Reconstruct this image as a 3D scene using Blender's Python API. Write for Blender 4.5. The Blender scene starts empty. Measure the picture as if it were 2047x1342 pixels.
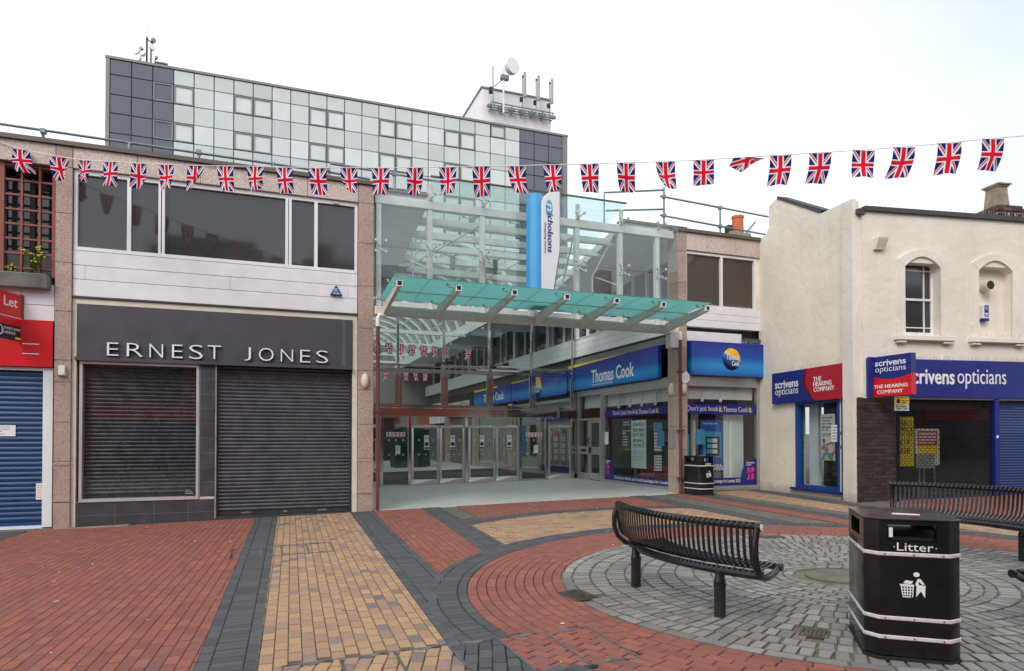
import bpy, bmesh, math, random
from mathutils import Matrix, Vector
random.seed(11)
R = math.radians
sc = bpy.context.scene
COL = sc.collection

# ------------------------------------------------------------------ camera
YAW, PITCH = R(20.4), R(0.77)
CF = Vector((math.sin(YAW)*math.cos(PITCH), math.cos(YAW)*math.cos(PITCH), math.sin(PITCH)))
CR = Vector((math.cos(YAW), -math.sin(YAW), 0.0))
CU = CR.cross(CF)
CO = Vector((0, 0, 1.6))
cam = bpy.data.cameras.new('camera')
cam.sensor_width = 36.0
cam.lens = 36.0*1340/2047
cam.shift_y = (859.6-671)/2047
cam.clip_start = 0.05
cam.clip_end = 2000
camo = bpy.data.objects.new('camera', cam)
COL.objects.link(camo)
M3 = Matrix((CR, CU, -CF)).transposed()
camo.matrix_world = Matrix.Translation(CO) @ M3.to_4x4()
sc.camera = camo

# ------------------------------------------------------------------ world, sun, exposure
w = bpy.data.worlds.new('World')
sc.world = w
w.use_nodes = True
wn = w.node_tree.nodes
wl = w.node_tree.links
wn.clear()
SUN_EL, SUN_AZ = R(42), R(222)          # azimuth clockwise from +Y
sky = wn.new('ShaderNodeTexSky')
sky.sky_type = 'NISHITA'
sky.sun_disc = False
sky.sun_elevation = SUN_EL
sky.sun_rotation = SUN_AZ
sky.air_density = 1.0
sky.dust_density = 3.0
bg1 = wn.new('ShaderNodeBackground')
bg1.inputs['Strength'].default_value = 0.06
wl.new(sky.outputs[0], bg1.inputs[0])
tc = wn.new('ShaderNodeTexCoord')
nz = wn.new('ShaderNodeTexNoise')       # the even overcast with faint cloud
nz.inputs['Scale'].default_value = 1.6
nz.inputs['Detail'].default_value = 5
wl.new(tc.outputs['Generated'], nz.inputs['Vector'])
rp = wn.new('ShaderNodeValToRGB')
rp.color_ramp.elements[0].position = 0.30
rp.color_ramp.elements[0].color = (0.60, 0.65, 0.72, 1)
rp.color_ramp.elements[1].position = 0.6
rp.color_ramp.elements[1].color = (1, 1, 1, 1)
wl.new(nz.outputs[0], rp.inputs[0])
bg2 = wn.new('ShaderNodeBackground')
bg2.inputs['Strength'].default_value = 1.0
wl.new(rp.outputs[0], bg2.inputs[0])
addw = wn.new('ShaderNodeAddShader')
wl.new(bg1.outputs[0], addw.inputs[0])
wl.new(bg2.outputs[0], addw.inputs[1])
wo = wn.new('ShaderNodeOutputWorld')
wl.new(addw.outputs[0], wo.inputs[0])

sun = bpy.data.lights.new('sun', 'SUN')
sun.energy = 1.4
sun.angle = R(25)
sun.color = (1.0, 0.96, 0.9)
suno = bpy.data.objects.new('sun', sun)
COL.objects.link(suno)
sd = Vector((math.sin(SUN_AZ)*math.cos(SUN_EL), math.cos(SUN_AZ)*math.cos(SUN_EL), math.sin(SUN_EL)))
suno.rotation_euler = sd.to_track_quat('Z', 'Y').to_euler()
suno.location = sd*60

sc.view_settings.view_transform = 'Standard'
sc.view_settings.look = 'None'
sc.view_settings.exposure = 0.1
sc.view_settings.gamma = 1.0
sc.view_settings.use_curve_mapping = False
sc.render.engine = 'CYCLES'
cy = sc.cycles
cy.use_denoising = True
cy.max_bounces = 9
cy.diffuse_bounces = 6
cy.glossy_bounces = 4
cy.transmission_bounces = 6
cy.transparent_max_bounces = 24
cy.caustics_reflective = False
cy.caustics_refractive = False
cy.sample_clamp_indirect = 6

# ------------------------------------------------------------------ helpers
INV = {}


def ident():
    return Matrix.Identity(4)


def frame(o, x, y):
    x = Vector(x).normalized()
    y = Vector(y).normalized()
    z = x.cross(y)
    m = Matrix((x, y, z)).transposed().to_4x4()
    m.translation = Vector(o)
    return m


SL = 0.02


def gz(x):
    return SL*(x-2.1)


GA = math.atan(SL)
GP = frame((2.1, 0, 0), (math.cos(GA), 0, math.sin(GA)), (0, 1, 0))          # the paved plane (local x = X-2.1, y = Y)
FAC = frame((0, 15.09, 0), (1, 0, 0), (0, 0, 1))                               # street front: x = X, y = Z, z out to the street
MALL = frame((10.7, 0, 0), (0, -1, 0), (0, 0, 1))                              # arcade shop wall: x = -Y
DOOR = frame((0, 21.95, 0), (1, 0, 0), (0, 0, 1))
TOW = frame((0, 50, 0), (1, 0, 0), (0, 0, 1))
TH = R(7.55)
NEAR = Vector((12.509, 11.629, 0))
DS = Vector((math.sin(TH), math.cos(TH), 0))
SIDE = frame(NEAR, -DS, (0, 0, 1))                                             # optician side wall: x = -u
PH = R(9.8)
DF = Vector((math.cos(PH), -math.sin(PH), 0))
FB = Vector((12.45, 11.276, 0))
FRONT = frame(FB, DF, (0, 0, 1))


class MB:
    def __init__(s, fr=None):
        s.v = []
        s.f = []
        s.m = []
        s.fr = fr

    def add(s, vs, fs, mi=0):
        n = len(s.v)
        if s.fr is not None:
            vs = [s.fr @ Vector(v) for v in vs]
        s.v += [tuple(v) for v in vs]
        for f in fs:
            s.f.append(tuple(i+n for i in f))
            s.m.append(mi)
        return s

    def box(s, x0, x1, y0, y1, z0, z1, mi=0):
        if x1 < x0: x0, x1 = x1, x0
        if y1 < y0: y0, y1 = y1, y0
        if z1 < z0: z0, z1 = z1, z0
        v = [(x0, y0, z0), (x1, y0, z0), (x1, y1, z0), (x0, y1, z0), (x0, y0, z1), (x1, y0, z1), (x1, y1, z1), (x0, y1, z1)]
        return s.add(v, [(0, 3, 2, 1), (4, 5, 6, 7), (0, 1, 5, 4), (1, 2, 6, 5), (2, 3, 7, 6), (3, 0, 4, 7)], mi)

    def prism(s, p, z0, z1, mi=0):
        n = len(p)
        a = sum(p[i][0]*p[(i+1) % n][1]-p[(i+1) % n][0]*p[i][1] for i in range(n))
        if a < 0: p = p[::-1]
        v = [(x, y, z0) for x, y in p]+[(x, y, z1) for x, y in p]
        f = [tuple(range(n-1, -1, -1)), tuple(range(n, 2*n))]
        f += [(i, (i+1) % n, n+(i+1) % n, n+i) for i in range(n)]
        return s.add(v, f, mi)

    def hexa(s, a, b, mi=0):
        """a, b: two matching quads (4 points each)"""
        v = list(a)+list(b)
        return s.add(v, [(3, 2, 1, 0), (4, 5, 6, 7), (0, 1, 5, 4), (1, 2, 6, 5), (2, 3, 7, 6), (3, 0, 4, 7)], mi)

    def tube(s, path, r, n=8, mi=0, cap=True):
        P = [Vector(p) for p in path]
        rs = r if isinstance(r, (list, tuple)) else [r]*len(P)
        up = None
        v = []
        f = []
        for i, p in enumerate(P):
            t = (P[min(i+1, len(P)-1)]-P[max(i-1, 0)]).normalized()
            if up is None:
                up = Vector((0, 0, 1)) if abs(t.z) < .9 else Vector((1, 0, 0))
            a = t.cross(up).normalized()
            up = a.cross(t).normalized()
            for k in range(n):
                q = 2*math.pi*k/n
                v.append(p+(a*math.cos(q)+up*math.sin(q))*rs[i])
        for i in range(len(P)-1):
            for k in range(n):
                f.append((i*n+k, i*n+(k+1) % n, (i+1)*n+(k+1) % n, (i+1)*n+k))
        if cap:
            f.append(tuple(range(n-1, -1, -1)))
            f.append(tuple((len(P)-1)*n+k for k in range(n)))
        return s.add(v, f, mi)

    def disc(s, c, ax, r, t, n=16, mi=0):
        c = Vector(c)
        ax = Vector(ax).normalized()
        return s.tube([c, c+ax*t], r, n, mi)

    def lathe(s, c, prof, n=16, mi=0):
        v = []
        f = []
        for r, h in prof:
            for k in range(n):
                q = 2*math.pi*k/n
                v.append((c[0]+r*math.cos(q), c[1]+r*math.sin(q), c[2]+h))
        for i in range(len(prof)-1):
            for k in range(n):
                f.append((i*n+k, i*n+(k+1) % n, (i+1)*n+(k+1) % n, (i+1)*n+k))
        f.append(tuple(range(n-1, -1, -1)))
        f.append(tuple((len(prof)-1)*n+k for k in range(n)))
        return s.add(v, f, mi)


def mesh_of(name, mb, mats, inv=None, bevel=0, smooth=True):
    me = bpy.data.meshes.new(name)
    vs = mb.v if inv is None else [tuple(inv @ Vector(v)) for v in mb.v]
    me.from_pydata(vs, [], mb.f)
    if not isinstance(mats, (list, tuple)): mats = [mats]
    for m in mats: me.materials.append(m)
    if len(mats) > 1: me.polygons.foreach_set('material_index', mb.m)
    if bevel:
        bm = bmesh.new()
        bm.from_mesh(me)
        bmesh.ops.remove_doubles(bm, verts=bm.verts, dist=1e-5)
        ed = [e for e in bm.edges if len(e.link_faces) == 2 and e.calc_face_angle(0) > .5]
        bmesh.ops.bevel(bm, geom=ed, offset=bevel, segments=1, affect='EDGES', clamp_overlap=True)
        bm.to_mesh(me)
        bm.free()
    me.update()
    if smooth:
        me.polygons.foreach_set('use_smooth', [True]*len(me.polygons))
        me.set_sharp_from_angle(angle=R(32))
    return me


def tag(o, label=None, cat=None, group=None, kind=None):
    if label: o['label'] = label
    if cat: o['category'] = cat
    if group: o['group'] = group
    if kind: o['kind'] = kind
    return o


def thing(name, label, cat, loc=(0, 0, 0), rz=0.0, group=None):
    o = bpy.data.objects.new(name, None)
    o.empty_display_size = .2
    COL.objects.link(o)
    o.location = loc
    o.rotation_euler = (0, 0, rz)
    INV[o.name] = (Matrix.Translation(Vector(loc)) @ Matrix.Rotation(rz, 4, 'Z')).inverted()
    return tag(o, label, cat, group)


def link(name, me, parent=None, mat=None):
    o = bpy.data.objects.new(name, me)
    COL.objects.link(o)
    if parent is not None:
        o.parent = parent
        INV[o.name] = INV.get(parent.name, ident())
    if mat is not None: o.matrix_local = mat
    return o


def part(name, mb, mats, parent, bevel=0, smooth=True):
    return link(name, mesh_of(name, mb, mats, INV.get(parent.name, ident()), bevel, smooth), parent)


def holder(name, parent):
    """an empty part that only groups its pieces"""
    o = bpy.data.objects.new(name, None)
    o.empty_display_size = .1
    COL.objects.link(o)
    o.parent = parent
    INV[o.name] = INV[parent.name]
    return o


def single(name, mb, mats, label, cat, group=None, bevel=0, kind=None):
    xs = [v[0] for v in mb.v]; ys = [v[1] for v in mb.v]; zs = [v[2] for v in mb.v]
    loc = Vector(((min(xs)+max(xs))/2, (min(ys)+max(ys))/2, min(zs)))
    me = mesh_of(name, mb, mats, Matrix.Translation(-loc), bevel)
    o = link(name, me)
    o.location = loc
    INV[o.name] = Matrix.Translation(-loc)
    return tag(o, label, cat, group, kind)


def struct(name, mb, mats, label=None):
    o = link(name, mesh_of(name, mb, mats))
    INV[o.name] = ident()
    return tag(o, label, None, None, 'structure')


TILE = {}


def pieces(name, fr, rects, z0, z1, mats, parent, bevel=0.004, jit=0.0):
    """rectangular blocks as parts; alike blocks share one mesh"""
    out = []
    for (x0, x1, y0, y1) in rects:
        wd, ht = round(x1-x0, 3), round(y1-y0, 3)
        m0 = mats[0] if isinstance(mats, list) else mats
        key = (name, wd, ht, z0, z1, m0.name, bevel)
        if key not in TILE:
            TILE[key] = mesh_of(name, MB().box(0, wd, 0, ht, z0, z1), mats, None, bevel)
        mt = INV.get(parent.name, ident()) @ fr @ Matrix.Translation((x0, y0, random.uniform(-jit, jit)))
        out.append(link(name, TILE[key], parent, mt))
    return out


def fit_text(body, bold=0.0, shear=0.0, space=1.0):
    c = bpy.data.curves.new('lettering', 'FONT')
    c.body = body
    c.size = 1
    c.resolution_u = 3
    c.extrude = 0.5
    c.offset = bold
    c.shear = shear
    c.space_character = space
    c.space_line = .85
    o = bpy.data.objects.new('lettering', c)
    me = bpy.data.meshes.new_from_object(o)
    bpy.data.objects.remove(o)
    bpy.data.curves.remove(c)
    v = [p.co.copy() for p in me.vertices]
    f = [tuple(p.vertices) for p in me.polygons]
    bpy.data.meshes.remove(me)
    return v, f


def text(name, body, fr, x0, x1, y0, y1, z, mats, parent, ext=.004, bold=0.012, shear=0.0, space=1.0, centre=False):
    v, f = fit_text(body, bold, shear, space)
    ax = min(p.x for p in v); bx = max(p.x for p in v)
    ay = min(p.y for p in v); by = max(p.y for p in v)
    sx = (x1-x0)/(bx-ax); sy = (y1-y0)/(by-ay)
    if centre: sx = min(sx, sy*1.15)
    ox = x0 if not centre else (x0+x1)/2-(bx-ax)*sx/2
    mb = MB(fr)
    two = isinstance(mats, list)
    mb.add([(ox+(p.x-ax)*sx, y0+(p.y-ay)*sy, z+(p.z+.5)*ext) for p in v], f, 0)
    if two:
        for i, fc in enumerate(f):
            if not all(v[k].z > .4 for k in fc): mb.m[i] = 1
    return part(name, mb, mats, parent, smooth=False)


# ------------------------------------------------------------------ materials
def nodes_of(name):
    m = bpy.data.materials.new(name)
    m.use_nodes = True
    n = m.node_tree.nodes
    for x in list(n): n.remove(x)
    out = n.new('ShaderNodeOutputMaterial')
    return m, n, m.node_tree.links, out


def principled(n, l, out, rough=.6, metal=0.0, spec=.5):
    p = n.new('ShaderNodeBsdfPrincipled')
    p.inputs['Roughness'].default_value = rough
    p.inputs['Metallic'].default_value = metal
    p.inputs['Specular IOR Level'].default_value = spec
    l.new(p.outputs[0], out.inputs[0])
    return p


def noise(n, l, scale, detail=4, vec=None, dist=0.0):
    t = n.new('ShaderNodeTexNoise')
    t.inputs['Scale'].default_value = scale
    t.inputs['Detail'].default_value = detail
    t.inputs['Distortion'].default_value = dist
    if vec is None:
        g = n.new('ShaderNodeNewGeometry')
        vec = g.outputs['Position']
    l.new(vec, t.inputs['Vector'])
    return t.outputs[0]


def ramp(n, l, fac, stops, interp='LINEAR'):
    r = n.new('ShaderNodeValToRGB')
    r.color_ramp.interpolation = interp
    e = r.color_ramp.elements
    while len(e) < len(stops): e.new(.5)
    for i, (p, c) in enumerate(stops):
        e[i].position = p
        e[i].color = (*c, 1)
    l.new(fac, r.inputs[0])
    return r.outputs[0]


def mathn(n, l, op, a, b=None):
    t = n.new('ShaderNodeMath')
    t.operation = op
    for i, x in enumerate((a, b)):
        if x is None: continue
        if isinstance(x, (int, float)): t.inputs[i].default_value = x
        else: l.new(x, t.inputs[i])
    return t.outputs[0]


def mixc(n, l, fac, a, b, mode='MIX'):
    t = n.new('ShaderNodeMixRGB')
    t.blend_type = mode
    for i, x in enumerate((fac, a, b)):
        if isinstance(x, (int, float)): t.inputs[i].default_value = x
        elif isinstance(x, tuple): t.inputs[i].default_value = (*x, 1)
        else: l.new(x, t.inputs[i])
    return t.outputs[0]


def bump(n, l, p, h, strength=.2, dist=.01):
    b = n.new('ShaderNodeBump')
    b.inputs['Strength'].default_value = strength
    b.inputs['Distance'].default_value = dist
    l.new(h, b.inputs['Height'])
    l.new(b.outputs[0], p.inputs['Normal'])


def sc3(c, k):
    return tuple(min(1.0, x*k) for x in c)


def mat(name, col, rough=.6, metal=0.0, var=.12, scale=2.5, bmp=0.0, bscale=60, spec=.5, dirt=0.0, dirtc=(.12, .11, .1)):
    m, n, l, out = nodes_of(name)
    p = principled(n, l, out, rough, metal, spec)
    nz_ = noise(n, l, scale, 5)
    c = ramp(n, l, nz_, [(.3, sc3(col, 1-var)), (.7, sc3(col, 1+var))])
    if dirt:
        d = ramp(n, l, noise(n, l, .9, 7, dist=.6), [(.5, (0, 0, 0)), (.78, (1, 1, 1))])
        c = mixc(n, l, mathn(n, l, 'MULTIPLY', d, dirt), c, dirtc)
    l.new(c, p.inputs['Base Color'])
    rr = ramp(n, l, nz_, [(.3, (max(0, rough-.06),)*3), (.7, (min(1, rough+.08),)*3)])
    l.new(rr, p.inputs['Roughness'])
    if bmp: bump(n, l, p, noise(n, l, bscale, 3), bmp, .004)
    return m


def thin_fresnel(n, l, ior):
    """a pane's inner faces see the same index as its outer faces"""
    f = n.new('ShaderNodeFresnel')
    ge = n.new('ShaderNodeNewGeometry')
    l.new(mathn(n, l, 'ADD', mathn(n, l, 'MULTIPLY', ge.outputs['Backfacing'], 1/ior-ior), ior), f.inputs[0])
    return f


def glass(name, tint=(.9, .95, .94), ior=1.5, gain=1.0, rough=0.0, wav=0.0):
    m, n, l, out = nodes_of(name)
    t = n.new('ShaderNodeBsdfTransparent')
    t.inputs[0].default_value = (*tint, 1)
    g = n.new('ShaderNodeBsdfGlossy')
    g.inputs['Roughness'].default_value = rough
    f = thin_fresnel(n, l, ior)
    x = n.new('ShaderNodeMixShader')
    l.new(mathn(n, l, 'MULTIPLY', f.outputs[0], gain), x.inputs[0])
    l.new(t.outputs[0], x.inputs[1])
    l.new(g.outputs[0], x.inputs[2])
    l.new(x.outputs[0], out.inputs[0])
    if wav:
        b = n.new('ShaderNodeBump')
        b.inputs['Strength'].default_value = wav
        b.inputs['Distance'].default_value = .02
        l.new(noise(n, l, 1.3, 2), b.inputs['Height'])
        l.new(b.outputs[0], g.inputs['Normal'])
    return m


def rand_value(n, l):
    oi = n.new('ShaderNodeObjectInfo')
    ge = n.new('ShaderNodeNewGeometry')
    s = mathn(n, l, 'ADD', oi.outputs['Random'], ge.outputs['Random Per Island'])
    return mathn(n, l, 'FRACT', s)


def brick_mat(name, stops, rough=.75, bmp=.25, stain=.25, stainc=(.1, .09, .085), fine=90, interp='LINEAR', spec=.3):
    m, n, l, out = nodes_of(name)
    p = principled(n, l, out, rough, 0, spec)
    c = ramp(n, l, rand_value(n, l), stops, interp)
    f = noise(n, l, fine, 4)
    c = mixc(n, l, .35, c, ramp(n, l, f, [(.25, (.55, .55, .55)), (.75, (1.0, 1.0, 1.0))]), 'MULTIPLY')
    g = ramp(n, l, noise(n, l, 1.1, 6, dist=.4), [(.42, (0, 0, 0)), (.8, (1, 1, 1))])
    c = mixc(n, l, mathn(n, l, 'MULTIPLY', g, stain), c, stainc)
    l.new(c, p.inputs['Base Color'])
    bump(n, l, p, f, bmp, .003)
    return m


def granite_mat(name, base):
    m, n, l, out = nodes_of(name)
    p = principled(n, l, out, .5, 0, .4)
    oi = n.new('ShaderNodeObjectInfo')
    v = n.new('ShaderNodeTexVoronoi')
    v.inputs['Scale'].default_value = 85
    g = n.new('ShaderNodeNewGeometry')
    l.new(g.outputs['Position'], v.inputs['Vector'])
    sep = n.new('ShaderNodeSeparateColor')
    l.new(v.outputs['Color'], sep.inputs[0])
    c = ramp(n, l, sep.outputs[0], [(0, sc3(base, .4)), (.12, sc3(base, .85)), (.45, base), (.75, sc3(base, 1.18)), (1, sc3(base, 1.35))])
    c = mixc(n, l, .6, c, ramp(n, l, oi.outputs['Random'], [(0, (.82, .8, .8)), (1, (1, 1, 1))]), 'MULTIPLY')
    d = ramp(n, l, noise(n, l, 1.4, 7, dist=.5), [(.5, (0, 0, 0)), (.85, (1, 1, 1))])
    c = mixc(n, l, mathn(n, l, 'MULTIPLY', d, .35), c, (.1, .075, .065))
    l.new(c, p.inputs['Base Color'])
    return m


def stucco_mat(name, col):
    m, n, l, out = nodes_of(name)
    p = principled(n, l, out, .8, 0, .2)
    c = ramp(n, l, noise(n, l, .8, 7, dist=.5), [(.3, sc3(col, .9)), (.55, col), (.75, sc3(col, 1.07))])
    d = ramp(n, l, noise(n, l, 2.2, 8, dist=1.0), [(.62, (0, 0, 0)), (.82, (1, 1, 1))])
    c = mixc(n, l, mathn(n, l, 'MULTIPLY', d, .16), c, (.3, .26, .2))
    mp = n.new('ShaderNodeMapping')
    mp.inputs['Scale'].default_value = (7, 7, .35)
    gg = n.new('ShaderNodeNewGeometry')
    l.new(gg.outputs['Position'], mp.inputs[0])
    st = ramp(n, l, noise(n, l, 1.0, 5, mp.outputs[0]), [(.55, (0, 0, 0)), (.8, (1, 1, 1))])      # rain streaks
    c = mixc(n, l, mathn(n, l, 'MULTIPLY', st, .12), c, (.34, .3, .24))
    # splash-back dirt along the foot of the wall
    g = n.new('ShaderNodeNewGeometry')
    s = n.new('ShaderNodeSeparateXYZ')
    l.new(g.outputs['Position'], s.inputs[0])
    hgt = mathn(n, l, 'ADD', s.outputs[2], mathn(n, l, 'MULTIPLY', noise(n, l, 3, 5), .35))
    k = ramp(n, l, hgt, [(.42, (1, 1, 1)), (.62, (0, 0, 0))])
    c = mixc(n, l, mathn(n, l, 'MULTIPLY', k, .45), c, (.22, .17, .12))
    l.new(c, p.inputs['Base Color'])
    h = mathn(n, l, 'ADD', noise(n, l, 5, 5), mathn(n, l, 'MULTIPLY', noise(n, l, 60, 3), .25))
    bump(n, l, p, h, .6, .03)
    return m


def band_mat(name, stops, rough=.25, axis=2):
    """printed vertical colour blend on a sign face (flat print), by height in metres"""
    m, n, l, out = nodes_of(name)
    p = principled(n, l, out, rough, 0, .5)
    g = n.new('ShaderNodeNewGeometry')
    s = n.new('ShaderNodeSeparateXYZ')
    l.new(g.outputs['Position'], s.inputs[0])
    lo, hi = stops[0][0], stops[-1][0]
    f = mathn(n, l, 'DIVIDE', mathn(n, l, 'SUBTRACT', s.outputs[axis], lo), hi-lo)
    l.new(ramp(n, l, f, [((z-lo)/(hi-lo), c) for z, c in stops]), p.inputs['Base Color'])
    return m


def flag_mat(name='union_flag_cloth'):
    m, n, l, out = nodes_of(name)
    uv = n.new('ShaderNodeTexCoord')
    s = n.new('ShaderNodeSeparateXYZ')
    l.new(uv.outputs['UV'], s.inputs[0])
    M = lambda op, a, b=None: mathn(n, l, op, a, b)
    x = M('SUBTRACT', s.outputs[0], .5)
    y = M('MULTIPLY', M('SUBTRACT', s.outputs[1], .5), 1.5)
    H = math.hypot(.5, .75)
    d1 = M('DIVIDE', M('SUBTRACT', M('MULTIPLY', x, .75), M('MULTIPLY', y, .5)), H)
    d2 = M('DIVIDE', M('ADD', M('MULTIPLY', x, .75), M('MULTIPLY', y, .5)), H)
    ad1 = M('ABSOLUTE', d1); ad2 = M('ABSOLUTE', d2)
    ax = M('ABSOLUTE', x); ay = M('ABSOLUTE', y)
    wd = M('LESS_THAN', M('MINIMUM', ad1, ad2), .085)
    rd = M('MAXIMUM', M('LESS_THAN', M('ABSOLUTE', M('ADD', d1, .024)), .03), M('LESS_THAN', M('ABSOLUTE', M('SUBTRACT', d2, .024)), .03))
    wc = M('LESS_THAN', M('MINIMUM', ax, ay), .15)
    rc = M('LESS_THAN', M('MINIMUM', ax, ay), .092)
    blue, white, red = (.02, .028, .17), (.86, .86, .88), (.74, .016, .045)
    c = mixc(n, l, wd, blue, white)
    c = mixc(n, l, rd, c, red)
    c = mixc(n, l, wc, c, white)
    c = mixc(n, l, rc, c, red)
    d = n.new('ShaderNodeBsdfDiffuse')
    t = n.new('ShaderNodeBsdfTranslucent')
    l.new(c, d.inputs[0])
    l.new(c, t.inputs[0])
    mx = n.new('ShaderNodeMixShader')
    mx.inputs[0].default_value = .36
    l.new(d.outputs[0], mx.inputs[1])
    l.new(t.outputs[0], mx.inputs[2])
    l.new(mx.outputs[0], out.inputs[0])
    return m


def teal_glass(name):
    m, n, l, out = nodes_of(name)
    t = n.new('ShaderNodeBsdfTranslucent')
    t.inputs[0].default_value = (.35, .58, .56, 1)
    d = n.new('ShaderNodeBsdfTransparent')
    d.inputs[0].default_value = (.24, .60, .56, 1)
    mx = n.new('ShaderNodeMixShader')
    mx.inputs[0].default_value = .1
    l.new(t.outputs[0], mx.inputs[1])
    l.new(d.outputs[0], mx.inputs[2])
    g = n.new('ShaderNodeBsdfGlossy')
    g.inputs['Roughness'].default_value = .02
    f = thin_fresnel(n, l, 1.5)
    m2 = n.new('ShaderNodeMixShader')
    l.new(mathn(n, l, 'MULTIPLY', f.outputs[0], .35), m2.inputs[0])
    l.new(mx.outputs[0], m2.inputs[1])
    l.new(g.outputs[0], m2.inputs[2])
    l.new(m2.outputs[0], out.inputs[0])
    return m


W = {}
W['bed'] = mat('joint_sand', (.125, .115, .1), .95, var=.3, scale=6, bmp=.4)
W['red_brick'] = brick_mat('red_paver', [(0, (.225, .082, .062)), (.3, (.27, .096, .07)), (.75, (.305, .104, .072)), (.93, (.33, .12, .08)), (1, (.2, .1, .092))], stain=.28, stainc=(.17, .105, .1))
W['yellow_brick'] = brick_mat('buff_paver', [(0, (.42, .268, .15)), (.35, (.465, .298, .165)), (.6, (.40, .245, .15)), (.8, (.355, .22, .155)), (.9, (.29, .215, .165)), (.96, (.2, .175, .165)), (1, (.15, .14, .145))], stain=.22, stainc=(.2, .17, .15))
W['dark_brick'] = brick_mat('charcoal_paver', [(0, (.07, .073, .08)), (.5, (.088, .09, .096)), (1, (.105, .107, .11))], stain=.12, stainc=(.14, .135, .13))
W['sett'] = brick_mat('granite_sett', [(0, (.19, .186, .178)), (.5, (.255, .25, .24)), (.9, (.325, .32, .31)), (1, (.26, .245, .215))], stain=.5, stainc=(.13, .12, .095), fine=130, bmp=.5)
for k_, c_ in (('red_paver', (.205, .078, .06)), ('buff_paver', (.27, .18, .11)), ('charcoal_paver', (.06, .062, .066)), ('granite_sett', (.15, .142, .125))):
    W[k_+'_edge'] = mat(k_+'_grimy_edge', c_, .85, var=.25, scale=7)
W['sett_bed'] = mat('mossy_joint_sand', (.15, .13, .09), .95, var=.35, scale=5, bmp=.4)
W['tile'] = brick_mat('pale_floor_tile', [(0, (.51, .54, .51)), (1, (.56, .585, .555))], rough=.4, stain=.2, stainc=(.4, .43, .4), bmp=.04, spec=.5)
W['granite'] = granite_mat('pink_granite', (.40, .30, .258))
W['granite_top'] = granite_mat('pale_pink_granite', (.56, .465, .42))
W['coping'] = mat('bronze_coping', (.12, .105, .085), .5, .3)
W['white_board'] = mat('white_painted_board', (.74, .73, .76), .45, var=.05, scale=3, dirt=.12, dirtc=(.45, .42, .4))
W['white'] = mat('white_paint', (.8, .8, .8), .4, var=.04)
W['upvc'] = mat('white_window_frame', (.78, .78, .8), .3, var=.03)
W['cream_trim'] = mat('cream_marble_trim', (.68, .62, .52), .4, var=.08, scale=6)
W['dark_glass'] = mat('dark_window_pane', (.035, .035, .038), .02, var=.1, scale=.5, spec=.75)
W['brown_glass'] = mat('bronze_window_pane', (.06, .045, .038), .03, var=.2, scale=.6, spec=.6)
W['charcoal'] = mat('charcoal_sign_board', (.062, .062, .075), .45, var=.06)
W['charcoal_tile'] = mat('charcoal_wall_tile', (.055, .055, .066), .35, var=.2, scale=4, bmp=.05)
W['grout'] = mat('pale_grout', (.5, .5, .5), .8)
W['shutter_dark'] = mat('dark_shutter_metal', (.085, .087, .10), .27, .6, var=.15, scale=4)
W['shutter_blue'] = mat('blue_shutter_metal', (.005, .044, .135), .4, .0, var=.16, scale=5, dirt=.25, dirtc=(.02, .05, .12))
W['shutter_royal'] = mat('royal_blue_shutter', (.01, .03, .15), .4, .0, var=.12, scale=5)
W['letter_face'] = mat('letter_face', (.8, .78, .84), .35, var=.02)
W['letter_side'] = mat('letter_side', (.03, .03, .035), .4)
W['pink_alu'] = mat('pale_aluminium', (.55, .5, .53), .35, .3, var=.05)
W['alu'] = mat('brushed_aluminium', (.46, .46, .45), .35, .6, var=.06)
W['shop_glass'] = glass('shop_window_glass', (.91, .925, .92), gain=1.15)
W['door_glass'] = glass('door_glass', (.88, .93, .91), gain=1.0)
W['green_glass'] = glass('tinted_roof_glass', (.95, .98, .975), gain=1.5)
W['green_glass2'] = glass('green_edge_glass', (.86, .95, .935), gain=1.0)
W['teal'] = teal_glass('teal_canopy_glass')
W['steel_white'] = mat('white_painted_steel', (.66, .68, .67), .4, .0, var=.08, scale=4, dirt=.2, dirtc=(.35, .32, .28))
W['brushed'] = mat('brushed_door_steel', (.62, .61, .60), .42, .85, var=.05)
W['cream_steel'] = mat('cream_painted_steel', (.74, .69, .645), .4, var=.08, scale=4, dirt=.2, dirtc=(.35, .32, .28))
W['chrome'] = mat('polished_steel', (.62, .6, .59), .09, 1.0, var=.06, scale=1.2)
W['stainless'] = mat('brushed_stainless', (.55, .54, .53), .3, 1.0, var=.06)
W['galv'] = mat('galvanised_pipe', (.2, .25, .27), .45, .6, var=.2, scale=8)
W['maroon'] = mat('maroon_pipe', (.13, .045, .045), .4, var=.1)
W['rust_grille'] = mat('red_oxide_steel', (.24, .075, .055), .6, var=.2, scale=9)
W['concrete'] = mat('weathered_concrete', (.2, .2, .19), .85, var=.3, scale=3, bmp=.3, dirt=.5, dirtc=(.05, .05, .045))
W['dark_wall'] = mat('grey_wall', (.2, .2, .2), .8, var=.1)
W['soffit'] = mat('grey_soffit', (.82, .85, .87), .7, var=.05)
W['red_sign'] = mat('red_sign_face', (.62, .008, .015), .35, var=.05)
W['black'] = mat('black_gloss_paint', (.007, .007, .008), .2, var=.3, scale=8, dirt=.16, dirtc=(.09, .085, .08))
W['black_matt'] = mat('black_matt', (.012, .012, .013), .6)
W['bench_black'] = mat('bench_black_paint', (.014, .013, .017), .2, var=.35, scale=14, dirt=.18, dirtc=(.11, .105, .1))
W['white_band'] = mat('white_band_paint', (.62, .57, .57), .5, var=.12, scale=30, dirt=.4, dirtc=(.4, .34, .32))
W['print_white'] = mat('printed_white', (.78, .78, .77), .5, var=.04)
W['paper'] = mat('white_paper', (.74, .75, .75), .7, var=.04)
W['print_black'] = mat('printed_black', (.02, .02, .022), .5)
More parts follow.
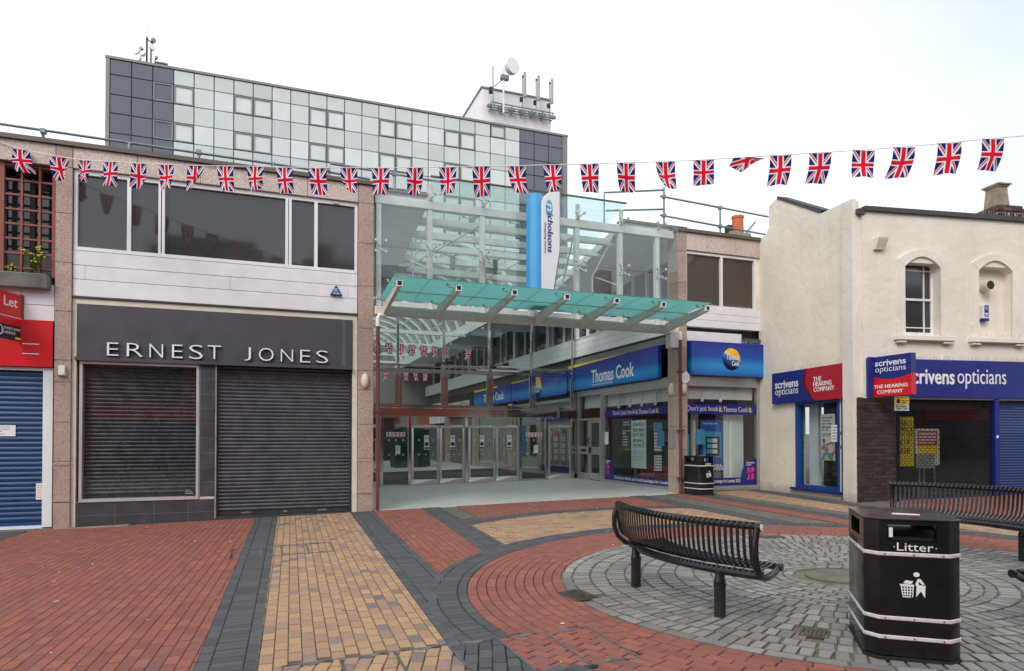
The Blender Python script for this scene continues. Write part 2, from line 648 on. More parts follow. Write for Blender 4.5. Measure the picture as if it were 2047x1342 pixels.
W['print_blue'] = mat('printed_blue', (.012, .018, .19), .35, var=.08)
W['print_sky'] = mat('printed_sky_blue', (.08, .36, .62), .4, var=.12, scale=6)
W['print_yellow'] = mat('printed_yellow', (.85, .66, .04), .45, var=.08)
W['print_red'] = mat('printed_red', (.55, .02, .03), .4, var=.06)
W['print_pink'] = mat('printed_pink', (.72, .03, .16), .4)
W['print_mint'] = mat('pale_blue_poster', (.78, .87, .87), .5, var=.05)
W['opt_blue'] = mat('royal_blue_sign', (.012, .022, .19), .35, var=.06)
W['opt_red'] = mat('crimson_sign', (.4, .012, .03), .35, var=.05)
W['opt_red2'] = mat('bright_red_sign', (.62, .008, .015), .35, var=.05)
W['opt_dark'] = mat('dark_red_crescent', (.1, .006, .016), .4)
W['frame_blue'] = mat('blue_window_paint', (.008, .06, .24), .35, var=.15)
W['stucco'] = stucco_mat('cream_render', (.80, .75, .63))
W['stucco2'] = stucco_mat('cream_render_shaded_front', (.77, .72, .64))  # same render as the side wall, greyed for the less sunlit front
W['lead'] = mat('dark_lead_coping', (.05, .052, .054), .6, var=.3, scale=6)
W['sash'] = mat('white_sash_paint', (.78, .78, .77), .45, dirt=.15)
W['pier_brick'] = brick_mat('brown_engineering_brick', [(0, (.03, .024, .022)), (.6, (.05, .038, .034)), (1, (.075, .05, .042))], rough=.5, stain=.1)
W['stock_brick'] = brick_mat('sooty_stock_brick', [(0, (.05, .038, .034)), (.6, (.09, .06, .05)), (1, (.16, .075, .055))], stain=.3)
W['mortar'] = mat('mortar', (.3, .27, .23), .9)
W['mortar_dark'] = mat('dark_mortar', (.09, .08, .075), .9)
W['stone'] = mat('weathered_stone', (.27, .22, .17), .85, var=.3, scale=5, bmp=.4, dirt=.4, dirtc=(.1, .09, .07))
W['terracotta'] = mat('terracotta', (.52, .13, .045), .7, var=.1)
W['arcade_board'] = mat('white_arcade_board', (.86, .88, .87), .5, var=.03)
W['iron'] = mat('cast_iron', (.11, .085, .07), .6, .5, var=.3, scale=20)
W['manhole'] = mat('worn_stone_cover', (.13, .12, .095), .85, var=.25, scale=5, bmp=.4)
W['lead_edge'] = mat('cover_edge_steel', (.2, .2, .205), .5, .6, var=.25, scale=12)
W['tarp'] = mat('green_tarpaulin', (.005, .028, .023), .45, var=.35, scale=2.2, bmp=.6, bscale=3)
W['mat_dark'] = mat('entrance_matting', (.028, .024, .023), .9, var=.15, scale=20)
W['leaf'] = mat('leaf_green', (.09, .16, .03), .6, var=.4, scale=18)
W['flower'] = mat('yellow_flower', (.7, .55, .03), .6)
W['cord'] = mat('white_cord', (.72, .72, .74), .7)
W['flag'] = flag_mat()
W['opp_brick'] = brick_mat('orange_facade_brick', [(0, (.28, .1, .055)), (1, (.4, .15, .08))])
# ------------------------------------------------------------------ ground and paving
g = MB()
N = 160
for a, b in ((-N, N),):
    g.add([(a, a, gz(a)-.03), (b, a, gz(b)-.03), (b, b, gz(b)-.03), (a, b, gz(a)-.03)], [(0, 1, 2, 3)])
struct('ground', g, W['bed'], 'dark sand bed under the paving')


def seen(x, y, z=0.0, m=.06):
    d = Vector((x, y, z))-CO
    f = d.dot(CF)
    if f < .3: return None
    px = .5+d.dot(CR)/f*1340/2047
    py = (859.6-d.dot(CU)/f*1340)/1342
    return f if (-m < px < 1+m and -m < py < 1+m) else None


def clip_poly(p, planes):
    for (a, b) in planes:
        if not p: return p
        q = []
        side = lambda v: (b[0]-a[0])*(v[1]-a[1])-(b[1]-a[1])*(v[0]-a[0])
        for i in range(len(p)):
            u, v = p[i], p[(i+1) % len(p)]
            su, sv = side(u), side(v)
            if su >= 0: q.append(u)
            if su*sv < 0:
                t = su/(su-sv)
                q.append((u[0]+(v[0]-u[0])*t, u[1]+(v[1]-u[1])*t))
        p = q
    return p


def area(p):
    return abs(sum(p[i][0]*p[(i+1) % len(p)][1]-p[(i+1) % len(p)][0]*p[i][1] for i in range(len(p))))/2


def brick_geo(p, z, ch=.005, deep=.022, jit=0.0):
    a = sum(p[i][0]*p[(i+1) % len(p)][1]-p[(i+1) % len(p)][0]*p[i][1] for i in range(len(p)))
    if a < 0: p = p[::-1]
    n = len(p)
    cx = sum(q[0] for q in p)/n
    cy_ = sum(q[1] for q in p)/n
    if jit: p = [(q[0]+random.uniform(-jit, jit), q[1]+random.uniform(-jit, jit)) for q in p]
    ins = []
    for q in p:
        dx, dy = cx-q[0], cy_-q[1]
        d = math.hypot(dx, dy) or 1
        k = min(.4, ch*1.9/d)
        ins.append((q[0]+dx*k, q[1]+dy*k))
    v = [(x, y, z) for x, y in ins]+[(x, y, z-ch*.8) for x, y in p]+[(x, y, z-deep) for x, y in p]
    f = [tuple(range(n))]
    for r in (0, 1):
        f += [(r*n+i, (r+1)*n+i, (r+1)*n+(i+1) % n, r*n+(i+1) % n) for i in range(n)]
    return v, f


def pave(name, label, bricks, m, z=0.0, bed=None, one='brick', jit=0.0, limit=300, bedm='bed'):
    """bricks: polygons in (X, Y). The 300 that show largest are objects, the rest one joined part."""
    edge = W[m.name+'_edge']
    ob = MB(GP)
    if bed: ob.prism([(x-2.1, y) for x, y in bed], z-.026, z-.016)
    root = struct(name, ob, W[bedm], label)
    L = []
    for p in bricks:
        if len(p) < 3 or area(p) < .0008: continue
        cx = sum(q[0] for q in p)/len(p)
        cy_ = sum(q[1] for q in p)/len(p)
        f = seen(cx, cy_, gz(cx))
        if f is None: continue
        L.append((f/math.sqrt(area(p)/.02), p, cx, cy_))
    L.sort(key=lambda t: t[0])
    shared = {}
    for i, (f, p, cx, cy_) in enumerate(L[:limit]):
        q = [(x-cx, y-cy_) for x, y in p]
        key = tuple((round(a, 3), round(b, 3)) for a, b in q)
        if jit or key not in shared:
            v, fc = brick_geo(q, 0, jit=jit)
            me = bpy.data.meshes.new(one)
            me.from_pydata(v, [], fc)
            me.materials.append(m)
            me.materials.append(edge)
            me.polygons.foreach_set('material_index', [0]+[1]*(len(fc)-1))
            shared[key] = me
        mt = GP @ Matrix.Translation((cx-2.1, cy_, z+random.uniform(-.0018, .0012))) @ Matrix.Rotation(random.uniform(-.006, .006), 4, 'X') @ Matrix.Rotation(random.uniform(-.008, .008), 4, 'Y')
        link(one, shared[key], root, mt)
    if len(L) > limit:
        mb = MB(GP)
        for f, p, cx, cy_ in L[limit:]:
            v, fc = brick_geo([(x-2.1, y) for x, y in p], z+random.uniform(-.0018, .0012), jit=jit)
            mb.add(v, fc)
            mb.m[-len(fc)+1:] = [1]*(len(fc)-1)
        o = link(one+'s', mesh_of(one+'s', mb, [m, edge], None, 0, False), root)
        o['kind'] = 'stuff'
    return root


def rows(o, a, u0, u1, rws, gap=.005, shift=0.0):
    """rws: (v0, v1, length, offset). u runs along direction a (radians), v to its left."""
    du = (math.cos(a), math.sin(a))
    dv = (-du[1], du[0])
    out = []
    for (v0, v1, Ln, off) in rws:
        u = u0-off*Ln
        while u < u1:
            g_ = gap*.45
            e_ = gap*.9
            q = [(u+e_, v0+g_), (u+Ln-e_, v0+g_), (u+Ln-e_, v1-g_), (u+e_, v1-g_)]
            out.append([(o[0]+x*du[0]+y*dv[0], o[1]+x*du[1]+y*dv[1]) for x, y in q])
            u += Ln
    return out


def bond(o, a, u0, u1, v0, v1, L=.203, Wd=.103, gap=.005):
    r = []
    v = v0
    i = 0
    while v < v1:
        r.append((v, v+Wd, L, (.5 if i % 2 else 0)+random.uniform(-.04, .04)))
        v += Wd
        i += 1
    return rows(o, a, u0, u1, r, gap)


C0 = (6.0, 5.68)


def ring(c, rws, gap=.005, a0=0, a1=2*math.pi):
    out = []
    for (r0, r1, L) in rws:
        rm = (r0+r1)/2
        n = max(6, round((a1-a0)*rm/L))
        st = (a1-a0)/n
        ph = random.random()*st
        for k in range(n):
            t0 = a0+ph+k*st+gap*.8/rm
            t1 = a0+ph+(k+1)*st-gap*.8/rm
            ra, rb = r0+gap*.7, r1-gap*.7
            out.append([(c[0]+ra*math.cos(t0), c[1]+ra*math.sin(t0)), (c[0]+rb*math.cos(t0), c[1]+rb*math.sin(t0)),
                        (c[0]+rb*math.cos(t1), c[1]+rb*math.sin(t1)), (c[0]+ra*math.cos(t1), c[1]+ra*math.sin(t1))])
    return out


def cen(p):
    return sum(q[0] for q in p)/len(p), sum(q[1] for q in p)/len(p)


def rad(p, c=C0):
    x, y = cen(p)
    return math.hypot(x-c[0], y-c[1])


def lnx(p0, p1, y):
    return p0[0]+(p1[0]-p0[0])*(y-p0[1])/(p1[1]-p0[1])


def ext(p0, p1, y0, y1):
    return (lnx(p0, p1, y0), y0), (lnx(p0, p1, y1), y1)


A_L = ext((-.459, 5.28), (-.139, 14.92), -1, 15.06)
A_R = ext((-.045, 5.1), (.301, 14.87), -1, 15.06)
B_L = ext((1.37, 5.13), (1.79, 14.73), -1, 15.06)
B_R = ext((1.86, 7.6), (2.286, 14.98), 2, 15.06)
D_L = ext((2.93, 9.11), (3.37, 14.81), 6, 15.06)
D_R = ext((3.37, 9.57), (3.80, 14.68), 6, 15.06)
E_L = ext((8.35, 9.9), (8.78, 15.09), 7, 15.06)
E_R = ext((8.80, 9.9), (9.24, 15.09), 7, 15.06)
F_L = ext((9.81, 9.10), (10.25, 14.17), 1, 16)
F_R = ext((10.24, 9.52), (10.66, 14.17), 1, 16)
G_L = ext((11.72, 11.68), (12.19, 14.40), 1, 16)
G_R = ext((12.15, 11.73), (12.62, 14.40), 1, 16)
SWALL = ((12.50, 11.60), (12.97, 15.09))
TRAY = (.14, 2.58, 4.27, 5.13)


def in_tray(p, m=0.0):
    x, y = cen(p)
    return TRAY[0]-m < x < TRAY[1]+m and TRAY[2] < y < TRAY[3]


rev = lambda l: (l[1], l[0])
# half planes keep the LEFT side of a->b ; lines above run towards +Y, so "left" is smaller X
left_of = lambda l: l
right_of = lambda l: rev(l)
keep_below = lambda y: ((50, y), (-50, y))       # keep Y < y : left of a leftward line
keep_above = lambda y: ((-50, y), (50, y))


def clipped(bs, planes, ok=lambda p: True):
    out = []
    for p in bs:
        q = clip_poly(p, planes)
        if q and len(q) > 2 and ok(q): out.append(q)
    return out


lean = math.atan2(1, .065)
# left field
b = clipped(bond((-.3, 0), lean, 1.0, 16, -.6, 8.5), [left_of(A_L), keep_below(14.98)],
            lambda p: cen(p)[0] > -4.13 or cen(p)[1] < 13.0)
pave('red_brick_paving', 'field of red brick pavers in front of the closed shops', b, W['red_brick'], 0, [(-9, 1), (-.7, 1), (-.16, 14.98), (-9, 14.98)])
b = clipped(rows((-4.14, 0), math.pi/2, 12.95, 15.0, [(0, .1, .2, 0), (.1, .31, .1, 0), (.31, .41, .2, .5), (.41, .62, .1, 0), (.62, .72, .2, .5)]), [keep_below(15.0)])
pave('charcoal_paving', 'charcoal brick band beside the blue shutter', b, W['dark_brick'], .003)


def band(name, label, l, r, y0, y1, ok=lambda p: True, planes=[], limit=300):
    wd = l[1][0]-l[0][0]
    a = math.atan2(l[1][1]-l[0][1], l[1][0]-l[0][0])
    full = (r[1][0]-l[1][0])*math.sin(a)
    o = (lnx(*l, y0), y0)
    e = .103
    rws = [(-e, 0, .203, 0), (-full+e, -e, .103, .3), (-full, -full+e, .203, .5)]
    bs = clipped(rows(o, a, 0, (y1-y0)/math.sin(a), rws), [keep_below(y1)]+planes, ok)
    return pave(name, label, bs, W['dark_brick'], .003, None, limit=limit)


OUT = lambda p: rad(p) > 4.43
band('charcoal_paving', 'straight charcoal brick band between the red field and the buff strip', A_L, A_R, 1, 14.98)
band('charcoal_paving', 'straight charcoal brick band right of the buff strip, running into the ring', B_L, B_R, 1, 14.98, lambda p: OUT(p) and not in_tray(p))
band('charcoal_paving', 'charcoal brick band running from the arcade mouth down to the ring', D_L, D_R, 7, 15.03, OUT)
band('charcoal_paving', 'charcoal brick band running from the right pillar to the ring', E_L, E_R, 7.5, 15.03, OUT)
band('charcoal_paving', 'charcoal brick band passing the far litter bin', F_L, F_R, 3, 14.9, OUT)
band('charcoal_paving', 'charcoal brick band along the foot of the cream wall', G_L, G_R, 3, 15.0, OUT, [((12.45, 11.3), (13.0, 15.09))])

lean2 = math.atan2(1, .038)
b = clipped(bond((.05, 0), lean2, 3.5, 15.2, -2.2, .6), [right_of(A_R), left_of(B_L), keep_below(14.98)],
            lambda p: not in_tray(p))
pave('buff_brick_paving', 'strip of buff brick pavers leading to the dark roller shutter', b, W['yellow_brick'], 0, [(-.2, 2), (1.3, 2), (1.8, 14.98), (.3, 14.98)])
b = clipped(bond((2.0, 0), math.atan2(1, .06), 6, 15.2, -2.2, .5), [right_of(B_R), left_of(D_L), keep_below(15.03)], lambda p: rad(p) > 4.5)
pave('red_brick_paving', 'wedge of red brick pavers between two charcoal bands left of the ring', b, W['red_brick'], 0, [(1.7, 7), (3.0, 9), (3.4, 15.0), (2.3, 15.0)])
C1 = (6.3, 8.0)
b = clipped(bond((3.4, 0), math.atan2(1, .08), 9, 15.2, -6, .3), [right_of(D_R), left_of(E_L), keep_below(15.03)], lambda p: rad(p, C1) > 5.05)
pave('red_brick_paving', 'red brick pavers along the threshold of the arcade', b, W['red_brick'], 0, [(3.3, 9.2), (8.3, 9.2), (8.75, 15.02), (3.8, 15.02)])
b = clipped(ring(C1, [(4.61, 4.712, .203), (4.712, 4.975, .103), (4.975, 5.08, .203)]), [right_of(D_R), left_of(E_L)])
pave('charcoal_paving', 'curved charcoal brick band above the buff arc', [p for p in b if cen(p)[1] > 9], W['dark_brick'], .002)
b = clipped(bond((3.4, 0), R(-2), -1, 7, 8, 13.5), [right_of(D_R), left_of(E_L)], lambda p: rad(p, C1) < 4.63 and rad(p) > 4.5)
pave('buff_brick_paving', 'curved sector of buff brick pavers behind the bench', b, W['yellow_brick'], 0, [(3.3, 9.2), (8.3, 9.2), (8.6, 12.8), (3.7, 12.8)])
b = clipped(bond((9.2, 0), math.atan2(1, .085), 3, 15.2, -3, .6), [right_of(E_R), left_of(F_L), keep_below(15.03)], lambda p: rad(p) > 4.5)
b += clipped(bond((8.8, 0), math.atan2(1, .085), 2, 9.9, -3, 1.0), [left_of(F_L), left_of(E_R)], lambda p: rad(p) > 4.5 and cen(p)[0] > 9.0)
pave('red_brick_paving', 'red brick pavers right of the ring in front of the far litter bin', b, W['red_brick'], 0, [(8.4, 5), (9.5, 5), (10.2, 15.0), (9.2, 15.0)])
b = clipped(bond((10.4, 0), math.atan2(1, .08), 3, 15.2, -3.2, .5), [right_of(F_R), left_of(G_L), keep_below(15.0)])
pave('buff_brick_paving', 'strip of buff brick pavers in front of the cream wall', b, W['yellow_brick'], 0, [(9.9, 5), (11.1, 8), (12.1, 14.98), (10.65, 14.98)])
b = clipped(bond((12.2, 0), math.atan2(1, .1), 2, 15.2, -7, .5), [right_of(G_R), keep_below(15.0)])
pave('red_brick_paving', 'red brick pavers at the foot of the optician shop', [p for p in b if cen(p)[0] < 12.95 or cen(p)[1] < 11.1], W['red_brick'], -.002, [(11.0, 4), (19, 4), (19, 11), (12.6, 15.0)])

# the ring
rr = [4.13-.1035*k for k in range(11)]
b = ring(C0, [(rr[k+1], rr[k], .203) for k in range(10)])
pave('red_brick_paving', 'ring of red brick pavers round the grey setts', [p for p in b if not in_tray(p)], W['red_brick'], 0)
b = ring(C0, [(4.13, 4.232, .203), (4.232, 4.445, .103), (4.445, 4.55, .203)])
pave('charcoal_paving', 'circular charcoal band enclosing the red brick ring', [p for p in b if not in_tray(p)], W['dark_brick'], .004)
sr = [(2.965, 3.085, .28)]
r1 = 2.965
k = 0
while r1 > .55:
    d = (.2, .185, .21, .19)[k % 4] if r1 > 1.5 else .112
    sr.append((r1-d, r1, (.115, .128, .108, .12)[k % 4] if r1 > 1.5 else .16))
    r1 -= d
    k += 1
b = ring(C0, sr, gap=.011)
b = [p for p in b if not (2.85 < cen(p)[0] < 3.16 and 5.92 < cen(p)[1] < 6.35) and not (4.03 < cen(p)[0] < 4.28 and 4.08 < cen(p)[1] < 4.35)]
pave('granite_sett_paving', 'circle of grey granite setts laid in rings under the benches', b, W['sett'], .002,
     [(C0[0]+3.1*math.cos(t*math.pi/24), C0[1]+3.1*math.sin(t*math.pi/24)) for t in range(48)], one='sett', jit=.009, bedm='sett_bed')

# mall floor: pale tiles from the threshold inwards
fl = MB(GP)
fl.prism([(.1, 15.06), (8.65, 15.06), (8.65, 60), (.1, 60)], -.02, -.006)
mall_floor = struct('mall_floor', fl, W['tile'], 'pale green grey tiled floor of the arcade')
T_ = .47
tl = []
for i in range(18):
    for j in range(15):
        tl.append((.14+i*T_, .14+(i+1)*T_-.006, 15.07+j*T_, 15.07+(j+1)*T_-.006))
pieces('tile', GP, tl, -.02, .0, W['tile'], mall_floor, bevel=.002, jit=.0004)
m_ = MB(GP)
m_.box(.6, 8.5, 22.15, 31, -.005, .008)
single('entrance_mat', m_, W['mat_dark'], 'dark brown entrance mat on the floor behind the glass doors', 'floor mat')

# covers, grates
ac = thing('access_cover', 'recessed access cover with brick infill and steel edges at the bottom of the photo', 'access cover', (1.36, 4.7, gz(1.36)))
xs = [.14, .55, .95, 1.37, 1.78, 2.19, 2.58]
x_, X_, y_, Y_ = TRAY
for x in xs:
    part('edge_bar', MB(GP).box(x-2.1-.009, x-2.1-.002, y_, Y_, -.02, .004).box(x-2.1+.002, x-2.1+.009, y_, Y_, -.02, .004), W['lead_edge'], ac)
for y in (y_, Y_):
    part('edge_bar', MB(GP).box(x_-2.1, X_-2.1, y-.005, y+.005, -.02, .0035), W['lead_edge'], ac)
for i, x in enumerate((.34, .75, 1.16, 1.58, 1.99, 2.38)):
    for y, s in ((Y_-.01, -1), (y_+.01, 1)):
        if (i+(s > 0)) % 2 == 0 or s < 0:
            part('corner_plate', MB(GP).prism([(x-2.1-.1, y), (x-2.1+.1, y), (x-2.1+.02, y+s*.06), (x-2.1-.02, y+s*.06)], -.02, .005), W['lead_edge'], ac)
for i in range(6):
    x0, x1 = xs[i]+.009, xs[i+1]-.009
    pl = [((x0, 50), (x0, -50)), ((x1, -50), (x1, 50)), keep_below(Y_-.012), keep_above(y_+.012)]
    for p in clipped(bond((x0-.2, y_-.3), R(72 if i < 4 else 118), -.6, 1.6, -1.2, 1.2, gap=.006), pl):
        cx, cyy = cen(p)
        if area(p) < .0015: continue
        r_ = rad(p)
        m = W['yellow_brick'] if (i < 3) else (W['dark_brick'] if r_ > 4.16 and i < 4 else W['red_brick'])
        if i == 3 and r_ > 4.56: m = W['dark_brick']
        v, fc = brick_geo([(x-cx, y-cyy) for x, y in p], 0, ch=.006, jit=.003)
        me = bpy.data.meshes.new('brick')
        me.from_pydata(v, [], fc)
        me.materials.append(m)
        me.materials.append(W[m.name+'_edge'])
        me.polygons.foreach_set('material_index', [0]+[1]*(len(fc)-1))
        link('brick', me, ac, INV[ac.name] @ GP @ Matrix.Translation((cx-2.1, cyy, random.uniform(-.002, .003))))
ac = thing('access_cover', 'smaller double access cover with thin steel edges across the charcoal band and buff strip', 'access cover', (.3, 10.4, gz(.3)))
for x in (-.41, -.02, .27, .63, .98):
    part('edge_bar', MB(GP).box(x-2.1-.012, x-2.1+.012, 9.97, 10.88, -.01, .0065), W['lead_edge'] if x > -.3 else W['stainless'], ac)
for y in (9.97, 10.88):
    part('edge_bar', MB(GP).box(-.41-2.1, .98-2.1, y-.011, y+.011, -.01, .006), W['lead_edge'], ac)
for x, y, s in ((.45, 9.98, 1), (.8, 9.98, 1), (.45, 10.87, -1), (.8, 10.87, -1)):
    part('corner_plate', MB(GP).prism([(x-2.1-.09, y), (x-2.1+.09, y), (x-2.1, y+s*.1)], -.01, .0055), W['lead_edge'], ac)


def grate(label, x0, x1, y0, y1, rz, n=9, ribs=True):
    cx, cyy = (x0+x1)/2, (y0+y1)/2
    fr = GP @ Matrix.Translation((cx-2.1, cyy, 0)) @ Matrix.Rotation(rz, 4, 'Z')
    hx, hy = (x1-x0)/2, (y1-y0)/2
    t = thing('drain_grate', label, 'drain grate', (cx, cyy, gz(cx)))
    part('frame', MB(fr).box(-hx, hx, -hy, hy, -.02, -.004).box(-hx, hx, -hy, -hy+.02, -.01, .006).box(-hx, hx, hy-.02, hy, -.01, .006).box(-hx, -hx+.02, -hy+.02, hy-.02, -.01, .0055).box(hx-.02, hx, -hy+.02, hy-.02, -.01, .0055), W['iron'], t)
    mb = MB(fr)
    for k in range(n):
        y = -hy+.03+(2*hy-.06)*(k+.5)/n
        if ribs: mb.box(-hx+.022, hx-.022, y-.009, y+.009, -.012, .006)
        else:
            for q in range(5):
                x = -hx+.03+(2*hx-.06)*(q+.5)/5
                mb.box(x-.017, x+.017, y-.013, y+.013, -.012, .006)
    part('bars', mb, W['iron'], t)


grate('rusty square drain grate where the red ring meets the setts left of the bench', 2.86, 3.14, 5.94, 6.34, R(5), 8, False)
grate('slotted drain grate on the far edge of the setts behind the bench end', 7.08, 7.46, 8.09, 8.35, R(-20), 9)
grate('small iron cover set among the setts between the bench and the near litter bin', 4.04, 4.27, 4.10, 4.32, R(40), 5, False)
single('manhole_cover', MB(GP).lathe((C0[0]-2.1, C0[1]+.05, 0), [(.34, -.02), (.34, .004), (.32, .008)], 32), W['manhole'], 'round worn stone cover at the centre of the sett circle', 'manhole cover')

sb = MB(GP)
for k in range(60):
    x, y = random.uniform(-4, 11), random.uniform(4.2, 14.5)
    if k % 3 == 0: x, y = random.gauss(-1, 1.5), random.uniform(4.5, 13)
    a = random.random()*6.3
    s = random.uniform(.003, .0075)
    c_, s_ = math.cos(a), math.sin(a)
    L = s*random.uniform(1.2, 3.2)
    q = [(x-2.1+c_*u-s_*v, y+s_*u+c_*v) for u, v in ((-L, -s), (L, -s), (L, s), (-L, s))]
    sb.prism(q, .003, .008)
single('litter_scraps', sb, W['paper'], 'tiny white paper scraps and cigarette ends scattered over the paving', 'litter', kind='stuff')

gm = MB(GP)
for k in range(170):
    x, y = random.uniform(-4, 11), random.uniform(4.2, 14.8)
    r_ = random.uniform(.008, .02)
    gm.lathe((x-2.1, y, .0), [(r_, -.002), (r_*.9, .0045), (r_*.4, .006)], 8)
single('gum_spots', gm, mat('trodden_gum', (.13, .12, .115), .8, var=.3, scale=9), 'flat grey spots of trodden chewing gum on the paving', 'gum', kind='stuff')
# ------------------------------------------------------------------ office tower
def curtain_mat(name, base, streak):
    m, n, l, out = nodes_of(name)
    p = principled(n, l, out, .12, .0, .8)
    oi = n.new('ShaderNodeObjectInfo')
    c = ramp(n, l, oi.outputs['Random'], [(0, sc3(base, .92)), (.5, base), (1, sc3(base, 1.05))])
    d = ramp(n, l, noise(n, l, .8, 6, dist=.8), [(.4, (0, 0, 0)), (.75, (1, 1, 1))])
    c = mixc(n, l, mathn(n, l, 'MULTIPLY', d, .5), c, streak)
    l.new(c, p.inputs['Base Color'])
    return m


W['cw_light'] = curtain_mat('silver_glass_panel', (.60, .635, .64), (.48, .52, .505))
W['cw_span'] = curtain_mat('silver_spandrel_panel', (.52, .56, .558), (.42, .475, .44))
W['cw_dark'] = curtain_mat('smoked_glass_panel', (.085, .095, .125), (.10, .11, .14))
W['cw_joint'] = mat('panel_joint', (.16, .155, .15), .6)
W['cw_frame'] = mat('grey_window_frame', (.2, .2, .2), .45, .3)
W['clad_white'] = mat('ribbed_white_cladding', (.76, .76, .79), .5, var=.04, scale=.8)

tw = thing('office_tower', 'grey glass curtain walled office block rising behind the arcade', 'building', (7, 57, 0))
part('wall', MB().box(-9.66, 23.42, 50.1, 64, 0, 26.55), W['cw_joint'], tw)
part('coping', MB().box(-9.75, 23.5, 49.9, 64.1, 26.5, 26.66), W['cw_frame'], tw)
part('corner_strip', MB().box(-9.72, -9.49, 49.93, 50.12, 0, 26.5), W['cw_frame'], tw)
part('corner_strip', MB().box(23.0, 23.45, 49.93, 50.12, 0, 26.5), W['cw_frame'], tw)
pw = (23.0+9.48)/26
zr = [26.48, 25.47, 24.17, 22.92, 21.63, 20.38, 19.1, 17.8, 16.5, 15.2]
for r_ in range(9):
    z1, z0 = zr[r_], zr[r_+1]
    vision = r_ % 2 == 1
    for c_ in range(26):
        x0 = -9.48+c_*pw
        dark = c_ < 3 or c_ >= 23
        lc = c_-3
        m = W['cw_dark'] if dark else (W['cw_light'] if vision else W['cw_span'])
        win = vision and (lc == 0 or (lc % 4 in (3, 0) and 0 < lc < 17) or c_ == 2)
        if lc == 18 and r_ == 0: win = True
        if win:
            wf = part('window', MB(TOW).box(x0+.03, x0+pw-.03, z0+.03, z0+.11, -.1, .06).box(x0+.03, x0+pw-.03, z1-.11, z1-.03, -.1, .06).box(x0+.03, x0+.11, z0+.11, z1-.11, -.1, .06).box(x0+pw-.11, x0+pw-.03, z0+.11, z1-.11, -.1, .06), W['cw_frame'], tw)
            part('pane', MB(TOW).box(x0+.11, x0+pw-.11, z0+.11, z1-.11, -.08, .0), m, wf)
        else:
            pieces('panel', TOW, [(x0+.03, x0+pw-.03, z0+.025, z1-.025)], -.1, .03, m, tw, bevel=.01, jit=.004)
pr = part('plant_room', MB().box(17.35, 23.75, 54, 66, 26, 31.45), W['clad_white'], tw)
part('roof_edge', MB().box(17.25, 23.85, 53.9, 66.1, 31.45, 31.6), W['cw_frame'], pr)
rb = MB()
for k in range(32):
    rb.box(17.45+k*.2, 17.5+k*.2, 53.95, 54.0, 26.5, 31.4)
for k in range(30):
    rb.box(17.3, 17.35, 54.3+k*.38, 54.36+k*.38, 26.5, 31.4)
part('cladding_ribs', rb, W['clad_white'], pr)
af = MB()
for z in (29.62, 30.05):
    af.tube([(17.95, 53.3, z), (23.75, 53.3, z)], .05, 6)
    af.tube([(17.95, 53.75, z), (23.75, 53.75, z)], .04, 6)
for k in range(7):
    x = 18+k*.95
    af.tube([(x, 53.3, 29.62), (x, 54.05, 29.62)], .035, 6)
    af.tube([(x, 53.3, 30.05), (x, 54.05, 30.05)], .035, 6)
    af.box(x-.3, x+.3, 53.45, 53.7, 29.72, 29.95)
part('antenna_gantry', af, W['galv'], tw)
hr = MB()
hr.tube([(14.9, 54, 26.6), (14.9, 54, 27.25), (16.2, 54, 27.25), (16.2, 54, 26.6)], .04, 6)
hr.tube([(15.5, 54, 26.6), (15.5, 54, 27.25)], .03, 6)
part('roof_rail', hr, W['galv'], tw)
mt_ = thing('dish_antenna', 'round white dish antenna on a pole at the top of the office block', 'dish antenna', (19.1, 53.3, 29.5))
part('pole', MB().tube([(19.05, 53.3, 29.3), (19.05, 53.3, 33.0)], .09, 8), W['steel_white'], mt_)
part('dish', MB().tube([(19.75, 52.75, 33.22), (19.65, 53.05, 33.22), (19.6, 53.25, 33.22), (19.5, 53.5, 33.22)], [.66, .68, .62, .3], 24), W['clad_white'], mt_)
part('stay', MB().tube([(19.05, 53.3, 32.2), (18.1, 54.2, 31.5)], .04, 6).tube([(19.05, 53.3, 32.2), (19.5, 54.3, 31.4)], .05, 6), W['galv'], mt_)
part('bracket', MB().box(18.8, 19.5, 53.1, 53.5, 32.15, 32.5), W['galv'], mt_)
for i, (x, tp, lab) in enumerate(((20.84, 33.05, 'grey panel antenna on the plant room next to the white dish'), (22.1, 33.0, 'grey panel antenna on the plant room between two alike antennas'), (23.38, 32.95, 'grey panel antenna on the right corner of the plant room'))):
    t = thing('panel_antenna', lab, 'antenna', (x, 53.2, 29.5), 0, 'panel antennas on the office block')
    part('pole', MB().tube([(x-.05, 53.3, 29.5), (x-.05, 53.3, tp-.2)], .05, 8), W['galv'], t)
    part('housing', MB().box(x-.02, x+.2, 53.0, 53.22, tp-2.2, tp), mat('antenna_housing', (.36, .36, .33), .5) if i == 0 else bpy.data.materials['antenna_housing'], t, bevel=.04)
    part('bracket', MB().box(x-.28, x-.04, 53.2, 53.4, tp-2.5, tp-2.15).box(x-.12, x, 53.15, 53.3, tp-.4, tp-.3), W['black_matt'], t)
t = thing('pole_antenna', 'thin straight pole antenna at the left end of the plant room gantry', 'antenna', (18.1, 53.3, 29.5))
part('pole', MB().tube([(18.1, 53.3, 29.5), (18.1, 53.3, 33.1)], .06, 8), W['galv'], t)
part('bracket', MB().box(17.8, 18.05, 53.2, 53.5, 30.8, 31.3), W['black_matt'], t)
t = thing('antenna_mast', 'cluster of small dishes on a mast at the left end of the office roof', 'antenna mast', (-7.4, 51, 26.6))
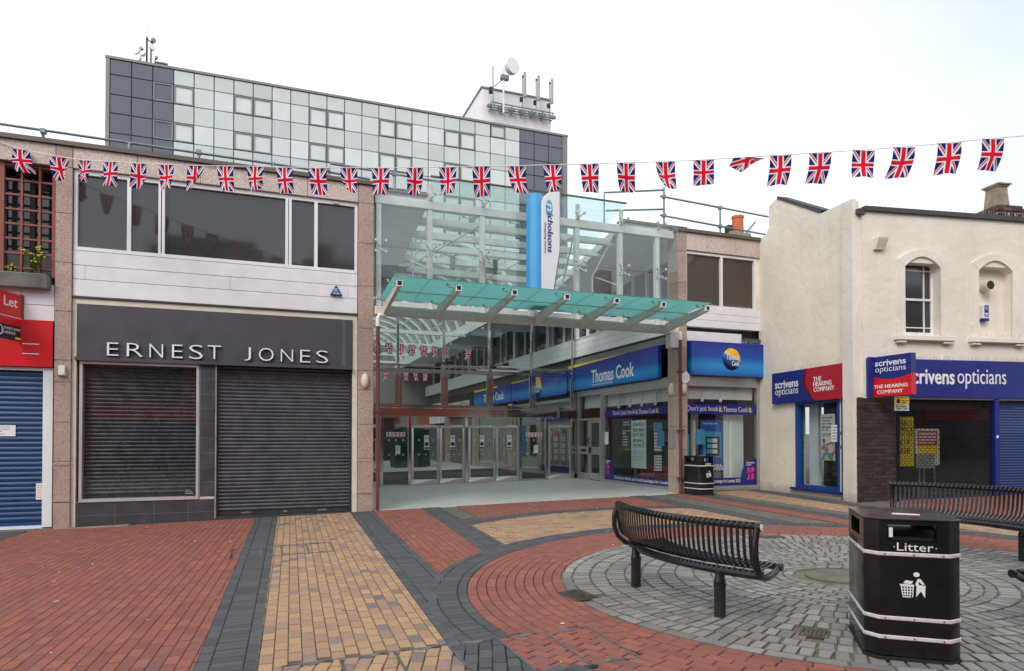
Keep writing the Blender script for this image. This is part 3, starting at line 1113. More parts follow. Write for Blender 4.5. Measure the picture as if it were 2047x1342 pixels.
part('pole', MB().tube([(-7.5, 51, 26.6), (-7.5, 51, 28.9)], .06, 8).tube([(-7.25, 51, 26.6), (-7.25, 51, 28.1)], .05, 8).tube([(-7.0, 51, 26.6), (-7.0, 51, 27.4)], .04, 8).tube([(-7.5, 51, 28.8), (-7.15, 51, 28.5)], .04, 6), W['black_matt'], t)
for (x, z, r_, dx) in ((-7.95, 27.15, .34, -.6), (-7.95, 27.6, .22, -.6), (-7.65, 27.55, .2, -.4), (-7.15, 28.55, .16, .5), (-7.2, 28.05, .2, .4), (-7.7, 27.85, .13, -.5), (-6.95, 27.4, .1, .4)):
    part('dish', MB().tube([(x, 50.9, z), (x+dx*.1, 50.75, z), (x+dx*.25, 50.6, z+.03)], [r_*.4, r_*.9, r_], 14), W['clad_white'] if r_ > .18 else W['galv'], t)
part('whip', MB().tube([(-7.49, 51, 28.9), (-7.49, 51, 30.0)], .012, 5).tube([(-7.2, 51, 28.5), (-7.2, 51, 29.4)], .01, 5), W['galv'], t)
single('roof_vent', MB().box(-6.85, -6.25, 50.4, 50.9, 26.66, 26.95).box(-6.95, -6.15, 50.3, 51, 26.95, 27.02), W['galv'], 'low metal vent box on the office roof beside the antenna mast', 'vent')

# ------------------------------------------------------------------ shutters
def shutter(parent, fr, x0, x1, y0, y1, z, m, pitch=.0765, depth=.014):
    sh = holder('shutter', parent)
    n = int(round((y1-y0-.08)/pitch))
    pitch = (y1-y0-.08)/n
    prof = [(0, 0), (.012, .004), (pitch*.35, depth), (pitch*.65, depth), (pitch-.012, .004), (pitch-.001, 0)]
    me = None
    v = []
    for x in (0, x1-x0):
        v += [(x, a, b) for a, b in prof]
    k = len(prof)
    f = [(i, k+i, k+i+1, i+1) for i in range(k-1)]
    f.append(tuple(range(k)))
    f.append(tuple(range(2*k-1, k-1, -1)))
    mb = MB().add(v, f)
    me = mesh_of('shutter_slat', mb, m, None)
    for i in range(n):
        link('shutter_slat', me, sh, INV[parent.name] @ fr @ Matrix.Translation((x0, y0+.08+i*pitch, z)))
    part('bottom_bar', MB(fr).box(x0, x1, y0, y0+.078, z-.01, z+.02), m, sh)
    return sh


# ------------------------------------------------------------------ vacant shop at the left edge
vs = thing('vacant_shop', 'empty two storey shop with blue roller shutter at the left edge', 'building', (-6.4, 17, -.1))
part('wall', MB().box(-10, -3.8, 15.6, 24, -.3, 7.0), W['dark_wall'], vs)
pieces('granite_block', FAC, [(-10, -7.7, 6.84, 7.24), (-7.69, -6.3, 6.84, 7.24), (-6.29, -5.0, 6.84, 7.24), (-4.99, -3.745, 6.84, 7.24)], -.45, .06, W['granite_top'], vs)
part('coping', MB(FAC).box(-10, -3.75, 7.245, 7.33, -.6, .12), W['coping'], vs)
gr = holder('window_grille', vs)
for x in (-5.24, -4.93, -4.62, -4.31, -4.02, -3.78):
    big = x in (-4.62, -3.78)
    part('bar', MB(FAC).box(x-(.035 if big else .017), x+(.035 if big else .017), 4.7, 6.83, -.12, -.02), W['rust_grille'], gr)
for k in range(8):
    z = 6.79-k*.278
    part('bar', MB(FAC).box(-5.6, -3.8, z-.017, z+.017, -.105, -.035), W['rust_grille'], gr)
wd = holder('window', vs)
for x0, x1 in ((-6, -4.72), (-4.64, -4.28), (-4.16, -3.82)):
    part('pane', MB(FAC).box(x0, x1, 4.8, 6.83, -.42, -.4), W['dark_glass'], wd)
for x in (-4.68, -4.22):
    part('frame', MB(FAC).box(x-.04, x+.04, 4.8, 6.83, -.44, -.36), W['black_matt'], wd)
part('frame', MB(FAC).box(-6, -3.82, 4.8, 5.25, -.43, -.38), W['concrete'], wd)
part('render_panel', MB(FAC).box(-10, -4.3, 3.86, 4.55, -.3, .0).box(-4.29, -3.76, 4.16, 4.55, -.3, .002).box(-4.29, -3.76, 3.86, 4.15, -.3, .0), W['white_board'], vs)
shutter(vs, FAC, -10, -3.93, -.06, 2.88, -.1, W['shutter_blue'], .095)
part('door_frame', MB(FAC).box(-3.93, -3.77, -.08, 2.9, -.14, .01).box(-10, -3.77, 2.9, 2.96, -.14, -.02).box(-10, -3.93, -.1, -.05, -.14, .0), W['upvc'], vs)
pieces('plinth_block', FAC, [(-10+k*.75, -10+k*.75+.74, -.3, -.10) for k in range(8)]+[(-4.0, -3.75, -.3, -.1)], -.3, .03, W['concrete'], vs)

t = thing('shop_sign', 'plain red blank fascia sign above the blue shutter', 'sign', (-5, 15, 2.96))
part('board', MB(FAC).box(-10, -3.765, 2.97, 3.85, -.02, .07), W['red_sign'], t)
part('white_line', MB(FAC).box(-4.25, -3.98, 3.385, 3.4, .07, .074).box(-4.25, -3.98, 3.2, 3.215, .07, .074), W['print_white'], t)
t = thing('planter', 'grey concrete trough under the red barred window', 'planter', (-5, 15, 4.43))
part('trough', MB().hexa([(-10, 14.9, 4.44), (-3.82, 14.9, 4.44), (-3.82, 15.3, 4.44), (-10, 15.3, 4.44)], [(-10, 14.82, 4.70), (-3.82, 14.82, 4.70), (-3.82, 15.3, 4.70), (-10, 15.3, 4.70)]), W['concrete'], t, bevel=.012)
part('soil', MB().box(-9.9, -3.9, 14.9, 15.25, 4.68, 4.715), W['bed'], t)


def weed(name, label, x, y, z, h, n, flowers):
    t = thing(name, label, 'plant', (x, y, z))
    st = MB()
    lf = MB()
    fw = MB()
    for k in range(n):
        a = random.random()*6.28
        hh = h*random.uniform(.45, 1)
        dx, dy = math.cos(a)*hh*random.uniform(.1, .5), math.sin(a)*hh*.25
        pts = [(x+dx*u*u, y+dy*u*u, z+hh*u) for u in (0, .35, .7, 1)]
        st.tube(pts, [.005, .004, .003, .002], 4)
        for q in range(9):
            u = random.uniform(.15, 1)
            c = Vector((x+dx*u*u, y+dy*u*u, z+hh*u))
            b_ = random.random()*6.28
            d = Vector((math.cos(b_), math.sin(b_)*.7, random.uniform(.1, .8))).normalized()
            s_ = d.cross(Vector((0, 0, 1))).normalized()*.012
            L = random.uniform(.04, .085)
            lf.add([c, c+d*L*.5+s_, c+d*L, c+d*L*.5-s_], [(0, 1, 2, 3)])
        if flowers and k % 2 == 0:
            for q in range(3):
                c = Vector(pts[-1])+Vector((random.uniform(-.03, .03), random.uniform(-.02, .02), random.uniform(-.05, .03)))
                fw.box(c.x-.011, c.x+.011, c.y-.011, c.y+.011, c.z-.009, c.z+.009)
    part('stems', st, W['leaf'], t)
    part('leaves', lf, W['leaf'], t)
    if fw.v: part('flowers', fw, W['flower'], t)


weed('weed', 'tall green weed with yellow flowers growing from the concrete trough', -4.06, 15.0, 4.71, .55, 26, True)
weed('weed', 'low green weed at the left end of the concrete trough', -4.42, 15.0, 4.71, .2, 9, True)

th20 = R(20)
BRD = frame((-4.27, 15.05, 0), (math.sin(th20)*1.0, math.cos(th20), 0), (0, 0, 1))
t = thing('to_let_board', 'red letting board standing out from the wall over the blue shutter', 'sign', (-4.5, 14.6, 3.4))
part('board', MB(BRD).box(-1.25, 0, 3.70, 4.30, -.03, 0), W['red_sign'], t)
part('lower_panel', MB(BRD).box(-1.25, 0, 3.43, 3.70, -.03, .002), W['print_black'], t)
part('board_edge', MB(BRD).box(0, .06, 3.42, 4.32, -.06, .01), mat('board_edge_wood', (.16, .09, .05), .7), t)
part('white_line', MB(BRD).box(-1.25, 0, 3.85, 3.862, .001, .004), W['print_white'], t)
text('lettering', 'To Let', BRD, -.86, -.12, 4.04, 4.22, .0, W['print_white'], t, bold=.012)
text('lettering', 'JONES LANG', BRD, -.46, -.05, 3.60, 3.655, .002, W['print_white'], t, bold=.0)
text('lettering', 'LASALLE', BRD, -.46, -.17, 3.53, 3.585, .002, W['print_white'], t, bold=.0)
part('emblem', MB(BRD).tube([(-.56+.07*math.cos(a*.4), 3.58+.09*math.sin(a*.4), .004) for a in range(17)], .012, 5), W['print_white'], t)
part('yellow_mark', MB(BRD).box(-.17, -.03, 3.455, 3.49, .002, .004), W['print_yellow'], t)

# ------------------------------------------------------------------ jeweller's shop
ej = thing('jewellery_shop', 'two storey shop with dark fascia and closed dark roller shutters', 'building', (-.7, 17, 0))
part('wall', MB().box(-3.7, 2.25, 15.45, 24, -.3, 7.1), W['dark_wall'], ej)
zj = [-.25, .38, 1.16, 1.92, 2.69, 3.11, 4.05, 4.99, 5.94, 6.83, 7.24]
pieces('granite_block', FAC, [(-3.735, -3.465, zj[i]+.004, zj[i+1]-.004) for i in range(10)], -.35, .07, W['granite'], ej)
pieces('granite_block', FAC, [(1.965, 2.30, zj[i]+.004, zj[i+1]-.004) for i in range(10)], -.35, .07, W['granite'], ej)
for z in (1.12, .42, 2.72):
    pieces('granite_block', FAC, [(-3.74, -3.46, z-.035, z+.035), (1.96, 2.305, z-.035, z+.035)], -.3, .078, W['granite'], ej, bevel=.01)
fx = [-3.46, -2.36, -1.22, -.06, .88, 1.96]
pieces('granite_block', FAC, [(fx[i]+.004, fx[i+1]-.004, 6.84, 7.24) for i in range(5)], -.4, .06, W['granite_top'], ej)
part('coping', MB(FAC).box(-3.75, 2.36, 7.245, 7.33, -.6, .12), W['coping'], ej)
wf = part('window_frame', MB(FAC).box(-3.45, 1.95, 5.26, 5.33, -.2, .02).box(-3.45, 1.95, 6.75, 6.83, -.2, .0)
          .box(-3.45, -3.39, 5.33, 6.75, -.2, .01).box(1.89, 1.95, 5.33, 6.75, -.2, .01)
          .box(-2.545, -2.475, 5.33, 6.75, -.2, .012).box(-1.99, -1.945, 5.33, 6.75, -.2, .015).box(-1.925, -1.875, 5.33, 6.75, -.2, .012)
          .box(.435, .49, 5.33, 6.75, -.2, .012).box(.505, .56, 5.33, 6.75, -.2, .015).box(1.03, 1.10, 5.33, 6.75, -.2, .012), W['upvc'], ej)
for x0, x1 in ((-3.39, -2.545), (-2.475, -1.99), (-1.875, .435), (.56, 1.03), (1.10, 1.89)):
    part('pane', MB(FAC).box(x0, x1, 5.33, 6.75, -.1, -.07), W['dark_glass'], wf)
part('window_contact', MB(FAC).box(-3.0, -2.85, 6.76, 6.80, .0, .03).box(1.42, 1.55, 6.76, 6.80, 0, .03), W['alu'], ej)
for z0, z1, xs in ((4.975, 5.25, (-3.46, 1.955)), (4.70, 4.968, (-3.46, -3.25, -.65, 1.75, 1.955)), (4.37, 4.693, (-3.46, 1.955))):
    pieces('cladding_board', FAC, [(xs[i]+.002, xs[i+1]-.002, z0, z1) for i in range(len(xs)-1)], -.2, .02, W['white_board'], ej, bevel=.006)
part('flashing', MB(FAC).box(-3.46, 1.955, 4.335, 4.365, -.2, .045), W['lead'], ej)
part('trim', MB(FAC).box(-3.46, 1.955, 4.225, 4.33, -.2, .01).box(-3.46, -3.385, -.2, 4.22, -.2, .012).box(1.85, 1.955, -.1, 4.22, -.2, .012), W['cream_trim'], ej)
sf = part('shop_window', MB(FAC).box(-3.33, -1.225, 3.06, 3.12, -.15, .03).box(-3.33, -1.225, .37, .43, -.15, .03).box(-3.33, -3.28, .43, 3.06, -.15, .025).box(-1.275, -1.225, .43, 3.06, -.15, .025), W['pink_alu'], ej)
part('pane', MB(FAC).box(-3.28, -1.275, .43, 3.06, -.06, -.05), W['shop_glass'], sf)
shutter(ej, FAC, -3.3, -1.25, .4, 3.1, -.17, W['shutter_dark'], .0765)
tt = [.42+k*.3 for k in range(9)]
pieces('wall_tile', FAC, [(-1.205, -.925, t_+.003, t_+.297) for t_ in tt], -.12, .012, W['charcoal_tile'], ej, bevel=.003)
px_ = [-3.38, -2.72, -2.03, -1.42, -.925]
pieces('wall_tile', FAC, [(px_[i]+.003, px_[i+1]-.003, .115, .365) for i in range(4)]+[(px_[i]+.003, px_[i+1]-.003, -.2, .109) for i in range(4)], -.12, .012, W['charcoal_tile'], ej, bevel=.003)
part('tile_grout', MB(FAC).box(-3.38, -.92, -.2, .368, -.12, .004).box(-1.22, -.92, .37, 3.12, -.12, .004), W['grout'], ej)
part('edge_trim', MB(FAC).box(-.92, -.895, -.05, 3.12, -.15, .022), W['alu'], ej)
shutter(ej, FAC, -.87, 1.82, .0, 3.14, -.12, W['shutter_dark'], .0765)
part('shutter_guide', MB(FAC).box(-.895, -.86, -.04, 3.14, -.16, -.08).box(1.80, 1.85, -.04, 3.14, -.16, -.06), W['shutter_dark'], ej)
part('doorstep', MB(FAC).box(-.9, 1.85, -.2, -.005, -.2, .06), W['charcoal_tile'], ej)
part('lock_plate', MB(FAC).box(-.42, -.22, .035, .07, -.12, -.09).box(.42, .50, .03, .075, -.12, -.08).box(1.12, 1.32, .035, .07, -.12, -.09), W['stainless'], ej)
single('kerb_slab', MB(GP).box(-3.45-2.1, -2.45-2.1, 14.82, 15.02, -.02, .012), W['stone'], 'pale slab at the foot of the left granite pillar', 'slab')

t = thing('shop_sign', 'long charcoal fascia with raised white lettering above the dark shutters', 'sign', (-.75, 15, 3.16))
part('board', MB(FAC).box(-3.375, 1.835, 3.19, 4.215, -.05, .05), W['charcoal'], t)
part('lower_lip', MB(FAC).box(-3.4, 1.838, 3.12, 3.188, -.05, .10), W['charcoal'], t)
part('lighter_strip', MB(FAC).box(1.62, 1.70, 3.192, 4.21, .05, .053), mat('bluish_strip', (.085, .10, .12), .4), t)
for ch, x0, x1, z0, z1 in (('E', -2.853, -2.654, 3.226, 3.472), ('R', -2.514, -2.233, 3.225, 3.477), ('N', -2.117, -1.875, 3.221, 3.481), ('E', -1.715, -1.521, 3.228, 3.486),
                           ('S', -1.404, -1.15, 3.22, 3.497), ('T', -1.06, -.812, 3.234, 3.502), ('J', -.36, -.239, 3.229, 3.495), ('O', -.084, .207, 3.235, 3.5),
                           ('N', .35, .596, 3.238, 3.488), ('E', .742, .949, 3.236, 3.493), ('S', 1.07, 1.321, 3.238, 3.496)):
    text('letter', ch, FAC, x0, x1, z0, z1+.01, .06, [W['letter_face'], W['letter_side']], t, ext=.06, bold=-.014)


def spikes(parent, fr, x0, x1, y, z, h=.11):
    """a row of thin bird spikes along a ledge"""
    mb = MB(fr)
    n = int(abs(x1-x0)/.055)
    for k in range(n):
        x = x0+(x1-x0)*(k+.5)/n
        a = random.uniform(-.03, .03)
        mb.tube([(x, y, z), (x+a, y+h, z+random.uniform(-.02, .04))], .0028, 4)
    o = part('bird_spikes', mb, W['alu'], parent)
    o['kind'] = 'stuff'


def notice(name, label, fr, x0, x1, y0, y1, z, m=None, lines=5, ink=None, cat='notice'):
    t = thing(name, label, cat, fr @ Vector(((x0+x1)/2, y0, z)))
    part('sheet', MB(fr).box(x0, x1, y0, y1, z, z+.004), m or W['paper'], t)
    mb = MB(fr)
    h = y1-y0
    for k in range(lines):
        yy = y1-h*(k+.8)/(lines+.8)
        l_ = random.uniform(.55, .85)
        mb.box(x0+(x1-x0)*.1, x0+(x1-x0)*l_, yy-h*.018, yy+h*.018, z+.004, z+.0055)
    if lines: part('print', mb, ink or W['print_black'], t)
    return t


notice('paper_notice', 'white paper notice taped to the blue shutter at the left edge', FAC, -4.95, -4.385, 1.65, 1.86, -.08, lines=4)
notice('paper_notice', 'faded pink notice taped low on the blue shutter beside its white frame', FAC, -4.05, -3.82, .44, .75, -.08, lines=6, ink=mat('faded_pink_ink', (.55, .25, .25), .7))
notice('security_notice', 'small black notice in the lower right corner of the shuttered window', FAC, -1.5, -1.285, .45, .585, -.05, W['print_black'], 3, W['print_white'])

t = thing('alarm_box', 'blue triangular alarm box on the white boards above the dark fascia', 'alarm box', (1.49, 15.0, 4.73))
part('housing', MB(FAC).prism([(1.36, 4.735), (1.62, 4.735), (1.505, 4.95), (1.475, 4.95)], .02, .09), mat('alarm_blue', (.01, .07, .33), .35), t, bevel=.012)
text('lettering', 'Chubb', FAC, 1.42, 1.565, 4.755, 4.79, .09, W['print_white'], t, bold=.012)
text('lettering', 'C', FAC, 1.47, 1.515, 4.825, 4.87, .09, W['print_white'], t, bold=.012)
part('emblem', MB(FAC).box(1.455, 1.53, 4.88, 4.886, .09, .094).box(1.455, 1.461, 4.81, 4.88, .09, .094).box(1.461, 1.53, 4.804, 4.81, .09, .094), W['print_white'], t)
t = thing('floodlight', 'small boxy white lamp on the left granite pillar', 'wall lamp', (-3.6, 14.98, 2.8))
part('housing', MB(FAC).box(-3.655, -3.545, 2.86, 3.0, .07, .15), W['white'], t, bevel=.01)
part('lens', MB(FAC).hexa([(-3.66, 2.8, .07), (-3.54, 2.8, .07), (-3.54, 2.86, .07), (-3.66, 2.86, .07)], [(-3.65, 2.82, .17), (-3.55, 2.82, .17), (-3.55, 2.86, .17), (-3.65, 2.86, .17)]), W['paper'], t)


def oval_lamp(label, c, n_, s=1.0):
    """oval bulkhead lamp; n_ = outward direction"""
    n_ = Vector(n_)
    t = thing('wall_lamp', label, 'wall lamp', c, 0, 'oval lamps on the arcade pillars')
    fr = frame(c, Vector((0, 0, 1)).cross(n_), (0, 0, 1))
    a_, b_ = .085*s, .17*s
    v = []
    prof = [(1.0, 0), (1.0, .03), (.9, .065), (.65, .095), (.3, .11)]
    k = 20
    for r_, h in prof:
        v += [(a_*r_*math.cos(2*math.pi*q/k), b_*r_*math.sin(2*math.pi*q/k), h) for q in range(k)]
    f = [(i*k+q, i*k+(q+1) % k, (i+1)*k+(q+1) % k, (i+1)*k+q) for i in range(len(prof)-1) for q in range(k)]
    f.append(tuple((len(prof)-1)*k+q for q in range(k)))
    part('cover', MB(fr).add(v, f), W['cream_trim'], t)
    part('back_plate', MB(fr).box(-.05, .05, -.1, .1, -.01, .004), W['alu'], t)


oval_lamp('oval cream lamp on the street face of the left arcade pillar', (2.11, 15.02, 2.88), (0, -1, 0))
oval_lamp('oval cream lamp on the inner face of the left arcade pillar beside the maroon pipe', (2.302, 15.3, 2.88), (1, 0, 0))


def rail(name, label, pts_list, r_=.028, joints=()):
    mb = MB()
    for p in pts_list: mb.tube(p, r_, 8)
    t = thing(name, label, 'handrail', pts_list[0][0])
    part('pipes', mb, W['galv'], t)
    if joints:
        j = MB()
        for c in joints: j.box(c[0]-.05, c[0]+.05, c[1]-.05, c[1]+.05, c[2]-.05, c[2]+.05)
        part('clamps', j, W['galv'], t, bevel=.012)


rail('roof_handrail', 'long low galvanised pipe handrail on the parapet above the closed shops',
     [[(-9.5, 15.6, 7.72), (-4.8, 15.6, 7.72), (1.4, 15.6, 7.64), (2.3, 15.6, 7.6)]]+[[(x, 15.6, 7.2), (x, 15.6, 7.7)] for x in (-6.6, -4.1, -2.6, -1.3, .2, 1.35)], joints=[(x, 15.6, 7.69) for x in (-4.1, -1.3, 1.35)])
rail('roof_handrail', 'short raised pipe handrail on the parapet left of the glass roof',
     [[(1.42, 15.8, 7.3), (1.42, 15.8, 7.92), (4.2, 15.8, 7.84)], [(2.9, 15.8, 7.2), (2.9, 15.8, 7.88)]], joints=[(2.9, 15.8, 7.88)])
single('wooden_stake', MB().tube([(-3.9, 15.5, 7.3), (-4.12, 15.55, 7.62)], .02, 5), W['maroon'], 'short leaning stick on the parapet at the left', 'stick')
t = thing('drainpipe', 'maroon drainpipe with white elbow beside the left arcade pillar', 'drainpipe', (2.39, 15, 0))
part('pipe', MB().tube([(2.39, 14.98, .02), (2.39, 14.98, 4.12)], .042, 10), W['maroon'], t)
part('elbow', MB().tube([(2.39, 14.98, 4.1), (2.39, 14.98, 4.3), (2.43, 14.98, 4.35), (2.55, 15.0, 4.36)], .05, 10), W['white'], t)
part('clips', MB().box(2.32, 2.46, 14.93, 15.06, .9, .94).box(2.32, 2.46, 14.93, 15.06, 2.2, 2.24).box(2.32, 2.46, 14.93, 15.06, 3.5, 3.54), W['maroon'], t)
# ------------------------------------------------------------------ arcade entrance: steel, canopy, glass
arc = thing('arcade_entrance', 'glass and white steel entrance of the shopping arcade between two granite pillars', 'building', (6.3, 15.1, .1))
part('beam', MB().box(2.32, 10.26, 14.98, 15.16, 4.37, 4.56), W['cream_steel'], arc, bevel=.008)
part('beam', MB().box(2.32, 10.26, 15.24, 15.4, 4.62, 4.74), W['steel_white'], arc, bevel=.008)
part('beam', MB().box(2.34, 10.24, 15.15, 15.32, 6.92, 7.12), W['steel_white'], arc, bevel=.008)
for x in (2.43, 3.62, 4.90, 6.15, 7.40, 8.64, 9.74):
    tall = 3.5 < x < 8.8
    part('post', MB().box(x-.06, x+.06, 15.17, 15.30, 4.6, 7.0).box(x-.045, x+.045, 15.12, 15.2, 7.12, 7.5 if tall else 7.16), W['steel_white'], arc, bevel=.006)
ed = [2.34, 3.62, 4.90, 6.15, 7.40, 8.64, 9.74, 10.24]
for i in range(7):
    hi = 7.55 if 1 <= i <= 4 else 7.2
    for z0, z1 in ((4.86, 5.90), (5.915, hi)):
        part('glass_panel', MB().box(ed[i]+.006, ed[i+1]-.006, 14.955, 14.97, z0, z1), W['green_glass'], arc)
sp = []
for x in ed[:-1]:
    xx = max(x, 2.45)
    for z in (5.91, 7.16):
        mb = MB()
        for sx in (-.11, .11):
            for sz in ((-.12, .12) if z < 6 else (.08,)):
                mb.tube([(xx, 15.12, z), (xx+sx, 15.0, z+sz)], .012, 6)
                mb.disc((xx+sx, 14.945, z+sz), (0, 1, 0), .034, .06, 12)
        part('spider_fitting', mb, W['stainless'], arc)
# sloping glass roof and soffits
zs = lambda y: 7.05-(y-15.0)*.150
rz = lambda y: 7.58-(y-14.95)*.27
rx = [3.62, 4.90, 6.15, 7.40, 8.64]
for i in range(4):
    for a, b in ((14.95, 17.2), (17.22, 19.5)):
        part('roof_glass', MB().hexa([(rx[i]+.008, a, rz(a)), (rx[i+1]-.008, a, rz(a)), (rx[i+1]-.008, b, rz(b)), (rx[i]+.008, b, rz(b))],
             [(rx[i]+.008, a, rz(a)+.016), (rx[i+1]-.008, a, rz(a)+.016), (rx[i+1]-.008, b, rz(b)+.016), (rx[i]+.008, b, rz(b)+.016)]), W['green_glass2'], arc)
for k in range(6):
    y = 15.75+k*.72
    z = min(zs(y), rz(y)-.12)
    part('roof_beam', MB().box(3.5, 8.75, y-.05, y+.05, z-.2, z-.14).box(3.5, 8.75, y-.012, y+.012, z-.139, z-.02), W['steel_white'], arc)
for x, y in ((4.9, 16.1), (6.15, 16.1), (7.4, 16.1), (4.9, 17.9), (6.15, 17.9), (7.4, 17.9)):
    z = rz(y)
    mb = MB().box(x-.06, x+.06, y-.06, y+.06, z-.5, z-.14)
    for sx in (-.16, .16):
        for sy in (-.16, .16):
            mb.tube([(x, y, z-.13), (x+sx, y+sy, z-.06)], .012, 5)
            mb.disc((x+sx, y+sy, z-.06), (0, 0, 1), .035, .05, 10)
    part('roof_fitting', mb, W['galv'], arc)
for x0, x1, i in ((3.62, 4.9, 0), (4.9, 6.15, 1), (6.15, 7.4, 0), (7.4, 8.64, 1)):
    part('brace', MB().tube([(x0, 15.4, 6.75), (x1, 18.8, 6.35)] if i else [(x1, 15.4, 6.75), (x0, 18.8, 6.35)], .022, 6), W['steel_white'], arc)
for x in (3.62, 8.64):
    part('tie_rod', MB().tube([(x+(.1 if x < 5 else -.1), 15.35, 6.9), (x+(-.25 if x < 5 else -.45), 15.9, 5.9), (x+(-.25 if x < 5 else -.45), 15.9, 4.85)], .02, 6).tube([(x-.35, 15.9, 5.9), (x, 15.35, 5.6)], .016, 6), W['steel_white'], arc)
for x0, x1 in ((2.32, 3.56), (8.74, 10.68)):
    part('soffit', MB().hexa([(x0, 15.32, 6.98), (x1, 15.32, 6.98), (x1, 19.7, 6.27), (x0, 19.7, 6.27)], [(x0, 15.32, 7.25), (x1, 15.32, 7.25), (x1, 19.7, 6.6), (x0, 19.7, 6.6)]), W['soffit'], arc)
part('glass_edge', MB().box(3.58, 8.68, 14.93, 14.99, 7.6, 7.63), W['coping'], arc)
part('flashing', MB().box(2.32, 3.58, 15.2, 15.5, 7.25, 7.3).box(8.7, 10.68, 15.2, 15.5, 7.25, 7.3), W['coping'], arc)
part('edge_beam', MB().hexa([(8.62, 15.3, 6.95), (8.74, 15.3, 6.95), (8.74, 19.7, 6.2), (8.62, 19.7, 6.2)], [(8.62, 15.3, 7.15), (8.74, 15.3, 7.15), (8.74, 19.7, 6.4), (8.62, 19.7, 6.4)]), W['steel_white'], arc)
part('eaves', MB().box(2.32, 10.68, 19.5, 19.75, 5.75, 6.02).box(2.32, 10.68, 19.55, 19.7, 6.02, 6.3), W['steel_white'], arc)
cr = MB()
for k in range(84):
    cr.box(2.4+k*.1, 2.44+k*.1, 19.47, 19.5, 6.03, 6.28)
part('corrugated_strip', cr, W['steel_white'], arc)

cn = thing('entrance_canopy', 'slanting teal glass canopy on seven white steel brackets over the arcade entrance', 'canopy', (6.2, 14.1, 4.4))
bx = [2.54+1.225*k for k in range(7)]
for x in bx:
    br = part('bracket', MB().hexa([(x-.04, 15.0, 4.38), (x+.04, 15.0, 4.38), (x+.04, 15.0, 4.62), (x-.04, 15.0, 4.62)],
                                   [(x-.04, 13.26, 4.63), (x+.04, 13.26, 4.63), (x+.04, 13.26, 4.75), (x-.04, 13.26, 4.75)]), W['cream_steel'], cn, bevel=.006)
    part('end_box', MB().box(x-.06, x+.06, 13.24, 13.32, 4.745, 4.76).box(x-.06, x+.06, 13.24, 13.32, 4.64, 4.655).box(x-.06, x-.045, 13.24, 13.32, 4.655, 4.745).box(x+.045, x+.06, 13.24, 13.32, 4.655, 4.745), W['white'], br)
    part('end_hole', MB().box(x-.045, x+.045, 13.252, 13.26, 4.655, 4.745), W['black_matt'], br)
    bo = MB()
    for u in (.14, .3, .46, .62):
        y = 15-1.74*u
        z = 4.5+u*.19
        bo.disc((x-.0415, y, z), (1, 0, 0), .022, .083, 10)
    part('hole_daylight', bo, W['paper'], br)  # white discs paint the daylight showing through the bracket holes
cx_ = [2.40]+[(bx[i]+bx[i+1])/2 for i in range(6)]+[9.95]
cz = lambda y: 4.812-(y-13.2)*.066
for i in range(7):
    a, b = 13.2, 14.92
    part('glass_panel', MB().hexa([(cx_[i]+.005, a, cz(a)), (cx_[i+1]-.005, a, cz(a)), (cx_[i+1]-.005, b, cz(b)), (cx_[i]+.005, b, cz(b))],
         [(cx_[i]+.005, a, cz(a)+.015), (cx_[i+1]-.005, a, cz(a)+.015), (cx_[i+1]-.005, b, cz(b)+.015), (cx_[i]+.005, b, cz(b)+.015)]), W['teal'], cn)
part('tie_bar', MB().tube([(bx[0], 13.62, 4.615), (bx[6], 13.62, 4.615)], .012, 6), W['stainless'], cn)
for x in bx:
    mb = MB()
    for sx in (-.16, .02):
        mb.tube([(x, 13.36, 4.7), (x+sx-.04, 13.4, cz(13.4)-.05)], .012, 5)
        mb.tube([(x+sx-.04, 13.4, cz(13.4)-.06), (x+sx-.04, 13.4, cz(13.4))], .014, 6).disc((x+sx-.04, 13.4, cz(13.4)-.018), (0, 0, 1), .035, .017, 10)
    for sx in (-.22, .14):
        mb.tube([(x, 14.72, 4.6), (x+sx, 14.72, cz(14.72)-.05)], .012, 5).disc((x+sx, 14.72, cz(14.72)-.05), (0, 0, 1), .026, .05, 10)
    part('glass_fixing', mb, W['stainless'], cn)

# projecting arcade sign
NIC = frame((0, 14.4, 0), (1, 0, 0), (0, 0, 1))
t = thing('arcade_sign', 'tall blue and white blade sign standing upright behind the teal canopy', 'sign', (6.2, 14.5, 4.85))
part('blue_column', MB().add([(5.85+.31*u, 14.42+.22*(1-math.cos((u-.5)*2.0)), z) for z in (4.85, 7.36) for u in [i/8 for i in range(9)]]+[(5.85, 14.75, 4.85), (6.16, 14.75, 4.85), (5.85, 14.75, 7.36), (6.16, 14.75, 7.36)],
     [(i, i+1, 10+i, 9+i) for i in range(8)]+[(9, 10, 11, 12, 13, 14, 15, 16, 17, 21, 20), (0, 9, 20, 18), (8, 19, 21, 17), (18, 20, 21, 19)]), mat('sky_blue_column', (.06, .36, .72), .35, var=.06), t)
part('column_joint', MB().box(5.852, 6.118, 14.52, 14.76, 6.005, 6.015), W['print_blue'], t)
part('blade', MB(NIC).prism([(6.105, 4.85), (6.36, 4.85), (6.56, 6.06), (6.56, 7.45), (6.28, 7.40), (6.105, 7.17)], -.30, 0), mat('blade_white', (.74, .74, .78), .4, var=.03), t, bevel=.006)
ribs = MB(NIC)
for k in range(3):
    ribs.prism([(6.372+k*.03, 4.85), (6.385+k*.03, 4.85), (6.575+k*.03, 6.07), (6.575+k*.03, 7.42), (6.562+k*.03, 7.42), (6.562+k*.03, 6.06)], -.28, -.04-k*.05)
part('edge_fins', ribs, mat('shaded_side_lilac', (.3, .28, .33), .4), t)  # lilac grey carries the shade of the blade's side face
VT = frame((0, 14.395, 0), (0, 0, -1), (1, 0, 0))
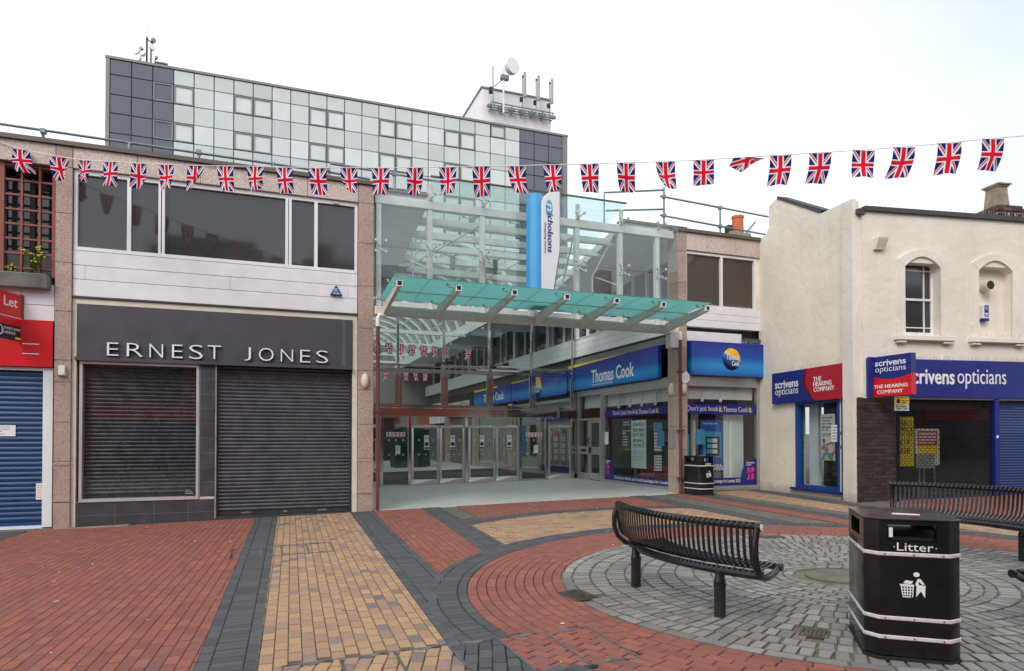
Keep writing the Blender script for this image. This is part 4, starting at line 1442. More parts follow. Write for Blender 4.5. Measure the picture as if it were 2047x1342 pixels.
v = [(6.285+.085*math.cos(a*math.pi/14), 0, 7.01+.21*math.sin(a*math.pi/14)) for a in range(28)]
part('emblem', MB().add([(x, 14.397, z) for x, _, z in v]+[(x, 14.392, z) for x, _, z in v], [tuple(range(27, -1, -1)), tuple(range(28, 56))]+[(i, (i+1) % 28, 28+(i+1) % 28, 28+i) for i in range(28)]), W['print_sky'], t)
text('lettering', 'n', VT, -7.13, -6.95, 6.225, 6.34, .004, W['print_white'], t, bold=.004, shear=.15)
text('lettering', 'icholsons', VT, -6.90, -5.98, 6.245, 6.385, .002, W['print_blue'], t, bold=.012, shear=.12)
text('lettering', 'shopping centre', VT, -6.68, -5.95, 6.155, 6.21, .002, W['print_black'], t, bold=.0, shear=.1)

# ------------------------------------------------------------------ glazed door screen
ds_ = thing('door_screen', 'mirror polished steel and glass door screen across the arcade', 'door screen', (6.5, 21.95, .1))
up = [2.5, 4.15, 5.71, 7.32, 8.91, 10.51]
for x in up:
    part('post', MB(DOOR).box(x-.035, x+.035, 2.62, 6.1, -.06, .06).box(x+.05, x+.085, 2.62, 4.0, -.05, .04), W['chrome'], ds_, bevel=.004)
part('transom', MB(DOOR).box(2.35, 10.62, 4.0, 4.08, -.06, .07).box(2.35, 10.62, 3.86, 3.93, -.05, .05), W['chrome'], ds_, bevel=.006)
part('transom', MB(DOOR).box(2.35, 10.62, 5.95, 6.1, -.08, .08), W['steel_white'], ds_)
part('header', MB(DOOR).box(2.35, 10.62, 2.34, 2.62, -.1, .10), W['chrome'], ds_, bevel=.012)
part('header_rail', MB(DOOR).box(2.35, 10.62, 2.63, 2.69, -.06, .07), W['chrome'], ds_, bevel=.006)
for i in range(5):
    part('fixed_pane', MB(DOOR).box(up[i]+.04, up[i+1]-.04, 4.08, 5.95, -.006, .006), W['door_glass'], ds_)
    pf = part('window_frame', MB(DOOR).box(up[i]+.09, up[i+1]-.04, 2.69, 2.74, -.03, .03).box(up[i]+.09, up[i+1]-.04, 3.8, 3.85, -.03, .03).box(up[i]+.09, up[i]+.14, 2.74, 3.8, -.03, .03).box(up[i+1]-.09, up[i+1]-.04, 2.74, 3.8, -.03, .03), W['chrome'], ds_)
    part('pane', MB(DOOR).box(up[i]+.14, up[i+1]-.09, 2.74, 3.8, -.006, .006), W['door_glass'], pf)
for x in (3.63, 4.55, 6.5, 8.47, 9.47, 10.5):
    z0 = gz(x)
    part('door_post', MB(DOOR).box(x-.05, x+.05, z0-.02, 2.34, -.05, .055), W['chrome'], ds_, bevel=.006)


def door_leaf(x0, x1, hx, st=.075, top=2.05):
    z0 = gz(x0)+.012
    d = part('door', MB(DOOR).box(x0, x1, z0, z0+.19, -.025, .03).box(x0, x1, top-.09, top, -.025, .03).box(x0, x0+st, z0+.19, top-.09, -.025, .03).box(x1-st, x1, z0+.19, top-.09, -.025, .03), W['brushed'], ds_, bevel=.004)
    part('pane', MB(DOOR).box(x0+st, x1-st, z0+.19, top-.09, -.005, .005), W['door_glass'], d)
    if hx:
        part('handle', MB(DOOR).tube([(hx, .82, .03), (hx, .82, .09), (hx, 1.6, .09), (hx, 1.6, .03)], .016, 8), W['chrome'], d)
        part('closer_plate', MB(DOOR).box((x0+x1)/2-.05, (x0+x1)/2+.36, top-.03, top+.01, .03, .05), W['paper'], d)
    part('transom_pane', MB(DOOR).box(x0, x1, top+.05, 2.34, -.005, .005), W['door_glass'], d)
    return d


door_leaf(2.62, 3.57, 3.42)
d1 = door_leaf(4.61, 5.55, 5.49)
d2 = door_leaf(5.57, 6.44, 5.65)
d3 = door_leaf(6.57, 7.55, 7.49)
d4 = door_leaf(7.57, 8.41, 7.65)
door_leaf(9.53, 10.44, 9.62)
for x0, x1 in ((3.69, 4.49), (8.53, 9.41)):
    z0 = gz(x0)+.01
    part('fixed_pane', MB(DOOR).box(x0, x1, z0+.06, 2.33, -.005, .005), W['door_glass'], ds_)
    part('sill', MB(DOOR).box(x0, x1, z0, z0+.06, -.03, .03), W['chrome'], ds_)
for x in (4.9, 5.8, 6.84, 7.84):
    st_ = part('fire_door_sticker', MB(DOOR).box(x+.14, x+.30, 1.24, 1.72, .006, .01), W['print_white'], ds_)
    part('blue_disc', MB(DOOR).disc((x+.22, 1.43, .0102), (0, 0, 1), .07, .001, 16), W['print_blue'], st_)
    part('blue_strip', MB(DOOR).box(x+.15, x+.29, 1.26, 1.32, .0102, .0115), W['print_blue'], st_)
    part('print', MB(DOOR).box(x+.16, x+.28, 1.64, 1.66, .0102, .0112).box(x+.16, x+.28, 1.6, 1.615, .0102, .0112).box(x+.212, x+.228, 1.4, 1.48, .0115, .0125), W['print_black'], st_)
for x in (3.78, 8.68):
    st_ = part('prohibition_sticker', MB(DOOR).box(x, x+.62, 1.66, 1.82, .006, .01), W['print_white'], ds_)
    mb = MB(DOOR)
    for k in range(5):
        c_ = x+.065+k*.122
        mb.tube([(c_+.042*math.cos(a*.7854), 1.76+.042*math.sin(a*.7854), .011) for a in range(9)], .008, 4)
        mb.box(c_-.05, c_+.05, 1.67, 1.70, .0102, .012)
    part('red_rings', mb, W['print_red'], st_)
    part('symbols', MB(DOOR).box(x+.05, x+.08, 1.74, 1.78, .0102, .011).box(x+.17, x+.21, 1.745, 1.775, .0102, .011).box(x+.29, x+.33, 1.735, 1.78, .0102, .011).box(x+.42, x+.445, 1.74, 1.78, .0102, .011).box(x+.53, x+.58, 1.745, 1.77, .0102, .011), W['print_black'], st_)
    s2 = part('no_smoking_sticker', MB(DOOR).box(x+.3, x+.46, 1.1, 1.38, .006, .01), W['print_white'], ds_)
    part('red_ring', MB(DOOR).tube([(x+.38+.05*math.cos(a*.7854), 1.29+.05*math.sin(a*.7854), .011) for a in range(9)], .007, 4), W['print_red'], s2)
dm = MB(DOOR)
for x0, x1 in ((2.75, 3.5), (3.75, 4.45), (4.75, 5.45), (5.75, 6.35), (6.7, 7.45), (7.75, 8.35), (8.6, 9.35)):
    n_ = 3
    for k in range(n_):
        for z in (1.56, 1.08):
            dm.disc((x0+(x1-x0)*(k+.5)/n_, z, .0055), (0, 0, 1), .032, .0012, 12)
part('manifestation_dots', dm, mat('frosted_dot', (.45, .47, .46), .6), ds_)
for x, lab in ((5.5, 'black camera on an arm over the steel transom, left of the other one'), (7.45, 'black camera on an arm over the steel transom, nearer the travel shop')):
    t = thing('security_camera', lab, 'security camera', (x, 21.6, 4.1))
    part('base', MB().box(x-.1, x+.08, 21.8, 21.9, 4.03, 4.12), W['black_matt'], t)
    part('arm', MB().tube([(x, 21.8, 4.09), (x+.3, 21.6, 4.17)], .02, 6), W['black_matt'], t)
    part('head', MB().tube([(x+.24, 21.62, 4.15), (x+.42, 21.5, 4.17)], [.05, .07], 10), W['black_matt'], t)

# ------------------------------------------------------------------ inside of the arcade
sh = thing('arcade_shops', 'row of arcade shops with white boarding and upper windows along the right side', 'building', (12, 33, .2))
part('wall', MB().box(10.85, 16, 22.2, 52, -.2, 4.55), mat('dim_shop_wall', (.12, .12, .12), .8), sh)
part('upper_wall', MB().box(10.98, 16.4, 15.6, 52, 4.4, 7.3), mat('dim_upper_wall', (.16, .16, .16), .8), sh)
part('head_wall', MB().box(10.68, 10.95, 15.55, 52, 6.62, 7.3), W['soffit'], sh)
yb = [15.6, 17.9, 20.2, 22.4, 25.4, 28.6, 31.8, 35.0, 40, 46]
for i in range(len(yb)-1):
    for z0, z1 in ((4.56, 4.76), (4.765, 4.98), (4.985, 5.19)):
        pieces('cladding_board', MALL, [(-yb[i+1]+.004, -yb[i]-.004, z0, z1)], -.2, .03 if yb[i] < 22 else .06, W['arcade_board'], sh, bevel=.006)
mull = [15.9, 16.6, 17.3, 18.1, 18.9, 19.6, 20.4, 21.2, 22.1, 23.2, 24.2, 24.6, 26.2, 27.2, 28.4, 29.6, 30.4, 31.9, 33, 34.2, 35.6, 37, 38.5, 40, 42, 44]
for i, y in enumerate(mull):
    wide = y in (22.1, 24.6, 28.4, 31.9, 35.6)
    hw = .14 if wide else .04
    part('pier' if wide else 'mullion', MB(MALL).box(-y-hw, -y+hw, 5.19, 6.62, -.12, .04 if wide else .0), W['upvc'], sh)
    if i+1 < len(mull):
        y2 = mull[i+1]
        part('window_pane', MB(MALL).box(-y2+.04, -y-.04, 5.19, 6.62, -.1, -.08), W['dark_glass'], sh)
part('upper_sill', MB(MALL).box(-46, -15.6, 5.19, 5.23, -.1, .05), W['upvc'], sh)
for y in (22.4, 26.5, 31.5):
    part('roof_fascia', MB().box(8.6, 10.7, y, y+.35, 6.2, 6.7), W['soffit'], sh)
part('roof_soffit', MB().box(8.6, 10.7, 22.4, 50, 6.65, 6.75), W['soffit'], sh)
part('gutter_beam', MB().box(8.5, 8.7, 22.4, 50, 6.3, 6.75), W['steel_white'], sh)
# barrel vault
bv = thing('barrel_vault', 'curved white ribs of the barrel vaulted arcade roof seen through the upper glass', 'roof', (5.6, 30, 6.2))
for k in range(16):
    y = 22.6+k*1.5
    pts = [(5.6+2.95*math.cos(math.pi*a/14), y, 6.35+2.2*math.sin(math.pi*a/14)) for a in range(15)]
    part('rib', MB().tube(pts, .07, 6), W['steel_white'], bv)
for a in (2, 4, 6, 8, 10, 12):
    x, z = 5.6+2.95*math.cos(math.pi*a/14), 6.35+2.2*math.sin(math.pi*a/14)
    part('purlin', MB().tube([(x, 22.5, z), (x, 46, z)], .035, 6), W['steel_white'], bv)
for y in (25, 29, 33, 37, 41):
    part('tie_beam', MB().box(2.5, 8.6, y, y+.12, 6.2, 6.36), W['steel_white'], bv)
gl = MB()
for k in range(14):
    a0, a1 = math.pi*k/14, math.pi*(k+1)/14
    p = [(5.6+3.03*math.cos(a), 6.35+2.28*math.sin(a)) for a in (a0, a1)]
    gl.add([(p[0][0], 22.4, p[0][1]), (p[1][0], 22.4, p[1][1]), (p[1][0], 46, p[1][1]), (p[0][0], 46, p[0][1])], [(0, 1, 2, 3)])
part('vault_glazing', gl, glass('vault_glass', (.9, .94, .93)), bv)
part('end_wall', MB().box(1, 11, 46.1, 46.6, 0, 9), W['dark_wall'], sh)
part('side_wall', MB().box(1.9, 2.3, 24.1, 46, 0, 6.4).box(2.26, 2.3, 15.46, 24, .0, 6.9), W['arcade_board'], sh)  # near box: unseen white boarding added to bounce light into the porch
part('end_shopfront', MB().box(2.3, 8.4, 45.9, 46.1, .1, 3.0), W['dark_glass'], sh)
part('end_fascia', MB().box(2.3, 5.6, 45.8, 46.1, 3.4, 4.6), W['opt_red'], sh)  # red board added in place of a street sign reflected in the glass
part('end_fascia', MB().box(6.3, 8.6, 45.8, 46.1, 3.0, 3.8), mat('brown_fascia', (.12, .06, .03), .5), sh)
part('brick_column', MB().box(8.9, 9.5, 40.0, 40.6, .1, 3.2), W['opp_brick'], sh)
# inner shop signs and windows
BLUES = [(3.25, (.008, .05, .33)), (3.42, (.01, .19, .55)), (3.58, (.012, .26, .62)), (3.8, (.008, .07, .36)), (4.2, (.01, .022, .25))]
W['tc_face'] = band_mat('blue_gradient_sign_face', BLUES)


def inner_window(parent, y0, y1, name='shop_window'):
    f = part(name, MB(MALL).box(-y1, -y0, .18, .3, -.06, .04).box(-y1, -y0, 3.0, 3.12, -.06, .04).box(-y1, -y1+.07, .3, 3.0, -.05, .035).box(-y0-.07, -y0, .3, 3.0, -.05, .035), W['alu'], parent)
    part('pane', MB(MALL).box(-y1+.07, -y0-.07, .3, 3.0, -.02, -.008), W['shop_glass'], f)
    return f


t = thing('shop_sign', 'blue gradient fascia with a blue and gold globe, behind the glass door screen', 'sign', (10.5, 25.5, 3.27))
part('board', MB(MALL).box(-28.5, -22.6, 3.27, 4.15, 0, .13), W['tc_face'], t)
part('yellow_edge', MB(MALL).box(-28.5, -24, 4.1, 4.15, .13, .134), W['print_yellow'], t)


def globe(parent, fr, cx, cy_, rx_, ry_, z, txt=True, scale=1.0):
    k = 28
    v = []
    for r_, h in ((1, 0), (.97, .012), (.8, .03), (.5, .045), (.2, .05)):
        v += [(cx+rx_*r_*math.cos(2*math.pi*q/k), cy_+ry_*r_*math.sin(2*math.pi*q/k), z+h) for q in range(k)]
    f = [(i*k+q, i*k+(q+1) % k, (i+1)*k+(q+1) % k, (i+1)*k+q) for i in range(4) for q in range(k)]
    f.append(tuple(4*k+q for q in range(k)))
    m, n, l, out = nodes_of('globe_print')
    p = principled(n, l, out, .2, 0, .6)
    tc_ = n.new('ShaderNodeTexCoord')
    s_ = n.new('ShaderNodeSeparateXYZ')
    l.new(tc_.outputs['Generated'], s_.inputs[0])
    axis_x = s_.outputs[0] if abs(fr[0][0]) > .5 else mathn(n, l, 'SUBTRACT', 1.0, s_.outputs[1])
    d = mathn(n, l, 'ADD', mathn(n, l, 'MULTIPLY', axis_x, .45), s_.outputs[2])
    c = ramp(n, l, d, [(.3, (.003, .008, .06)), (.55, (.01, .05, .25)), (.78, (.02, .2, .5)), (.86, (.75, .55, .1)), (1.0, (.8, .42, .02))])
    l.new(c, p.inputs['Base Color'])
    o = part('globe', MB(fr).add(v, f), m, parent)
    if txt:
        text('lettering', 'Thomas', fr, cx-rx_*.72, cx+rx_*.72, cy_-.02, cy_+.14*scale, z+.05, W['print_white'], parent, bold=.012)
        text('lettering', 'Cook', fr, cx-rx_*.1, cx+rx_*.72, cy_-.2*scale, cy_-.045, z+.05, W['print_white'], parent, bold=.012)
    return o


globe(t, MALL, -25.4, 3.7, .4, .42, .13)
t = thing('shop_sign', 'farther blue gradient fascia with white lettering inside the arcade', 'sign', (10.5, 31.5, 3.27))
part('board', MB(MALL).box(-34.3, -28.6, 3.27, 4.15, 0, .13), W['tc_face'], t)
part('yellow_edge', MB(MALL).box(-34.3, -30.5, 4.06, 4.15, .13, .134), W['print_yellow'], t)
text('lettering', 'Thomas Cook', MALL, -32.6, -29.5, 3.45, 3.85, .13, W['print_white'], t, bold=.02)
t = thing('shop_sign', 'dark green fascia with pale raised lettering deep in the arcade', 'sign', (10.6, 37.5, 3.1))
part('board', MB(MALL).box(-40.2, -34.6, 3.0, 4.15, .0, .1), mat('dark_olive_board', (.028, .03, .022), .5), t)
text('lettering', 'THE BODY SHOP', MALL, -39.9, -35.1, 3.2, 3.75, .1, mat('cream_letters', (.66, .7, .5), .5), t, ext=.05, bold=.02)
part('white_panel', MB(MALL).box(-46, -40.4, 2.6, 3.9, .0, .1), W['white_board'], sh)
inner_window(sh, 22.3, 25.4)
inner_window(sh, 25.5, 28.4)
inner_window(sh, 29.2, 34)
for y in (28.8, 34.4, 40.3):
    pieces('granite_block', MALL, [(-y-.25, -y+.25, .1+k*.78, .1+k*.78+.77) for k in range(4)], -.2, .1, W['granite'], sh)
part('display_back', MB().box(10.82, 10.848, 22.3, 34, .3, 3.1), mat('pale_display_back', (.6, .58, .48), .7), sh)
part('blue_band', MB(MALL).box(-25.35, -22.35, 2.3, 2.56, -.006, .0).box(-25.35, -22.35, .3, .55, -.006, .0), W['print_blue'], sh)
text('lettering', "Don't just book it.", MALL, -24.9, -22.9, 2.36, 2.52, .0, W['print_white'], sh)
k = 0
for y in (22.75, 23.35, 24.0, 24.6):
    t = thing('offer_display', ('red rack of holiday offer cards nearest the door post in the travel shop window', 'second red rack of offer cards from the right behind the glass doors', 'third red rack of offer cards from the right behind the glass doors', 'leftmost red rack of offer cards behind the glass doors')[k], 'display rack', (10.75, y, .7), 0, 'offer card racks in the travel shop window')
    hh = (1.5, 2.1, 1.9, 2.0)[k]
    part('board', MB(MALL).box(-y-.22, -y+.22, .62, hh, -.09, -.075), W['print_red'], t)
    for i in range(5):
        z = .78+i*.24
        if z+.2 < hh: pieces('card', MALL, [(-y-.18, -y-.02, z, z+.19), (-y+.02, -y+.18, z, z+.19)], -.075, -.07, W['print_mint'], t, bevel=0)
    if k == 1: part('green_panel', MB(MALL).box(-y-.17, -y+.17, 1.78, 2.05, -.075, -.07), mat('printed_green', (.03, .3, .1), .5), t)
    k += 1
for y, c, lab in ((26.4, 'black_matt', 'dark poster in the second travel shop window inside the arcade'), (27.6, 'print_sky', 'blue poster in the second travel shop window inside the arcade')):
    single('poster', MB(MALL).box(-y-.35, -y+.3, .9, 2.2, -.08, -.07), W[c], lab, 'poster')
kk = thing('covered_kiosk', 'market kiosk wrapped in dark green tarpaulin inside the arcade', 'kiosk', (7.2, 35.5, .1))
bm_ = bmesh.new()
bmesh.ops.create_cube(bm_, size=1)
bmesh.ops.subdivide_edges(bm_, edges=bm_.edges[:], cuts=9, use_grid_fill=True)
mb = MB()
vs_ = []
for v_ in bm_.verts:
    x, y, z = v_.co
    q = Vector((7.35+x*1.85, 35.6+y*1.6, .12+(z+.5)*2.05))
    nn = math.sin(q.x*7+q.z*2)*.05+math.sin(q.x*3.3-q.z*4)*.04
    q += Vector((nn, nn*1.4, nn*.5+(-.05 if z > .4 and abs(x) > .4 else 0)))
    vs_.append(q)
bm_.verts.index_update()
mb.add(vs_, [tuple(v_.index for v_ in f_.verts) for f_ in bm_.faces])
bm_.free()
part('tarpaulin', mb, W['tarp'], kk)
part('base', MB().box(6.5, 8.2, 34.9, 36.3, .06, .2), W['black_matt'], kk)
# ------------------------------------------------------------------ travel agent's shop
tr = thing('travel_shop', 'travel agent shop with blue signs on the right corner of the arcade', 'building', (11.8, 18, .2))
zk = [.0, .59, 1.31, 1.93, 2.74, 3.99, 4.6, 5.74, 6.58, 7.12]
pieces('granite_block', FAC, [(10.265, 10.545, zk[i]+.004, zk[i+1]-.004) for i in range(9)], -.42, .06, W['granite'], tr)
for z in (.62, 1.34, 1.96):
    pieces('granite_block', FAC, [(10.26, 10.55, z-.035, z+.035)], -.3, .068, W['granite'], tr, bevel=.01)
gx = [10.55, 11.2, 12.15, 13.0]
pieces('granite_block', FAC, [(gx[i]+.004, gx[i+1]-.004, 6.64, 7.1) for i in range(3)], -.4, .05, W['granite_top'], tr)
part('coping', MB(FAC).box(10.2, 13.05, 7.105, 7.19, -.6, .11), W['coping'], tr)
part('roof', MB().box(10.72, 13.6, 15.5, 22.2, 4.3, 4.5).box(11, 13.6, 15.5, 22.2, 7.0, 7.1), W['dark_wall'], tr)
wu = part('window_frame', MB(FAC).box(10.53, 12.86, 5.15, 5.21, -.2, .02).box(10.53, 12.86, 6.56, 6.62, -.2, .0).box(10.53, 10.59, 5.21, 6.56, -.2, .01).box(12.8, 12.86, 5.21, 6.56, -.2, .01).box(11.68, 11.74, 5.21, 6.56, -.2, .01), W['upvc'], tr)
for x0, x1 in ((10.59, 11.68), (11.74, 12.8)):
    part('pane', MB(FAC).box(x0, x1, 5.21, 6.56, -.1, -.07), W['brown_glass'], wu)
part('wall_strip', MB(FAC).box(12.86, 13.02, 5.15, 6.63, -.3, .0), W['stucco'], tr)
for z0, z1 in ((4.98, 5.145), (4.80, 4.975), (4.60, 4.795)):
    pieces('cladding_board', FAC, [(10.55, 13.01, z0, z1)], -.2, .04, W['white_board'], tr, bevel=.006)
part('dark_gap', MB(FAC).box(10.55, 13.0, 4.4, 4.6, -.3, -.12), W['black_matt'], tr)
pieces('cladding_board', FAC, [(10.55, 12.35, 4.22, 4.48)], -.1, .02, W['white_board'], tr)
part('timber_end', MB(FAC).box(12.4, 13.0, 4.25, 4.36, -.2, .08), W['mortar_dark'], tr)
part('lintel', MB(FAC).box(10.55, 13.02, 3.08, 3.28, -.3, .0), W['alu'], tr)
sw = part('shop_window', MB(FAC).box(10.57, 12.95, 3.02, 3.08, -.12, -.0).box(10.57, 12.95, .2, .32, -.12, .0).box(12.89, 12.95, .32, 3.02, -.12, .0).box(10.57, 10.6, .32, 3.02, -.12, .0), W['alu'], tr)
part('pane', MB(FAC).box(10.6, 12.89, .32, 3.02, -.06, -.05), W['shop_glass'], sw)
part('plinth', MB(FAC).box(10.55, 13.0, .0, .2, -.2, -.02), W['concrete'], tr)
# interior of the shop
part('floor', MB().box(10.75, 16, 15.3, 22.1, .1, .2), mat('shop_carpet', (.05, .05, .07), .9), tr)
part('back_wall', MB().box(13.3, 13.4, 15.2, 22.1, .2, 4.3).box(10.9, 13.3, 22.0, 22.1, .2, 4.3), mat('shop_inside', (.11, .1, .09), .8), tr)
part('ceiling', MB().box(10.8, 13.3, 15.2, 22.0, 3.25, 3.35), mat('shop_ceiling', (.6, .6, .58), .8), tr)
part('valance', MB(MALL).box(-19.98, -15.55, 2.68, 3.2, -.2, -.16).box(-21.7, -20.1, 2.68, 3.2, -.2, -.16), W['print_white'], tr)
part('valance', MB(FAC).box(10.6, 12.85, 2.68, 3.05, -.2, -.16), W['print_white'], tr)
part('dark_rail', MB(FAC).box(10.6, 12.7, 2.56, 2.68, -.22, -.18), W['black_matt'], tr)
# glazed front to the arcade
part('head_frame', MB(MALL).box(-21.95, -15.52, 3.12, 3.30, -.2, .02), W['alu'], tr)
sw = part('shop_window', MB(MALL).box(-20.03, -15.52, 3.05, 3.12, -.1, .0).box(-20.03, -15.52, .17, .25, -.1, .0).box(-20.03, -19.95, .25, 3.05, -.1, .0).box(-15.56, -15.52, .25, 3.05, -.1, -.01), W['alu'], tr)
part('pane', MB(MALL).box(-19.95, -15.56, .25, 3.05, -.06, -.05), W['shop_glass'], sw)
dd = part('door_frame', MB(MALL).box(-21.93, -20.03, 2.25, 2.32, -.1, .01).box(-21.93, -21.86, .15, 3.12, -.1, .012).box(-21.12, -21.04, .15, 2.25, -.1, .012).box(-20.2, -20.06, .15, 3.12, -.1, .013), W['alu'], tr)
part('pane', MB(MALL).box(-21.86, -20.2, 2.32, 3.1, -.06, -.05).box(-21.86, -21.12, .4, 1.05, -.06, -.05).box(-21.86, -21.12, 1.35, 2.25, -.06, -.05), W['shop_glass'], dd)
part('letter_plate_panel', MB(MALL).box(-21.86, -21.12, 1.06, 1.34, -.07, -.02).box(-21.86, -21.12, .17, .4, -.07, -.02), W['alu'], dd)
part('letter_slot', MB(MALL).box(-21.7, -21.3, 1.15, 1.24, -.02, -.012), W['black_matt'], dd)
dl = part('door', MB(MALL).box(-21.03, -20.21, .19, .42, -.07, -.01).box(-21.03, -20.21, 1.06, 1.32, -.07, -.01).box(-21.03, -20.21, 2.15, 2.24, -.07, -.01).box(-21.03, -20.94, .42, 2.15, -.07, -.012).box(-20.3, -20.21, .42, 2.15, -.07, -.012), W['alu'], tr)
part('pane', MB(MALL).box(-20.94, -20.3, .42, 1.06, -.05, -.04).box(-20.94, -20.3, 1.32, 2.15, -.05, -.04), W['shop_glass'], dl)
part('handle', MB(MALL).tube([(-20.98, 1.45, -.01), (-20.98, 1.45, .05), (-20.98, 1.62, .05), (-20.98, 1.62, -.01)], .015, 6).box(-21.03, -20.9, 1.12, 1.3, -.01, .03), W['black_matt'], dl)
# window vinyls
def vinyl(fr, x0, x1, y0, y1, z): return MB(fr).box(x0, x1, y0, y1, z, z+.003)


vb = part('blue_band', vinyl(MALL, -19.94, -15.57, 2.315, 2.545, -.048), W['print_blue'], sw)
text('lettering', "Don't just book", MALL, -19.4, -18.02, 2.335, 2.52, -.045, W['print_white'], sw, bold=-.012)
text('lettering', "it.", MALL, -17.97, -17.83, 2.36, 2.5, -.045, W['print_yellow'], sw, bold=.02)
text('lettering', "Thomas Cook", MALL, -17.8, -16.88, 2.36, 2.5, -.045, W['print_white'], sw, bold=-.012)
text('lettering', "it.", MALL, -16.83, -16.7, 2.36, 2.5, -.045, W['print_yellow'], sw, bold=.02)
arcp = lambda x0, x1, y0, y1, flip=False: [(x0, y0), (x1, y0)]+[((x1-(x1-x0)*(1-math.cos(a*math.pi/20))) if not flip else (x0+(x1-x0)*(1-math.cos(a*math.pi/20))), y0+(y1-y0)*math.sin(a*math.pi/20)) for a in range(0, 11)]
part('blue_skirt', MB(MALL).prism([(-19.94, .25), (-15.57, .25), (-15.57, .45), (-19.38, .45)]+[(-19.94+.56*math.cos(a*math.pi/20), .45+.55*math.sin(a*math.pi/20)) for a in range(1, 11)], -.048, -.045), W['print_blue'], sw)
text('lettering', 'Exclusive ticket and hotel packages for London 2012', MALL, -19.3, -15.75, .275, .41, -.044, W['print_white'], sw, bold=.0)


def emblem(parent, fr, x0, y0, s, z):
    polys = [[(0, .55), (.35, .62), (.38, 1.0), (.1, .95), (.02, .8), (.2, .74)], [(.45, .66), (.8, .58), (.95, .75), (.85, 1.0), (.5, .92)],
             [(.05, .05), (.3, 0), (.42, .45), (.12, .5), (.22, .3)], [(.5, .02), (.9, .1), (.78, .3), (.95, .42), (.6, .52)], [(.42, .5), (.56, .54), (.5, .62), (.4, .58)]]
    mb = MB(fr)
    for p in polys: mb.prism([(x0+x*s, y0+y*s*1.25) for x, y in p], z, z+.003)
    part('pink_emblem', mb, W['print_pink'], parent)


emblem(sw, MALL, -19.9, .40, .28, -.044)
text('lettering', 'Register\nhere', MALL, -19.88, -19.55, .78, .90, -.044, W['print_white'], sw, bold=0)

t = thing('shop_sign', 'large blue fascia with white lettering on the arcade side of the travel shop', 'sign', (10.6, 19.4, 3.34))
part('board', MB(MALL).box(-22.4, -16.45, 3.335, 4.27, .02, .15), W['tc_face'], t, bevel=.01)
part('yellow_edge', MB(MALL).prism([(-22.38, 4.16), (-18.2, 4.26), (-18.2, 4.265), (-22.38, 4.265)], .15, .155), W['print_yellow'], t)
text('lettering', 'Thomas Cook', MALL, -20.55, -17.75, 3.5, 3.95, .15, W['print_white'], t, bold=.015)
text('lettering', 'www.thomascook.com', MALL, -20.52, -19.1, 3.41, 3.475, .15, W['print_white'], t, bold=.0)
t = thing('shop_sign', 'blue fascia with a blue and gold globe emblem facing the square', 'sign', (11.8, 15, 3.29))
part('board', MB(FAC).box(10.6, 13.03, 3.29, 4.2, .0, .2), W['tc_face'], t, bevel=.01)
globe(t, FAC, 11.87, 3.75, .29, .3, .2, True, .9)
part('blue_band', vinyl(FAC, 10.6, 12.89, 2.275, 2.54, -.048), W['print_blue'], tr)
text('lettering', "Don't just book", FAC, 10.62, 11.62, 2.31, 2.5, -.045, W['print_white'], tr, bold=-.012)
text('lettering', "it.", FAC, 11.65, 11.75, 2.34, 2.49, -.045, W['print_yellow'], tr, bold=.02)
text('lettering', "Thomas Cook", FAC, 11.78, 12.6, 2.34, 2.48, -.045, W['print_white'], tr, bold=-.012)
text('lettering', "it.", FAC, 12.64, 12.75, 2.34, 2.48, -.045, W['print_yellow'], tr, bold=.02)
part('blue_skirt', MB(FAC).prism([(10.6, .32), (12.89, .32), (12.89, 1.06)]+[(12.89-.52*math.sin(a*math.pi/20), .54+.52*math.cos(a*math.pi/20)) for a in range(1, 11)]+[(10.6, .54)], -.048, -.045), W['print_blue'], tr)
text('lettering', 'Exclusive ticket and hotel packages for London 2012', FAC, 10.64, 12.34, .38, .5, -.044, W['print_white'], tr, bold=0)
emblem(tr, FAC, 12.55, .46, .29, -.044)
text('lettering', 'Register\nhere', FAC, 12.55, 12.84, .86, .97, -.044, W['print_white'], tr, bold=0)

# window posters and displays (behind the glass)
t = thing('hanging_poster', 'tall pale blue poster about travel money hanging in the travel shop window', 'poster', (10.8, 17.9, .7))
part('sheet', MB(MALL).box(-18.36, -17.5, .70, 2.17, -.12, -.11), W['print_mint'], t)
for i, s_ in enumerate(('HOW MUCH', 'TRAVEL MONEY', 'DO YOU TAKE?', 'AND HOW DO', 'YOU TAKE IT?')):
    z = (1.98, 1.82, 1.67, 1.49, 1.34)[i]
    text('lettering', s_, MALL, -18.26, -17.6, z, z+.11, -.11, W['print_black'], t, bold=0)
ic = MB(MALL)
for i in range(3):
    for j in range(2):
        x, y = -18.27+i*.22, 1.12-j*.17
        for a, b, c, d in ((0, .14, 0, .008), (0, .14, .1, .108), (0, .008, .008, .1), (.132, .14, .008, .1)):
            ic.box(x+a, x+b, y+c, y+d, -.11, -.107)
part('icons', ic, W['print_blue'], t)
t = thing('price_board', 'dark price comparison board in the travel shop window', 'display board', (10.85, 18.7, .9))
part('board', MB(MALL).box(-19.1, -18.42, 1.2, 2.25, -.2, -.18), W['print_black'], t)
text('lettering', 'COMPARE\nOUR PRICES', MALL, -18.98, -18.55, 2.02, 2.16, -.18, W['print_mint'], t, bold=0)
part('yellow_line', MB(MALL).box(-19.02, -18.5, 1.84, 1.87, -.18, -.177).box(-18.9, -18.5, 1.26, 1.28, -.18, -.177), W['print_yellow'], t)
